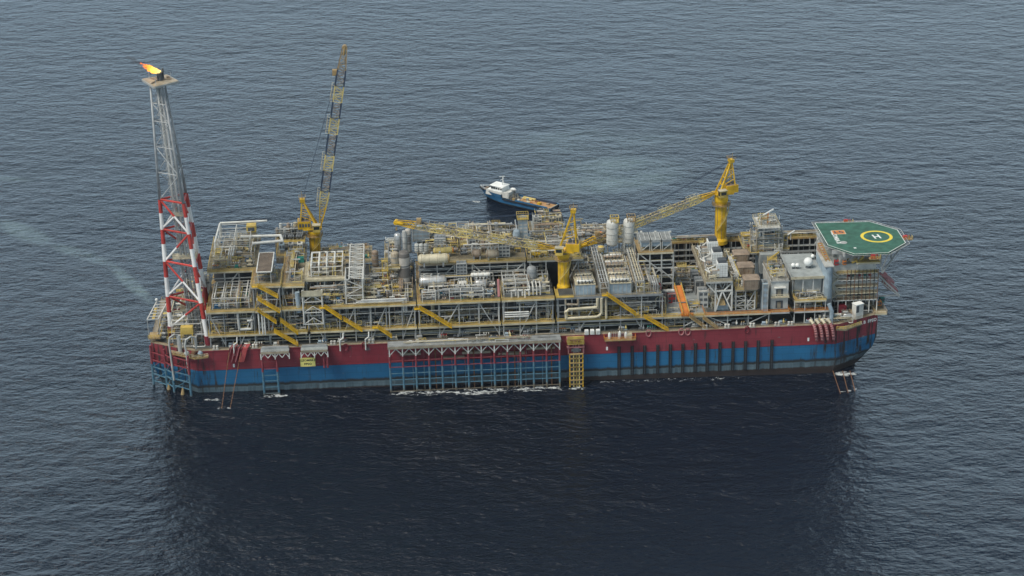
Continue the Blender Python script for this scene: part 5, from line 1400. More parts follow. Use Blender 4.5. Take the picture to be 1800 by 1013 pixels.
bigvessel(761, 797, 440, L3 + 1.2, 1.3, 'pale', 'smaller yellowish horizontal vessel just behind the large cream one', 'orange')
bigvessel(829, 847, 445, L3 + .9, 1.7, 'hood', 'short brown horizontal vessel with red saddles on the raised deck')
bigvessel(853, 878, 446, L3 + .7, 1.9, 'beige', 'tan cladded horizontal vessel left of the ribbed green grey box')
bigvessel(736, 786, 494, L2 + .8, 2.1, 'silver', 'silver horizontal vessel on the lower roof in front of the large cream one')
bigvessel(803, 823, 500, L2 + .6, 1.6, 'white', 'short white horizontal vessel below the dark louvred wall')
bigvessel(833, 858, 498, L2 + .6, 1.6, 'silver', 'silver horizontal vessel with bolted tube bank above it')
bigvessel(827, 862, 483, L2 + 3.6, .9, 'white', 'white tube bank with a row of dark bolts above a silver vessel')
bigvessel(932, 952, 445, L3 + .6, 1.1, 'yellow', 'small bright yellow horizontal tank left of the middle crane')

def boxthing(name, label, cat, px0, px1, pyb, pyt, z, depth, mat, det='dgrey', rows=3, group=None, roofm=None):
    a, b = atz(px0, pyb, z), atz(px1, pyb, z); Y = (a.y + b.y) / 2
    h = aty((px0 + px1) / 2, pyt, Y).z - z
    t = thing(name, label, cat, ((a.x + b.x) / 2, Y + depth / 2, z), group)
    build('box_body', MB().box(a.x, b.x, Y, Y + depth, z, z + h), mat, t)
    g = MB()
    for k in range(rows):
        zz = z + h * (k + .25) / rows
        n = max(2, int((b.x - a.x) / 1.3))
        for q in range(n): u = a.x + (b.x - a.x) * (q + .5) / n; s = (b.x - a.x) / n * .36; g.box(u - s, u + s, Y - .06, Y + .02, zz, zz + h / rows * .5)
    build('louvre', g, det, t)
    g = MB().bar((a.x, Y - .05, z), (a.x, Y - .05, z + h), .25).bar((b.x, Y - .05, z), (b.x, Y - .05, z + h), .25).bar((a.x, Y - .05, z + h), (b.x, Y - .05, z + h), .25)
    build('corner_post', g, 'lgrey', t)
    g = MB()
    for q in range(3): u = a.x + (b.x - a.x) * (q + .5) / 3; g.box(u - .5, u + .5, Y + depth * .3, Y + depth * .7, z + h, z + h + .5)
    build('roof_vent', g, roofm or 'grey', t)
    return t, a.x, b.x, Y, h
boxthing('air_intake', 'tall pale grey air intake house with rows of small openings below the crane boom', 'air intake', 726, 755, 425, 398, L3 + 2, 5, 'lblue', 'grey', 4)
for i, px in enumerate((733, 741, 749)): tower_vessel(px, 446, 428, L3 + 1, .9, 'white', ('left', 'middle', 'right')[i] + ' of three small white vessels in front of the pale air intake house')
boxthing('louvre_wall', 'dark grey louvred enclosure between the silver vessels on the lower roof', 'enclosure', 803, 821, 492, 464, L2 + 2, 4, 'grey', 'dgrey', 5)
boxthing('equipment_house', 'light ribbed grey green box with a glazed upper cage on the raised deck', 'equipment house', 877, 896, 452, 427, L3 + .2, 4, 'lgrey', 'dgrey', 4)
boxthing('equipment_house', 'grey walled house behind the row of white pipe loops', 'equipment house', 825, 836, 436, 415, L3 + 1, 4, 'grey', 'dgrey', 3)
boxthing('equipment_house', 'grey ridged box below the crane boom between pipe loops', 'equipment house', 764, 784, 436, 420, L3 + 1, 5, 'grey', 'lgrey', 3)
boxthing('equipment_house', 'white cladded box left of the middle crane at the far edge', 'equipment house', 868, 876, 432, 424, L3 + 1, 4, 'white', 'dgrey', 2)
t = thing('pipe_loop_rack', 'rack of looping white pipes standing on the raised deck under the crane boom', 'pipe rack', (-23, 18, L3))
for k in range(6):
    a, b = aty(783 + k * 3, 414 + k * 4, 16), aty(822, 414 + k * 4, 16)
    build('pipe', MB().tube([(a.x, 16 - k * .6, L3), (a.x, 16 - k * .6, a.z), (b.x, 16 - k * .6, a.z), (b.x + .8, 16 - k * .6, a.z - 1), (b.x, 16 - k * .6, a.z - 2.2), (b.x - 5, 16 - k * .6, a.z - 2.2)], .34, 8), 'white' if k % 2 else 'silver', t)
portal(t, aty(783, 420, 16).x, aty(824, 420, 16).x, 13, 19, L3, 6, 'lgrey')

# tall pale tower with yellow crown, and the far utility block
tower_vessel(920, 432, 378, L3, 1.0, 'lgrey', 'slim grey vessel hidden behind the pale louvred tower')
tt, ax_, bx_, YY, hh = boxthing('louvred_tower', 'tall pale green grey tower with a yellow railed top rising left of the middle crane', 'tower', 912, 928, 436, 386, L3, 3.6, 'lblue', 'lgrey', 8)
build('tower_crown', MB().box(ax_ - .5, bx_ + .5, YY - .6, YY + 4.2, L3 + hh, L3 + hh + .25).rail([(ax_ - .5, YY - .6, L3 + hh + .2), (bx_ + .5, YY - .6, L3 + hh + .2), (bx_ + .5, YY + 4.2, L3 + hh + .2), (ax_ - .5, YY + 4.2, L3 + hh + .2), (ax_ - .5, YY - .6, L3 + hh + .2)], 1.6, .8, .09), 'amber', tt)
tower_vessel(909, 440, 404, L3, 1.4, 'lblue', 'pale blue domed vessel touching the left side of the pale louvred tower')
tower_vessel(927, 434, 410, L3, 1.2, 'lblue', 'pale blue domed vessel touching the right side of the pale louvred tower')
t = thing('utility_block', 'far side utility block of grey racks and cream cabins left of the middle crane', 'utility block', (8, 22, L3))
x0, x1 = aty(930, 410, 20).x, aty(992, 410, 20).x
level(t, x0, x1, 14, 30, L3 + 1, deck='gdeck', wmat='tdeck', fasc='lgrey'); level(t, x0 + 2, x1, 18, 30, L3 + 3.6, deck='deck', wmat='gdeck', fasc='lgrey', rail='cream')
columns(t, lin(x0 + 2.5, x1 - .5, 4), (18.4, 29), L3 - 8, L3 + 3.4, .3)
clutter(t, x0 + 1, x1 - 1, 14.6, 18, L3 + 1, 4, .9, 2, frames=False); clutter(t, x0 + 3, x1 - 1, 19, 29, L3 + 3.6, 3.2, .95, 2.0, big=.4)
for k, (dx, mt, hh) in enumerate(((3.2, 'lgrey', 4.4), (9.2, 'cream', 3.6), (12.0, 'cream', 4.6))): cabinet(t, x0 + dx, 20, L3 + 3.6, 2.2, 2.0, hh * .72, mt, 'cabin')
rack(t, x0 + 1.6, x0 + 5, 18.6, 21, L3 + 1, L3 + 7, 5, 'lgrey', .16)

# ---- module 6 : near side between the vessel deck and the middle crane
t = plant('process_module', 'module with a bright orange edged roof left of the middle crane pedestal', 'process module', -6, 14.4, NY, (L1, L2), 4, 13)
m6 = t
for k in range(3): build('pipe_bend', MB().tube([(-2 + k * 2.6, -27, L2), (-2 + k * 2.6, -27, L2 + 3), (-.4 + k * 2.6, -27, L2 + 3), (-.4 + k * 2.6, -27, L2 + .8)], .35, 8), 'white', t)
for k in range(4): build('pipe', MB().tube([(5 + k * 1.4, -26, L2 + .4), (5 + k * 1.4, -26, L2 + 3.6), (5 + k * 1.4, -20, L2 + 3.6)], .28, 8), 'white', t)
portal(t, -5, 4.5, -24, -16, L2, 5, 'white'); portal(t, -5, 13, -14, -10, L2, 4, 'lgrey')
clutter(t, -5, 13, -24, -2, L2, 4.6, .8, 2.0, big=.3)
for k in range(3): build('pipe', MB().cyl((-5, NY + .8, L1 + 4.3 - k * .9), (4.4, NY + .8, L1 + 4.3 - k * .9), .3, n=8), 'white', t)
tower_vessel(935.5, 502, 468, L2, 1.9, 'grey', 'broad grey drum with a striped head left of the middle crane pedestal')
build('red_riser', MB().cyl((-6.8, -25.4, L2), (-6.8, -22, L2 + 6), .55, n=8), 'pink', t)
t = thing('upper_deck', 'raised deck strip with dark openings and a white brace left of the middle crane', 'deck', (8, 4, L3))
e0, e1 = atz(927, 459, L3), atz(985, 455, L3)
level(t, e0.x, e1.x + 9, min(e0.y, e1.y), 16, L3, deck='tdeck', wmat='tdeck', fasc='lgrey')
columns(t, lin(e0.x + 1, e1.x + 7, 4), (min(e0.y, e1.y) + .6, 10), L2 - 6, L3 - .3, .36)
clutter(t, e0.x + 1, e1.x + 8, min(e0.y, e1.y) + 2, 14, L3, 3.6, .8, 1.6)
build('inner_wall', MB().box(e0.x + 1, e1.x + 8, 2, 2.3, DK, L3 - .3), 'dgrey', t)

# ---- module 7 : right of the crane, cream compressor packages
t = plant('compressor_module', 'module of cream and brown compressor packages right of the middle crane pedestal', 'compressor module', 15.2, 57, NY, (L1,), 6, 18, fasc=('grey', 'grey'))
m7 = t
level(t, 22.0, 56, NY, 14, L2, deck='tdeck', wmat='tdeck', fasc='grey', rail='grey')
level(t, 15, 22, NY, -20, L2, deck='deck', wmat='amber', fasc='grey')
build('pipe_loop', MB().tube([(18.6, NY - .2, L2 - .6), (18.8, NY - .2, L2 - 2.6), (23.5, NY - .2, L2 - 3.0), (23.5, NY - .2, L2 - .6)], .4, 8), 'beige', t)
build('pipe_loop', MB().tube([(31, NY - .2, L2 - .6), (31, NY - .2, L2 - 4.4), (20, NY - .2, L2 - 4.8), (18.6, NY - .2, L2 - 6), (19, NY - .2, L1 + 1.2), (31, NY - .2, L1 + 1.4), (32.6, NY - .2, L1 + 2.6), (32.6, NY - .2, L2 - .6)], .55, 8), 'cream', t)
build('pipe_loop', MB().tube([(34.4, NY - .2, L2 - .6), (34.4, NY - .2, L1 + .6)], .5, 8), 'cream', t)
clutter(t, 23, 34, -2, 13, L2, 5, .8, 1.2); clutter(t, 41.5, 47, -26, 13, L2, 5, .8, 1.2); clutter(t, 48, 56, -28, 8, L2, 4.2, .85, 2.0, big=.4)
word = ('nearest', 'second nearest', 'third', 'fourth', 'farthest')
for c_, (px0, px1) in enumerate(((1012, 1046), (1071, 1109))):
    for r_ in range(4):
        y0 = -27.5 + r_ * 8.6; a = atz(px0 - r_ * 2.0, 500 - r_ * 21, L2); x0 = (aty(px0, 500, -27).x); x1 = (aty(px1, 500, -27).x)
        k = thing('compressor_package', '%s cream compressor package in the %s row right of the middle crane' % (word[r_] if r_ < 3 else 'farthest', ('left', 'right')[c_]), 'compressor', ((x0 + x1) / 2, y0 + 3, L2), 'compressor packages in two rows')
        hh = 4.3 if r_ == 0 else 3.4
        build('package_wall', MB().box(x0, x1, y0, y0 + 5.6, L2 + .1, L2 + hh), 'lblue' if r_ == 0 else 'beige', k)
        build('package_roof', MB().box(x0 - .2, x1 + .2, y0 - .2, y0 + 5.8, L2 + hh, L2 + hh + .3), 'cream', k)
        g = MB(); n = 6
        for q in range(n): u = x0 + (x1 - x0) * q / (n - 1); g.box(u - .1, u + .1, y0 - .1, y0, L2 + .1, L2 + hh)
        build('wall_rib', g, 'lgrey' if r_ == 0 else 'hood', k)
        for q in range(3): hvessel(k, x0 + .6, x1 - .8, y0 + 1.1 + q * 1.7, L2 + hh + .2, .55, ('white', 'cream', 'beige', 'hood')[(q + r_) % 4], 'roof_cylinder')
        g = MB()
        for q in range(5): g.cyl((x0 + 1 + q * 1.4, y0 + .4, L2 + hh), (x0 + 1 + q * 1.4, y0 + .4, L2 + hh + 1.6), .2)
        build('roof_nozzle', g, 'dgrey', k)
for i, (pa, pb, lab) in enumerate((((1047, 1062), (1064, 520), 'grey pipe rack running across the ship between the two rows of compressor packages'), ((1111, 1124), (1124, 515), 'grey pipe rack running across the ship right of the compressor packages'))):
    xa, xb = aty(pa[0] + 8, 515, NY + 1).x, aty(pa[1] + 8, 515, NY + 1).x
    k = thing('pipe_rack', lab, 'pipe rack', ((xa + xb) / 2, -8, L2))
    g = MB()
    for q in range(11):
        y = NY + 1 + q * 4; g.bar((xa, y, L2), (xa, y, L2 + 5.4), .28).bar((xb, y, L2), (xb, y, L2 + 5.4), .28).bar((xa, y, L2 + 5.4), (xb, y, L2 + 5.4), .28).bar((xa, y, L2 + 3), (xb, y, L2 + 3), .24)
    g.bar((xa, NY + 1, L2 + 5.4), (xa, NY + 41, L2 + 5.4), .3).bar((xb, NY + 1, L2 + 5.4), (xb, NY + 41, L2 + 5.4), .3)
    build('rack_frame', g, 'lgrey', k)
    for q in range(6): build('pipe', MB().cyl((xa + .5 + q * .5, NY + 1.5, L2 + (5.7 if q % 2 else 3.3)), (xa + .5 + q * .5, NY + 39, L2 + (5.7 if q % 2 else 3.3)), .17), pc(), k)

# white domed tanks at the far side
for i, (px, pb, pt, r) in enumerate(((1077, 434, 386, 2.3), (1106, 430, 384, 2.15))):
    tt, X, Y, h = tower_vessel(px, pb, pt, L3 - 1, r, 'white', ('left', 'right')[i] + ' of two fat white domed tanks at the far edge behind the compressor packages', 'domed_tank', 'tank', 'lgrey', None, 'white domed tanks')
    g = MB()
    zt = L3 - 1 + h - 1.2
    g.rail([(X - .6, Y - 1.9, zt), (X + 2.6, Y - 1.9, zt), (X + 2.6, Y + 1.9, zt), (X - .6, Y + 1.9, zt), (X - .6, Y - 1.9, zt)], 2.4, .9, .11)
    g.box(X - .6, X + 2.6, Y - 1.9, Y + 1.9, zt + .3, zt + .5)
    build('roof_platform', g, 'amber' if i == 0 else 'ochre', tt)
t = thing('boom_rest', 'white braced boom rest tower under the sloping boom of the right hand crane', 'boom rest', (46, 8, L3))
p0, p1 = aty(1097, 452, 6), aty(1120, 450, 6); zt = aty(1108, 410, 6).z
rack(t, p0.x, p1.x, 6, 10, L2, zt, 3, 'white', .34)
build('rest_saddle', MB().box(p0.x - .3, p1.x + .3, 6, 10, zt, zt + .5), 'cream', t)
# drum and orange post near the boom tip
p = aty(1057, 442, 8); tower_vessel(1057, 444, 432, L3 - 2, 1.5, 'amber', 'squat orange drum on the far deck below the sloping boom')
p = aty(1057, 414, 16); t = thing('winch_house', 'dark box with an orange top beside the tip of the sloping boom', 'winch house', (p.x, 16, L3))
build('winch_body', MB().box(p.x - 2, p.x + 2, 15, 18, L3 - 4, p.z - .4), 'dgrey', t); build('winch_top', MB().box(p.x - 1.8, p.x + 1.8, 15.2, 17.6, p.z - .4, p.z + 1.3, .3), 'orange', t)
t = thing('utility_deck', 'far side deck with grey ribbed panels and pipes below the white domed tanks', 'deck', (38, 18, L3))
x0, x1 = aty(1008, 445, 12).x, aty(1100, 445, 12).x
level(t, x0, x1, 11, 30, L3 - 2, deck='gdeck', wmat='gdeck', fasc='beige')
columns(t, lin(x0 + 1, x1 - 1, 4), (11.6, 28), L2 - 10, L3 - 2.3, .34); clutter(t, x0 + 1, x1 - 1, 12, 29, L3 - 2, 4, .7, 1.2)

# ---- steel frame with three cooler boxes
t = thing('steel_frame', 'tall open grey steel frame with dark bays carrying three ribbed cooler boxes', 'steel frame', (60, 0, DK))
zc = L3 + 2; a, b = atz(1122, 445, zc), atz(1184, 443, zc)
x0, x1, YF = a.x, b.x, (a.y + b.y) / 2
level(t, x0, x1, YF, YF + 14, zc, deck='tdeck', wmat='ochre', fasc='cream', rail='ochre')
for k in range(4):
    x = x0 + (x1 - x0) * k / 3
    for y in (YF + .5, YF + 13): build('column', MB().bar((x, y, DK), (x, y, zc - .3), .5), 'lgrey', t)
for z in (L2 - 3, L2 + .5, L2 + 3.6, L2 + 6.8): build('beam', MB().bar((x0, YF + .5, z), (x1, YF + .5, z), .4), 'lgrey', t)
build('brace', MB().bar((x0 + 1, YF + .4, zc - 1), (x1 - 4, YF + .4, L2 + 1.5), .4).bar((x1 - 6, YF + .4, L2 + 4), (x1, YF + .4, L2 - 1.5), .4).bar((x1 - 8, YF + .4, L2 + 1), (x1 - 4, YF + .4, L2 + 4), .3), 'lgrey', t)
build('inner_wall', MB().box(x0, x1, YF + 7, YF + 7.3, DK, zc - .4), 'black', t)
for k in range(12): run_x(t, x0, x1, YF + 2 + U(0, 4), U(DK + 4, zc - 1.5), U(.12, .3))
word = ('left', 'middle', 'right')
for k in range(3):
    xx = x0 + 1.2 + k * (x1 - x0 - 1.2) / 3; ww = (x1 - x0 - 1.2) / 3 - .7
    c = thing('cooler_box', '%s of three grey ribbed cooler boxes on the tall open steel frame' % word[k], 'cooler', (xx + ww / 2, YF + 5, zc), 'cooler boxes on the steel frame')
    g = MB()
    for x in (xx, xx + ww):
        for y in (YF + 1.6, YF + 10): g.bar((x, y, zc), (x, y, zc + 3.6), .3)
    g.bar((xx, YF + 1.6, zc), (xx + ww, YF + 1.6, zc + 3), .22)
    build('cooler_leg', g, 'lgrey', c)
    build('cooler_hopper', MB().box(xx + .2, xx + ww - .2, YF + 2, YF + 9.6, zc + 1.8, zc + 3.6), 'lblue', c)
    build('cooler_body', MB().box(xx, xx + ww, YF + 1.6, YF + 10, zc + 3.6, zc + 4.4), 'grey', c)
    g = MB()
    for q in range(7): y = YF + 1.8 + q * 1.35; g.bar((xx, y, zc + 4.6), (xx + ww, y, zc + 4.6), .22)
    for q in range(3): x = xx + ww * q / 2; g.bar((x, YF + 1.6, zc + 4.65), (x, YF + 10, zc + 4.65), .26)
    build('cooler_rib', g, 'lgrey', c)
for k, px in enumerate((1127, 1152, 1178)):
    p = aty(px, 409, YF + 12); solo('flood_light', ('left', 'middle', 'right')[k] + ' white flood light on a pole behind the cooler boxes', 'light', MB().cyl((p.x, YF + 12, zc), (p.x, YF + 12, p.z), .09, n=5).box(p.x - .4, p.x + .4, YF + 11.7, YF + 12.3, p.z, p.z + .6), 'white')

# ---- module 8 : laydown area at L1 with red skids and orange gangway
t = plant('process_module', 'low open laydown area with red skids right of the compressor packages', 'laydown area', 57, 73, NY, (L1,), 3, 8, dens=(.3, .3), y1=6, deckmats=('gdeck', 'deck'), fasc=('cream', 'cream'), topz=L1)
clutter(t, 58, 72, -8, 5, L1, 6, .95, 1.4, big=.4)
p = atz(1162, 534, L1)
k = thing('flare_drum', 'red cone with a white top on a grey stand pipe near the orange gangway', 'scrubber', (p.x - 1, p.y, L1))
X, Y = aty(1157, 510, p.y).x, p.y; z0 = aty(1157, 508, Y).z; z1 = aty(1157, 487, Y).z; h = z1 - z0
build('stand_pipe', MB().cyl((X, Y, L1), (X, Y, z0), .6, n=10), 'lblue', k)
build('red_cone', MB().lathe((X, Y, z0), [(1.4, 0), (1.3, h * .15), (.75, h * .55)], 12), 'red', k, True)
build('white_top', MB().lathe((X, Y, z0 + h * .55), [(.75, 0), (.8, h * .15), (.4, h * .45)], 12), 'white', k, True)
build('arch_pipe', MB().tube([(X - 1.4, Y - 3, L1), (X - 1.3, Y - 3, L1 + 3.6), (X - .4, Y - 3, L1 + 4.4), (X + 1.6, Y - 3, L1 + 4.4), (X + 2.4, Y - 3, L1 + 3.6), (X + 2.4, Y - 3, L1)], .35, 8), 'cream', k)
for i, (pa, pb, lab) in enumerate(((1158, 1170, 'dark red skid with a grey dial left of the bright red box'), (1174, 1188, 'bright red box skid beside the orange gangway'))):
    boxthing('red_skid', lab, 'skid', pa, pb, 533, 517, L1, 3, 'maroon' if i == 0 else 'red', 'dgrey', 2)
p = atz(1178, 512, L1 + 4); solo('white_bundle', 'row of white wrapped bundles behind the bright red box', 'bundle', MB().lathe((p.x - 3.2, p.y, p.z), [(.3, 0), (.9, .3), (.8, 1.6), (.95, 2.4), (.8, 3.6), (.9, 4.6), (.3, 5.2)], 10, 'x'), 'white')
a, b = aty(1191, 503, -14), aty(1206, 552, -29)
t = thing('gangway', 'long orange gangway sloping down across the ship to the near walkway', 'gangway', (b.x, b.y, L1))
A, B = atz(1191, 502, L1 + 8.0), atz(1206, 553, L1 + .2)
for sg in (-1, 1):
    o_ = V((1.3 * sg, 0, 0)); build('gangway_side', MB().bar(A + o_, B + o_, .5), 'orange', t)
    g = MB().cyl(A + o_ + V((0, 0, 1.3)), B + o_ + V((0, 0, 1.3)), .14, n=4)
    for k in range(12): p = A + (B - A) * (k / 11) + o_; g.cyl(p, p + V((0, 0, 1.3)), .1, n=4)
    build('gangway_rail', g, 'amber', t)
g = MB(); d = B - A
g.quad([A - V((1.3, 0, 0)), A + V((1.3, 0, 0)), B + V((1.3, 0, 0)), B - V((1.3, 0, 0))]); build('gangway_floor', g, 'orange', t)
build('gangway_foot', MB().box(B.x - 2, B.x + 2.6, B.y - 1.6, B.y + 1, L1 + .06, L1 + .3).rail([(B.x - 2, B.y - 1.6, L1 + .3), (B.x + 2.6, B.y - 1.6, L1 + .3)], 1.2, .9, .1), 'orange', t)

# ---- right hand walkway level and the pipe rack deck at the far edge
t = thing('near_walkway', 'long orange edged walkway and piping deck along the near side below the truss legged module', 'walkway', (90, -20, L1))
xb = atz(1355, 550, L1).x
level(t, 73, xb, NY, -4, L1, deck='deck', wmat='ochre', fasc='cream', rail='orange')
columns(t, lin(74, xb - .5, 4), (NY + 1, NY + 9), DK, L1 - .3, .34)
build('inner_wall', MB().box(73, xb, NY + 11, NY + 11.3, DK, L1 - .3), 'dgrey', t)
clutter(t, 74, 96, -24, -5, L1, 5.5, .75, 1.4, big=.4)
clutter(t, 60, 76, -6, 16, L1, 9, .95, 1.6, big=.5)
for (pa, pb, pyb, pyt, lab, n_) in ((1228, 1244, 541, 513, 'pale grey stepped machine house on the near walkway right of the orange gangway', 3), (1222, 1238, 517, 494, 'grey ventilator house behind the pale stepped machine house', 2), (1216, 1228, 502, 482, 'dark grey round shouldered housing at the back of the laydown area', 2)):
    boxthing('machine_house', lab, 'machine house', pa, pb, pyb, pyt, L1 + .1, 5, 'lgrey' if n_ == 3 else 'grey', 'dgrey', n_)
t = thing('far_pipe_rack', 'long pipe rack with a tan walkway top running along the far edge on the right', 'pipe rack', (95, 28, DK))
level(t, 62, 141, 27, 31, L2 - 1.3, deck='tdeck', wmat='tdeck', fasc='ochre', rail='amber', far=True, left=False)
clutter(t, 64, 140, 27.6, 30.6, L2 - 1.3, 1.6, .8, .3, frames=False)
clutter(t, 64, 120, 18, 26, DK, 8, .9, 1.0, big=.4)
for k in range(17): x = 64 + k * 4.7; build('column', MB().bar((x, 27.2, DK), (x, 27.2, L2 - 1.4), .32 if k % 2 else .5), 'lgrey', t)
for k, z in enumerate((21.5, 24, 26.4, 29)): build('pipe', MB().cyl((62, 26.8, z), (140, 26.8, z), .28), 'lgrey', t); build('pipe', MB().cyl((62, 25.6, z + .9), (140, 25.6, z + .9), .2), 'grey', t)
for k in range(33): x = 63 + k * 2.37; build('thin_post', MB().bar((x, 26.4, DK), (x, 26.4, L2 - 1.5), .16), R.choice(['grey', 'lgrey', 'beige']), t)
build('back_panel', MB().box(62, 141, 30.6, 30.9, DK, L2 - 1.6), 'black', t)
for k in range(16): cabinet(t, 66 + k * 4.6 + U(-1, 1), 29, L2 - 1.3, U(1, 2.4), 1.2, U(.6, 1.6), R.choice(['rust', 'ochre', 'beige', 'lgrey', 'dgrey']))

# ---- generator module on truss legs with three white stacks
ZG = 37.0
t = thing('generator_module', 'long deck on white truss legs running across the ship with white dog leg pipes', 'generator module', (80, -6, L1))
a = atz(1241, 498, ZG); b = atz(1288, 500, ZG); YN = -26.4; x0, x1 = atz(1241, 497, ZG).x, b.x + .4; YFAR = 12
level(t, x0, x1, YN, YFAR, ZG, deck='deck', wmat='tdeck', fasc='lgrey', rail='cream', right=True)
build('side_beam', MB().box(x0 - .2, x0, YN, YFAR, ZG - 1.6, ZG), 'beige', t)
for y in (YN + .6, YN + 12, YN + 24):
    xm = (x0 + x1) / 2 + 1.4; xl = x0 + 4.0
    build('truss_leg', MB().bar((xl, y, L1), (xl, y, ZG - .6), .6), 'white', t); build('truss_leg', MB().bar((x1, y, L1), (x1, y, ZG - .6), .6), 'white', t)
    build('truss_brace', MB().bar((xm, y, ZG - 4.2), (xl, y, L1), .5).bar((xm, y, ZG - 4.2), (x1, y, L1), .5).bar((xl, y, ZG - 4.2), (x1, y, ZG - 4.2), .55), 'white', t)
    build('truss_brace', MB().bar((xl, y, ZG - 4.2), ((xl + xm) / 2, y, (ZG - 4.2 + L1) / 2), .35).bar((x1, y, ZG - 4.2), ((x1 + xm) / 2, y, (ZG - 4.2 + L1) / 2), .35).bar((x1, y, ZG - .8), (x1 - 3, y, ZG - 4), .4).bar((x0 + .4, y, ZG - .8), (xl, y, ZG - 5), .45), 'white', t)
    build('lower_skid', MB().box(xl + 1, x1 - 1, y + 1, y + 5, L1 + .1, L1 + 2.2), 'lblue', t)
build('yellow_gear', MB().box(xm - 2, xm + 1.5, YN + .8, YN + 3, L1 + 2.3, L1 + 4.2, .4), 'ochre', t)
clutter(t, x0 + 1, x1 - 5, YN + 1.5, YFAR - 1, ZG, 4, .85, 1.6, frames=False)
word = ('nearest', 'middle', 'farthest')
for k, (px, py) in enumerate(((1269, 457), (1260, 438), (1252, 419))):
    hh = 6.3 if k == 0 else 5.0
    p = atz(px, py, ZG + 6.6); YC = p.y; XC = 80.3
    z1 = aty(px, py, YC).z
    s = thing('exhaust_stack', '%s of three white panelled exhaust stacks with dark open tops' % word[k], 'exhaust stack', (p.x, YC, ZG), 'white exhaust stacks in a row')
    build('stack_body', MB().box(p.x - 2.0, p.x + 2.0, YC - 2.0, YC + 2.2, ZG + .2, ZG + 5.8), 'mark', s)
    build('stack_neck', MB().box(p.x - 1.6, p.x + 1.7, YC - 1.6, YC + 1.8, ZG + 5.8, ZG + 7.0, .1), 'dgrey', s)
    g = MB()
    for q in range(5): u = p.x - 2 + q; g.box(u - .05, u + .05, YC - 2.06, YC - 2.0, ZG + .2, ZG + 5.2)
    for q in range(5): g.box(p.x - 2.04, p.x + 2.04, YC - 2.05, YC - 2.0, ZG + .6 + q, ZG + .7 + q)
    build('panel_seam', g, 'lgrey', s)
    build('duct', MB().box(p.x - 4.0, p.x - 2.0, YC - 1, YC + 1.6, ZG + .2, ZG + 2.6, .1), 'lgrey', s)
    build('zigzag_pipe', MB().tube([(p.x - 6.4, YC + 1, ZG + 2.4), (p.x - 5.0, YC - 2.8, ZG + 2.4), (p.x - 5.2, YC + 1.2, ZG + 2.6), (p.x - 3, YC + 1.4, ZG + 3.4), (p.x - 2.2, YC + 1.2, ZG + 4.4)], .26, 8), 'white', s)

# ---- turbine module with brown hoods
t = thing('turbine_module', 'weathered tan turbine deck between the white stacks and the white switch building', 'turbine module', (92, -6, L1))
ZT = 36.0; x0, x1 = atz(1293, 497, ZT).x, atz(1330, 495, ZT).x
level(t, x0, x1, -26, 12, ZT - 3, deck='tdeck', wmat='tdeck', fasc='beige', rail='amber', right=True)
columns(t, (x0 + .4, (x0 + x1) / 2, x1 - .4), (-25.4, -14), L1, ZT - 3.2, .3, 'lgrey')
rack(t, x0 + .4, (x0 + x1) / 2, -25.4, -20, L1, ZT - 6, 3, 'lgrey', .22); rack(t, (x0 + x1) / 2 + 1, x1 - .6, -25.4, -20, L1, ZT - 8, 2, 'white', .22)
build('amber_column', MB().box(x1 - .6, x1 + .8, -24, -21, L1, ZT - 5), 'ochre', t)
clutter(t, x0 + .5, x0 + 4.4, -25, 11, ZT - 3, 4, .95, 1.6, frames=False, big=.3)
clutter(t, x0 + 1, x1 - 1, -25, -8, L1, 5, .8, 1.4)
for k, (px, py) in enumerate(((1320, 488), (1310, 466), (1302, 444))):
    p = atz(px, py, ZT + 1.2); s = thing('turbine_hood', '%s of three weathered brown turbine hoods with slanted corners' % word[k], 'turbine hood', (p.x, p.y, ZT - 3), 'brown turbine hoods in a row')
    X, Y = p.x, p.y; z = ZT - 3
    build('hood_shell', MB().prism([(X - 3.0, Y - 2.6), (X + 2.2, Y - 2.6), (X + 3.4, Y - 1.2), (X + 3.4, Y + 2.6), (X - 3.0, Y + 2.6)], z + .1, z + 4.2), 'hood', s)
    build('hood_roof', MB().box(X - 3.2, X + 3.2, Y - 2.8, Y + 2.8, z + 4.2, z + 4.7, .5), 'hood', s)
    g = MB()
    for q in range(6): u = X - 2.6 + q * 1.0; g.box(u - .06, u + .06, Y - 2.68, Y - 2.6, z + .2, z + 4.2)
    build('hood_rib', g, 'beige', s)
    build('hood_intake', MB().box(X - 2.6, X + 2.6, Y + 2.8, Y + 3.8, z + 1.5, z + 4.0), 'rust', s)

# ---- white switch building
t = thing('switch_building', 'white two storey switch building with a clutter of pipes on its roof', 'building', (103, -20, L1))
ZS = L1 + 11.6; x0, x1 = aty(1355, 520, -26).x, aty(1385.5, 520, -26).x
build('wall', MB().box(x0, x1, -26, -8, L1 + .05, ZS), 'white', t)
build('roof_edge', MB().box(x0 - .4, x1 + .4, -26.4, -7.6, ZS, ZS + .3), 'lgrey', t)
build('roof_curb', MB().rail([(x0, -26.2, ZS + .3), (x1, -26.2, ZS + .3), (x1, -8, ZS + .3), (x0, -8, ZS + .3), (x0, -26.2, ZS + .3)], 1.2, 1.3, .08), 'beige', t)
build('floor_slab', MB().box(x0 - .2, x1 + .2, -27.6, -26, L1 + 5.2, L1 + 5.5).rail([(x0, -27.5, L1 + 5.5), (x1, -27.5, L1 + 5.5)], 1.2, 1.0, .09), 'cream', t)
build('canopy', MB().box(x0 + 1.2, x1 - 1.2, -27.2, -26, L1 + 9.0, L1 + 9.4), 'white', t)
for zz in (L1 + .3, L1 + 5.6): o = build('doorway', MB().box(x0 + 2, x1 - 2, -26.06, -25.9, zz, zz + 3.2), 'dgrey', t); build('door_leaf', MB().box(x0 + 2.6, x0 + 4, -26.12, -26.06, zz, zz + 2.6), 'beige', o)
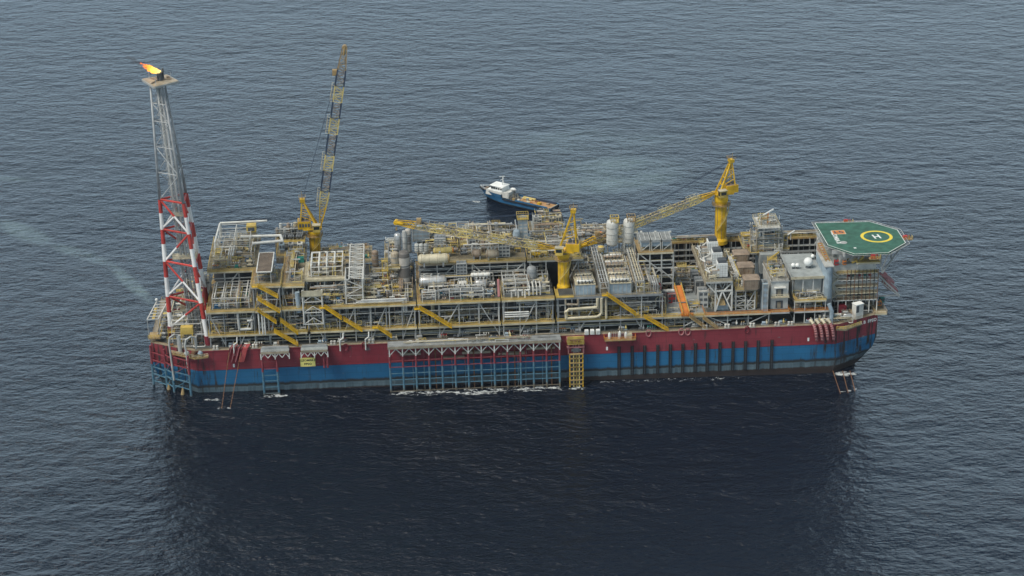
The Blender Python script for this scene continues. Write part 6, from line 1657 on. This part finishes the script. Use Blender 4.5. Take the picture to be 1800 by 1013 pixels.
clutter(t, x0 + .6, x1 - .6, -25.5, -9, ZS + .3, 3.2, .95, 2.4, frames=False)
level(t, atz(1355, 548, L1).x, atz(1395, 546, L1).x, NY, -26, L1, deck='deck', wmat='ochre', fasc='lgrey', rail='orange', left=False)
boxthing('blue_grey_duct', 'tall slim blue grey duct between the brown hoods and the white switch building', 'duct', 1340, 1349, 548, 500, L1, 5, 'lblue', 'grey', 5)
# tower behind, with the radar
t = thing('control_tower', 'pale green white tower with a radar bar on top at the far side', 'control tower', (95, 16, L1))
a, b = aty(1337, 450, 4), aty(1362, 450, 4)
x0, x1 = a.x, b.x; zb = L2 + 3
build('tower_wall', MB().box(x0, x1, 6, 16, DK, aty(1350, 400, 6).z), 'lblue', t)
build('front_room', MB().box(x0 - .6, x1 + 1.2, 1, 6, L2 - 6, aty(1350, 448, 1).z), 'gdeck', t)
zt = aty(1350, 400, 6).z
build('roof_slab', MB().box(x0 - 1.4, x1 + 2, 4.6, 17.4, zt, zt + .3), 'white', t)
build('roof_rail', MB().rail([(x0 - 1.4, 4.8, zt + .3), (x1 + 2, 4.8, zt + .3), (x1 + 2, 17.2, zt + .3), (x0 - 1.4, 17.2, zt + .3), (x0 - 1.4, 4.8, zt + .3)], 1.3, 1.2, .08), 'cream', t)
build('window_band', MB().box(x0 + .4, x1 - .4, 5.9, 6.0, zt - 3.4, zt - 1.8), 'glass', t)
for k in range(3): build('tower_balcony', MB().box(x0 - 1, x1 + 1, 4.8, 6, zt - 5 - 3.4 * k, zt - 4.8 - 3.4 * k).rail([(x0 - 1, 4.9, zt - 4.8 - 3.4 * k), (x1 + 1, 4.9, zt - 4.8 - 3.4 * k)], 1.2, 1, .07), 'cream', t)
clutter(t, x0, x1 + 1, 6, 16, zt + .3, 3.4, 1, 1.2, frames=False, big=.4)
for k in range(7): face_pipes(t, x0 - 4, x1 + 3, 3.5, L2 + 1, zt, 3)
for k in range(6): valves(t, x0 - 3 + U(0, 2), 8 + k, zt - 7 + k, 3, pc())
clutter(t, x1 + 1.5, x1 + 6, 8, 20, L2 + 2, 4, .9, 1.4, frames=False); level(t, x1 + 1, x1 + 6.4, 7, 21, L2 + 2, deck='tdeck', wmat='tdeck', left=False)
clutter(t, x0 - 6, x0 - 1, 8, 20, L2 + 2, 4, .9, 1.4, frames=False); level(t, x0 - 6.4, x0 - 1, 7, 21, L2 + 2, deck='tdeck', wmat='tdeck')
p = aty(1350, 374, 10)
build('radar_mast', MB().bar((p.x, 10, zt), (p.x, 10, p.z), .5), 'orange', t); build('radar_bar', MB().bar((p.x - 2.2, 9, p.z - .7), (p.x + 2.4, 11, p.z + 1.0), .45), 'mark', t)
build('stair_flight', MB().bar((x0 + 3, .6, L2 + .5), (x1 + 1, .4, L2 + 3.4), .5), 'amber', t)
p = aty(1370, 379, 14); build('whip_aerial', MB().cyl((p.x, 14, zt), (p.x, 14, p.z), .1, n=5).cyl((p.x - 1.4, 14, zt), (p.x - 1.4, 14, p.z - 1), .08, n=5), 'mark', t)
boxthing('stores_cabin', 'small yellow topped cabin with a white radar bar between the control tower and the helideck', 'cabin', 1372, 1384, 424, 413, L2 + 4, 3, 'amber', 'dgrey', 1)
p = aty(1390, 410, 22); solo('radar_bar', 'white tilted radar bar standing between the control tower and the helideck', 'radar', MB().bar((p.x - 1.8, 21, p.z - .7), (p.x + 1.8, 23, p.z + .7), .4).cyl((p.x, 22, p.z - 3), (p.x, 22, p.z), .2), 'mark')

# ---- radome building
t = thing('radome_building', 'grey roofed building carrying white radomes left of the helideck', 'building', (114, -16, L1))
ZR = 36.5; x0, x1 = atz(1394, 487, ZR).x, atz(1446, 484, ZR).x; YN = -24; YB = -1
build('wall', MB().box(x0 + 1, x1, YN + 2, YB, L1, ZR - .4), 'lgrey', t)
build('roof', MB().box(x0 - .8, x1 + .4, YN, YB + 1, ZR - .4, ZR), 'gdeck', t)
build('roof_edge', MB().box(x0 - .9, x1 + .5, YN - .15, YN, ZR - 1.0, ZR + .1), 'cream', t)
build('roof_rail', MB().rail([(x0 - .7, YN + .1, ZR), (x0 - .7, YB + .8, ZR), (x1 + .2, YB + .8, ZR)], 1.1, 1.6, .06), 'lgrey', t)
level(t, x0, x1 + .6, NY, YN + 2, L1 + 4.5, deck='deck', wmat='ochre', fasc='cream', rail='amber', ww=1.4)
level(t, x0 - 2, x1 + 3, NY, YN + 2, L1, deck='deck', wmat='ochre', fasc='lgrey', rail='orange', ww=1.6)
for x in lin(x0, x1 + .4, 4): build('column', MB().bar((x, NY + .5, DK), (x, NY + .5, L1 + 4.4), .3).bar((x, YN + .4, L1 + 4.5), (x, YN + .4, ZR - .6), .3), 'white', t)
for k in range(4): build('window', MB().box(x0 + 2 + k * 2.6, x0 + 3.6 + k * 2.6, YN + 1.9, YN + 2.0, L1 + 1, L1 + 2.8), 'glass', t)
clutter(t, x0 + .5, x1 - .5, NY + 1.5, YN + 1.6, L1 + 4.5, 3, .9, 1.2, frames=False); clutter(t, x0 + .5, x1, NY + 1.5, YN + 1.5, L1, 3.4, .9, 1.2, frames=False)
for px, py, r, lab in ((1420.5, 461, 1.85, 'largest white radome on the grey roof left of the helideck'), (1428.5, 451, .8, 'small white radome touching the right shoulder of the largest one'), (1394, 467, .85, 'small white radome, left of the low pair on the grey roof'), (1401.5, 467, .85, 'small white radome, right of the low pair on the grey roof')):
    p = atz(px, py + r * 4.3, ZR + .4); s = thing('radome', lab, 'radome', (p.x, p.y, ZR))
    build('radome_ball', MB().sphere((p.x, p.y, ZR + .6 + r), r, 16), 'mark', s, True); build('radome_stand', MB().lathe((p.x, p.y, ZR - .01), [(r * .6, 0), (r * .45, .9)], 10), 'dgrey', s)
p = atz(1455.5, 527, L1 + .2)
t = thing('funnel_casing', 'tall smooth blue grey casing between the radome building and the living quarters', 'casing', (p.x, -24, L1))
x0, x1 = aty(1448, 520, -25).x, aty(1463.5, 520, -25).x; z1 = aty(1455, 470, -25).z
cx, r = (x0 + x1) / 2, (x1 - x0) / 2
build('casing_shell', MB().prism([(cx - r, -22)] + [(cx - r * math.cos(a), -23.2 - 1.9 * math.sin(a)) for a in lin(0, PI, 9)] + [(cx + r, -22), (cx + r, -8), (cx - r, -8)], L1 + 3, z1), 'lblue', t)
build('casing_band', MB().box(cx - r - .1, cx + r + .1, -25.2, -8, z1, z1 + .4), 'lgrey', t)
build('casing_skirt', MB().box(cx - r, cx + r, -24, -8, DK, L1 + 3), 'grey', t)
t = thing('exhaust_ramp', 'orange brown sloping rail run along the top of the casing left of the helideck', 'rail run', (118, -8, 38))
A, B = atz(1438, 428, 44), atz(1456, 468, 40.0)
build('ramp_beam', MB().box(min(A.x, B.x), min(A.x, B.x) + .1, B.y, A.y, 37, 37.1).bar(A, B, .5).bar(A + V((1.4, 0, 0)), B + V((1.4, 0, 0)), .5), 'ochre', t)
g = MB()
for k in range(11): p = A + (B - A) * (k / 10); g.bar(p, p + V((1.4, 0, 0)), .3).bar(p, p - V((0, 0, 4)), .18)
build('ramp_rung', g, 'orange', t)

# ---- living quarters below the helideck
t = thing('living_quarters', 'white living quarters block with railed galleries below the helideck', 'living quarters', (133, -12, L1))
YQ = -21.5; x0, x1 = aty(1466, 500, YQ).x, aty(1541, 500, YQ).x; zb = aty(1500, 527, YQ).z; zt = aty(1500, 468, YQ).z
build('wall', MB().box(x0, x1, YQ + 2.4, 14, zb, zt), 'white', t)
build('upper_wall', MB().box(x0 + 3, x1 - .6, YQ + 4, 12, zt, zt + 3.4), 'white', t)
build('roof', MB().box(x0 - .4, x1 + .4, YQ + 2, 14.4, zt, zt + .25), 'gdeck', t)
g = MB()
for k in range(5):
    z = zb + (zt - 3 - zb) * k / 4
    build('gallery', MB().box(x0 + 1, x1 + .6, YQ, YQ + 2.4, z - .2, z), 'tdeck', t)
    build('gallery_rail', MB().rail([(x0 + 1, YQ, z), (x1 + .6, YQ, z)], 1.15, 1.2, .06), ('hood', 'cream', 'beige', 'lgrey', 'amber')[k], t)
    build('gallery_edge', MB().box(x0 + 1, x1 + .6, YQ - .1, YQ, z - .35, z), 'white' if k in (0, 3) else 'cream', t)
    if k < 4:
        w_ = MB()
        for q in range(8): w_.box(x0 + 2.2 + q * 1.95, x0 + 3.2 + q * 1.95, YQ + 2.32, YQ + 2.4, z + 1.1, z + 2.1)
        build('window_row', w_, 'glass', t)
for k in range(9): x = x0 + 5 + k * 1.55; build('gallery_post', MB().bar((x, YQ - .15, zb), (x, YQ - .15, zt - 1.5), .2), 'black' if k % 2 else 'rust', t)
for k, (x, mt) in enumerate(((8, 'teal'), (10.2, 'red'), (12.4, 'teal'), (14.4, 'red'), (6, 'maroon'))): cabinet(t, x0 + x, YQ + 1.2, zb + (zt - 3 - zb) * .75, .9, .9, 1.7, mt, 'locker')
clutter(t, x0 + 1.4, x1, YQ + .3, YQ + 2.2, zb, 2, .8, .4, frames=False)
for k in range(4):      # zigzag stair at the left corner
    z = zb + 3.1 * k; g = MB().bar((x0 - 1.6, YQ + .4, z + (3.1 if k % 2 else 0)), (x0 + 2, YQ + .4, z + (0 if k % 2 else 3.1)), .35).bar((x0 - 1.6, YQ + .2, z + (4.2 if k % 2 else 1.1)), (x0 + 2, YQ + .2, z + (1.1 if k % 2 else 4.2)), .13)
    build('stair_flight', g, 'cream', t); build('stair_landing', MB().box(x0 - 2.4, x0 - .4, YQ, YQ + 2.4, z - .1, z + .1), 'cream', t)
for (pa, pb) in (((1497, 462), (1515, 455)), ((1515, 455), (1521, 446))): build('roof_stair', MB().bar(aty(*pa, -22), aty(*pb, -22), .6).bar(aty(*pa, -22) + V((0, 0, 1)), aty(*pb, -22) + V((0, 0, 1)), .15), 'amber', t)
level(t, aty(1505, 458, -23).x, aty(1547, 458, -23).x, -23.4, -20, aty(1520, 461, -23).z, deck='tdeck', wmat='ochre', fasc='cream', rail='amber')
clutter(t, x0 + 4, x1 - 1, -20, -14, zt + .3, 2.5, .8, .8, frames=False)
p = aty(1471, 467, -21); cabinet(t, p.x, -20, zt + .2, 1.6, 1.6, 2.0, 'red', 'locker'); cabinet(t, p.x + 3.2, -20, zt + .2, 1.4, 1.4, 1.6, 'orange', 'locker')
for x in lin(x0 + 2, x1 + .5, 6): build('support_column', MB().bar((x, YQ + .2, DK), (x, YQ + .2, zb), .36), 'white', t); build('support_column', MB().bar((x, YQ + 6, DK), (x, YQ + 6, zb), .4), 'white', t)
build('under_wall', MB().box(x0 + 1, x1, YQ + 8, YQ + 8.3, DK, zb - .2), 'dgrey', t)
build('underdeck', MB().box(x0, x1 + .8, YQ, 14, zb - .5, zb - .25), 'lgrey', t)
clutter(t, x0 + 1, x1 - 1, YQ + 1, YQ + 7, DK, 5, .95, 1.5, frames=False)
build('red_trunk', MB().box(x0 + 2.2, x0 + 5.2, YQ - 1, YQ + 2, DK, DK + 3.6), 'maroon', t)
t = thing('white_cabin', 'tall plain white cabin standing on the deck edge at the right shoulder', 'cabin', (134, -28.5, DK))
a, b = V((125, -31.5, 0)), V((142.5, -23.5, 0)); dr = (b - a).normalized(); nn = V((-dr.y, dr.x, 0))
c0 = a + dr * (aty(1504, 575, -28).x - 125) / dr.x + nn * .2; w_ = 3.6; d_ = 2.6
q = [c0, c0 + dr * w_, c0 + dr * w_ + nn * d_, c0 + nn * d_]; H = aty(1510, 536, -27.5).z
build('cabin_body', MB().prism([(p.x, p.y) for p in q], DK - .8, H - .2), 'white', t)
build('cabin_roof', MB().prism([(p.x, p.y) for p in [c0 - dr * .15 - nn * .15, c0 + dr * (w_ + .15) - nn * .15, c0 + dr * (w_ + .15) + nn * (d_ + .15), c0 - dr * .15 + nn * (d_ + .15)]], H - .2, H), 'mark', t)
g = MB(); u = c0 - nn * .04
g.quad([u + dr * .1 + V((0, 0, H - 3.4)), u + dr * 1.5 + V((0, 0, H - 3.4)), u + dr * 1.5 + V((0, 0, H - .6)), u + dr * .1 + V((0, 0, H - .6))]); build('cabin_louvre', g, 'dgrey', t)
g = MB()
for k in range(5): g.quad([u + dr * (1.8 + k * .4) + V((0, 0, DK - .5)), u + dr * (1.84 + k * .4) + V((0, 0, DK - .5)), u + dr * (1.84 + k * .4) + V((0, 0, H - .4)), u + dr * (1.8 + k * .4) + V((0, 0, H - .4))])
build('cabin_seam', g, 'lgrey', t)
# side platform and the red lifeboats on their ramp
t = thing('side_platform', 'tan platform jutting out at the right end of the hull below the lifeboats', 'platform', (143, -18, L1))
level(t, aty(1536, 553, -22).x, aty(1557, 548, -22).x, -24, -12, aty(1548, 549, -23).z, deck='tdeck', wmat='cream', fasc='cream', rail='ochre', right=True)
cabinet(t, aty(1544, 540, -16).x, -16, aty(1548, 549, -23).z, 2, 2, 2, 'orange'); cabinet(t, aty(1549, 540, -13).x, -13, aty(1548, 549, -23).z, 2, 2, 2.4, 'teal')
for i, (pa, pb, lab) in enumerate((((1545, 481), (1571, 498), 'faded red enclosed lifeboat on the sloping ramp, upper one'), ((1551, 494), (1577, 513), 'faded red enclosed lifeboat on the sloping ramp, lower one'))):
    A, B = aty(*pa, -12 - 4 * i), aty(*pb, -12 - 4 * i); d = (B - A); L = d.length; d.normalize(); s = V((0, 1, 0)); u = s.cross(d) * -1
    if u.z < 0: u = -u
    t = thing('lifeboat', lab, 'lifeboat', tuple(A), 'red lifeboats at the right end')
    mb = MB(); N = 10; n = 12
    for q in range(N + 1):
        f = q / N; rr = 1.45 * math.sin(PI * (.06 + .88 * f)) ** .55
        for k in range(n): th = 2 * PI * k / n; mb.v.append(tuple(A + d * L * f + s * math.cos(th) * rr + u * math.sin(th) * rr * .95))
    for q in range(N):
        for k in range(n): j = (k + 1) % n; mb.f.append((q * n + k, q * n + j, (q + 1) * n + j, (q + 1) * n + k))
    mb.f.append(tuple(range(n))[::-1]); mb.f.append(tuple(range(N * n, N * n + n)))
    build('lifeboat_hull', mb, 'pink', t, True)
    c = A + d * L * .25 + u * 1.3; build('lifeboat_canopy', MB().cyl(c - d * 1, c + d * 1, .7, .6, n=8), 'pink', t)
    build('lifeboat_stripe', MB().cyl(A + d * L * .1 + u * 1.5, A + d * L * .9 + u * 1.45, .12, n=5), 'white', t)
t = thing('lifeboat_ramp', 'white lattice ramp sloping down under the red lifeboats', 'ramp', (146, -14, 30))
A, B = aty(1544, 484, -18), aty(1581, 519, -18)
for y in (0, 6): build('ramp_beam', MB().bar(A + V((0, y, 0)), B + V((0, y, 0)), .5).bar(A + V((0, y, -2)), B + V((0, y, -.6)), .3), 'lgrey', t)
g = MB()
for k in range(9): p = A + (B - A) * (k / 8); g.bar(p, p + V((0, 6, 0)), .25).bar(p, p - V((0, 0, 2 - k * .16)), .2)
e = aty(1541, 519, -18); g.bar(V((e.x, -18, B.z)), B, .4).bar(V((e.x, -12, B.z)), B + V((0, 6, 0)), .4).bar(V((e.x, -18, B.z)), A, .3)
g.bar(A, V((x1 - 1, -18, A.z)), .4).bar(A + V((0, 6, 0)), V((x1 - 1, -12, A.z)), .4)
build('ramp_frame', g, 'lgrey', t)

# ---- left end: mooring deck gear and the outboard yellow tower platform
t = thing('aft_platform', 'outboard yellow floored platform with a slanted white ladder cage at the far left corner', 'platform', (-142, -16, DK))
c = [atz(262, 591, 21), atz(283, 591, 21)]; x0, x1, y0 = c[0].x, c[1].x, -22
build('platform_floor', MB().box(x0, x1, y0, y0 + 6, 20.6, 21), 'ochre', t)
zc = aty(264, 562, y0).z
for x in (x0 + .2, x1 - .2):
    build('cage_post', MB().bar((x, y0 + .2, 21), (x, y0 + .2, zc), .22), 'lgrey', t)
    build('cage_post', MB().bar((x, y0 + .2, zc), (x + 2.4, y0 + 14, zc + 1.5), .32), 'white', t); build('cage_post', MB().bar((x + 2.4, y0 + 14, zc + 1.5), (x + 2.4, y0 + 14, DK), .25), 'lgrey', t)
g = MB()
for k in range(7): f = k / 6; g.bar((x0 + .2 + 2.4 * f, y0 + .2 + 13.8 * f, zc + 1.5 * f), (x1 - .2 + 2.4 * f, y0 + .2 + 13.8 * f, zc + 1.5 * f), .28)
build('cage_rung', g, 'white', t); build('cage_yellow_run', MB().box((x0 + x1) / 2 - .5, (x0 + x1) / 2 + .6, y0 + 1, y0 + 12, zc - .6, zc - .3), 'amber', t)
build('platform_rail', MB().rail([(x0, y0, 21), (x1, y0, 21), (x1, y0 + 6, 21)], 1.3, 1.1, .09), 'amber', t)
build('cage_light', MB().sphere((x0 + 2.6, y0 + 14, zc + 2.3), .6, 8), 'mark', t)
t = thing('mooring_deck', 'mooring deck clutter of winches, pipes and yellow frames around the foot of the flare tower', 'deck gear', (-130, -18, DK))
clutter(t, -140, -120, -20, 24, DK, 7, .95, 1.2, big=.4); clutter(t, -136, -121, -27, -20, DK, 4, .95, 1.0, frames=False)
level(t, -131, -121, -14, 18, L1 + 5, deck='deck', wmat='ochre', rail='cream'); columns(t, (-130, -122), (-13.4, 0, 14), DK, L1 + 4.8, .3)
clutter(t, -130, -122, -12, 16, L1 + 5, 4, .9, 1.2)
portal(t, -134, -122.5, -22, -14, DK, 7.5, 'white')
p = aty(331, 585, -24); build('yellow_frame', MB().box(p.x - 3, p.x + 2, -25, -22, DK + 4.4, DK + 7.2, .2).bar((p.x - 2.6, -25, DK), (p.x - 2.6, -25, DK + 4.5), .3).bar((p.x + 1.6, -25, DK), (p.x + 1.6, -25, DK + 4.5), .3), 'amber', t)
build('white_bollard_pipe', MB().cyl((-130.4, -29, DK - 1), (-130.8, -29, DK + 6), .8, n=10), 'white', t)
p0 = aty(343, 628, -31)
build('shoulder_platform', MB().prism([(-134, -28.6), (-124.5, -34.2), (-119.5, -33.2), (-119.5, -31.3), (-125, -31.2), (-134, -26.6)], DK - 2.2, DK - 1.6), 'ochre', t)
build('shoulder_rail', MB().rail([(-134, -28.6, DK - 1.6), (-124.5, -34.2, DK - 1.6), (-119.5, -33.2, DK - 1.6)], 1.2, 1.2, .09), 'cream', t)
for k in range(3): build('fairlead_wheel', MB().cyl((-128 + 2.6 * k, -32.4 - .3 * k, DK - .8), (-127.4 + 2.6 * k, -31.6 - .3 * k, DK + .2), .9, n=12), ('lgrey', 'rust', 'lblue')[k], t)
t = thing('shoulder_gear', 'winches and a tan platform on the right shoulder of the deck beside the white cabin', 'deck gear', (126, -27, DK))
build('shoulder_platform', MB().prism([(124, -33.4), (128, -34.0), (135, -29.2), (134.4, -27.4), (126, -31.2)], DK - 1.8, DK - 1.3), 'tdeck', t)
build('shoulder_rail', MB().rail([(124, -33.4, DK - 1.3), (128, -34, DK - 1.3), (134.8, -29.3, DK - 1.3)], 1.2, 1.1, .09), 'amber', t)
clutter(t, 117, 131, -30.5, -24, DK, 3.4, .95, 1.4, frames=False)
build('curved_pipe', MB().tube([(121.5, -29.5, DK + 8), (122.6, -30, DK + 5), (122.6, -30.2, DK)], .8, 8), 'lblue', t)

# ---- stairs on the near face
for lab, a, b in (
    ('topmost yellow stair below the ribbed roof of the stair tower', (453, 504), (489, 523)),
    ('second yellow stair down the left stair tower', (453, 526), (492, 549)),
    ('third yellow stair down the left stair tower, ending at a small landing', (453, 546), (486, 568)),
    ('fourth yellow stair, continuing right from the landing of the third', (493, 564), (524, 587)),
    ('lowest yellow stair left of the name board, reaching the main deck', (482, 583), (524, 607)),
    ('upper flight of the yellow stair under the white pipe frames', (571, 541), (601, 561)),
    ('lower flight of the yellow stair under the white pipe frames', (604, 562), (637, 582)),
    ('short orange yellow stair left of the long riser rack', (664, 576), (689, 593)),
    ('upper flight of the yellow stair below the banded column', (737, 543), (763, 557)),
    ('lower flight of the yellow stair below the banded column', (764, 558), (794, 576)),
    ('long worn yellow stair sloping down right of the cream pipe loops', (1067, 519), (1118, 554)),
    ('yellow stair leading down to the main deck right of the orange hanging platform', (1133, 558), (1175, 582)),
    ('ochre stair right of the orange gangway foot, the left of two', (1212, 557), (1240, 577)),
    ('ochre stair right of the orange gangway foot, the right of two', (1236, 560), (1262, 579))):
    stair(lab, aty(*a, NY - 1.3), aty(*b, NY - 1.3), mat='yellow' if 'ochre' not in lab else 'ochre', landing='topmost' in lab or 'upper' in lab or 'long' in lab)

# ------------------------------------------------------------------ supply vessel beyond the ship (floats level: not trimmed)
def boat():
    wl = Vector((0, 0, 0))
    A = TRIM @ atz(850, 345, 0.0); B = TRIM @ atz(972, 372, -.2)
    A.z = 0; B.z = 0
    c = (A + B) / 2; d = (B - A); L = 42.5; ang = math.atan2(d.y, d.x)
    t = thing('supply_boat', 'blue supply boat with a white wheelhouse and brown cargo deck beyond the big ship', 'boat', (0, 0, 0))
    # local frame: bow at -x, stern +x
    def hullring(z, s, bowx):
        return [(bowx, 0, z), (bowx + 4, -2.1 * s, z), (bowx + 10, -3.9 * s, z), (-4, -4.4 * s, z), (19.5, -4.4 * s, z), (21, -3.6 * s, z), (21, 3.6 * s, z), (19.5, 4.4 * s, z), (-4, 4.4 * s, z), (bowx + 10, 3.9 * s, z), (bowx + 4, 2.1 * s, z)]
    def shell(zs, name, mat, topz=None):
        mb = MB()
        for z, s, bx in zs: mb.v += hullring(z, s, bx)
        for q in range(len(zs) - 1):
            for k in range(11): j = (k + 1) % 11; mb.f.append((q * 11 + k, q * 11 + j, (q + 1) * 11 + j, (q + 1) * 11 + k))
        return build(name, mb, mat, t)
    shell([(-1, .8, -17), (.5, .9, -18.6), (.7, .92, -18.9)], 'lower_hull', 'black')
    shell([(.7, .92, -18.9), (3.3, 1.0, -20.8)], 'upper_hull', 'blue')
    mb = MB(); r = hullring(2.4, .96, -19.8); mb.quad(r); build('main_deck', mb, 'grey', t)
    # raised bow with bulwark
    mb = MB()
    P = [(-20.8, 0), (-17, -2.1), (-11, -3.9), (-7, -4.35), (-7, 4.35), (-11, 3.9), (-17, 2.1)]
    q = [(-22.2, 0), (-18, -2.4), (-11.6, -4.2), (-7, -4.5), (-7, 4.5), (-11.6, 4.2), (-18, 2.4)]
    n = len(P); mb.v += [(x, y, 2.9) for x, y in P] + [(x, y, 4.8) for x, y in q]
    for k in range(n): j = (k + 1) % n; mb.f.append((k, j, n + j, n + k))
    build('bow_bulwark', mb, 'blue', t)
    mb = MB().quad([(x * .99, y * .96, 3.9) for x, y in q]); build('foredeck', mb, 'dgrey', t)
    build('bow_winch', MB().box(-19, -17, -1, 1, 3.9, 4.8).cyl((-18, -1.2, 4.9), (-18, 1.2, 4.9), .5, n=10), 'hood', t)
    build('bow_fender', MB().cyl((-22.2, 0, 4.6), (-18, -2.5, 4.6), .35).cyl((-22.2, 0, 4.6), (-18, 2.5, 4.6), .35), 'black', t)
    g = MB().box(-16.5, -3.5, -3.4, 3.4, 3.2, 5.6, .3); build('deckhouse', g, 'white', t)
    mb = MB(); i = 0
    mb.v = [(-15.5, -2.6, 5.6), (-7, -3.1, 5.6), (-7, 3.1, 5.6), (-15.5, 2.6, 5.6), (-13.4, -2.2, 7.7), (-7.2, -2.8, 7.9), (-7.2, 2.8, 7.9), (-13.4, 2.2, 7.7)]
    mb.f = [(0, 1, 5, 4), (1, 2, 6, 5), (2, 3, 7, 6), (3, 0, 4, 7), (4, 5, 6, 7), (0, 3, 2, 1)]
    wh = build('wheelhouse', mb, 'mark', t)
    g = MB()
    for k in range(5): g.box(-13.6 + k * 1.35, -12.7 + k * 1.35, -2.98, -2.4, 6.5, 7.3)
    for k in range(5): g.box(-13.6 + k * 1.35, -12.7 + k * 1.35, 2.4, 2.98, 6.5, 7.3)
    build('wheelhouse_window', g, 'glass', wh)
    g = MB()
    for k in range(4): g.box(-15.0, -14.4, -2.0 + k * 1.05, -1.2 + k * 1.05, 6.4, 7.2)
    build('front_window', g, 'glass', wh)
    build('wheelhouse_roof', MB().box(-14.4, -6.6, -3.0, 3.0, 7.9, 8.15, .2), 'mark', wh)
    build('mast', MB().bar((-9, 0, 8), (-8.4, 0, 12.8), .35).bar((-9, -1.4, 11), (-9, 1.4, 11), .2).bar((-8, 0, 9), (-8.8, 0, 12), .2).bar((-10, -.9, 12.4), (-8, .9, 12.4), .25), 'mark', t)
    build('funnel', MB().box(-4.6, -3.0, -3.1, -2.1, 3, 6.0, .15).box(-4.6, -3.0, 2.1, 3.1, 3, 6.0, .15), 'lgrey', t)
    build('rescue_boat', MB().lathe((-3.4, 1.2, 6.6), [(.1, -1.6), (.7, -.9), (.8, .6), (.2, 1.6)], 10, 'x'), 'mark', t, True)
    build('deck_gear', MB().box(-3, -1.4, -2.6, -.6, 2.5, 4.2).box(-2.8, -1.2, .4, 2.6, 2.5, 4.6).cyl((-.2, -2, 3.2), (-.2, 1.5, 3.2), .7, n=10), 'dgrey', t)
    g = MB()
    for k in range(9): g.cyl((-2 + k * .5, -3 + k % 3, 2.5), (-2 + k * .5, -3 + k % 3, 4.6 + k % 2), .08, n=5)
    build('deck_stanchion', g, 'cream', t)
    build('cargo_deck', MB().box(1.2, 19.6, -3.4, 3.4, 2.45, 2.6), 'bdeck', t)
    g = MB()
    for k in range(12): g.box(1.4 + k * 1.5, 1.5 + k * 1.5, -3.4, 3.4, 2.6, 2.64)
    build('deck_seam', g, 'hood', t)
    for s in (-1, 1): build('cargo_rail', MB().box(1, 19.2, s * 3.95 - .35, s * 3.95 + .35, 2.4, 3.6), 'navy' if s > 0 else 'blue', t)
    build('pipe_bundle', MB().cyl((1.6, 2.7, 3.2), (8.5, 2.7, 3.2), .5, n=8).cyl((1.6, 1.7, 3.0), (7, 1.7, 3.0), .4, n=8), 'pale', t)
    build('yellow_crate', MB().box(11.6, 13.4, -1.2, .4, 2.6, 3.5, .05), 'yellow', t)
    build('orange_crate', MB().box(-.6, .8, -4.1, -3.2, 2.6, 4.3).box(3.4, 4.6, -3, -2.2, 2.6, 3.4), 'ochre', t)
    build('white_crate', MB().box(1.6, 2.8, -3.2, -2.2, 2.6, 3.9), 'white', t)
    for k, (x, y, w_, d_, h_, mt) in enumerate(((4.2, 1.2, 1.2, 1.0, 1.0, 'lblue'), (6.4, -1.8, 1.8, 1.2, .9, 'cream'), (9.2, 1.6, 2.2, 1.2, .6, 'rust'), (15.6, 1.4, 1.4, 1.4, .7, 'hood'), (8.8, -2.4, 1.0, .8, 1.1, 'orange'))):
        build('deck_cargo', MB().box(x, x + w_, y - d_ / 2, y + d_ / 2, 2.6, 2.6 + h_, .04), mt, t)
    build('bow_rail', MB().rail([(-21.8, 0, 4.8), (-17.8, -2.4, 4.8), (-11.6, -4.2, 4.8), (-7, -4.5, 4.8)], .9, 1.4, .05).rail([(-21.8, 0, 4.8), (-17.8, 2.4, 4.8), (-11.6, 4.2, 4.8)], .9, 1.4, .05), 'mark', t)
    build('stern_roller', MB().cyl((20.4, -3.2, 2.6), (20.4, 3.2, 2.6), .55, n=10), 'cream', t)
    build('side_fender', MB().box(-6, 19.5, -4.75, -4.35, 2.5, 3.1).box(-6, 19.5, 4.35, 4.75, 2.5, 3.1).box(20.9, 21.3, -3.6, 3.6, 1.0, 3.0), 'black', t)
    t.location = (c.x, c.y, 0); t.rotation_euler = (0, 0, ang); t['_n'] = 1
boat()

# ------------------------------------------------------------------ damp sea air
def haze():
    mt = bpy.data.materials.new('haze'); mt.use_nodes = True; t = mt.node_tree; t.nodes.clear()
    o = t.nodes.new('ShaderNodeOutputMaterial'); v = t.nodes.new('ShaderNodeVolumePrincipled')
    v.inputs['Color'].default_value = (0.80, 0.88, 1.0, 1); v.inputs['Density'].default_value = 0.000018
    t.links.new(v.outputs[0], o.inputs['Volume'])
    me = bpy.data.meshes.new('haze'); mb = MB().box(-2600, 2600, -2000, 4200, -3, 380)
    me.from_pydata(mb.v, [], mb.f); me.materials.append(mt); h = bpy.data.objects.new('haze', me); col.objects.link(h)
    h['kind'] = 'stuff'; h['label'] = 'thin pale haze over the sea'; h['category'] = 'haze'; h['_n'] = 1
haze()


# ------------------------------------------------------------------ trim the whole ship, clean up helper data
bpy.context.view_layer.update()
for o in list(sc.objects):
    if o.parent is None and o.type in ('MESH', 'EMPTY') and not o.get('_n'):
        o.matrix_world = TRIM @ o.matrix_world
for o in sc.objects:
    for k in ('_o', '_n'):
        if k in o.keys(): del o[k]
print('objects', len(sc.objects))
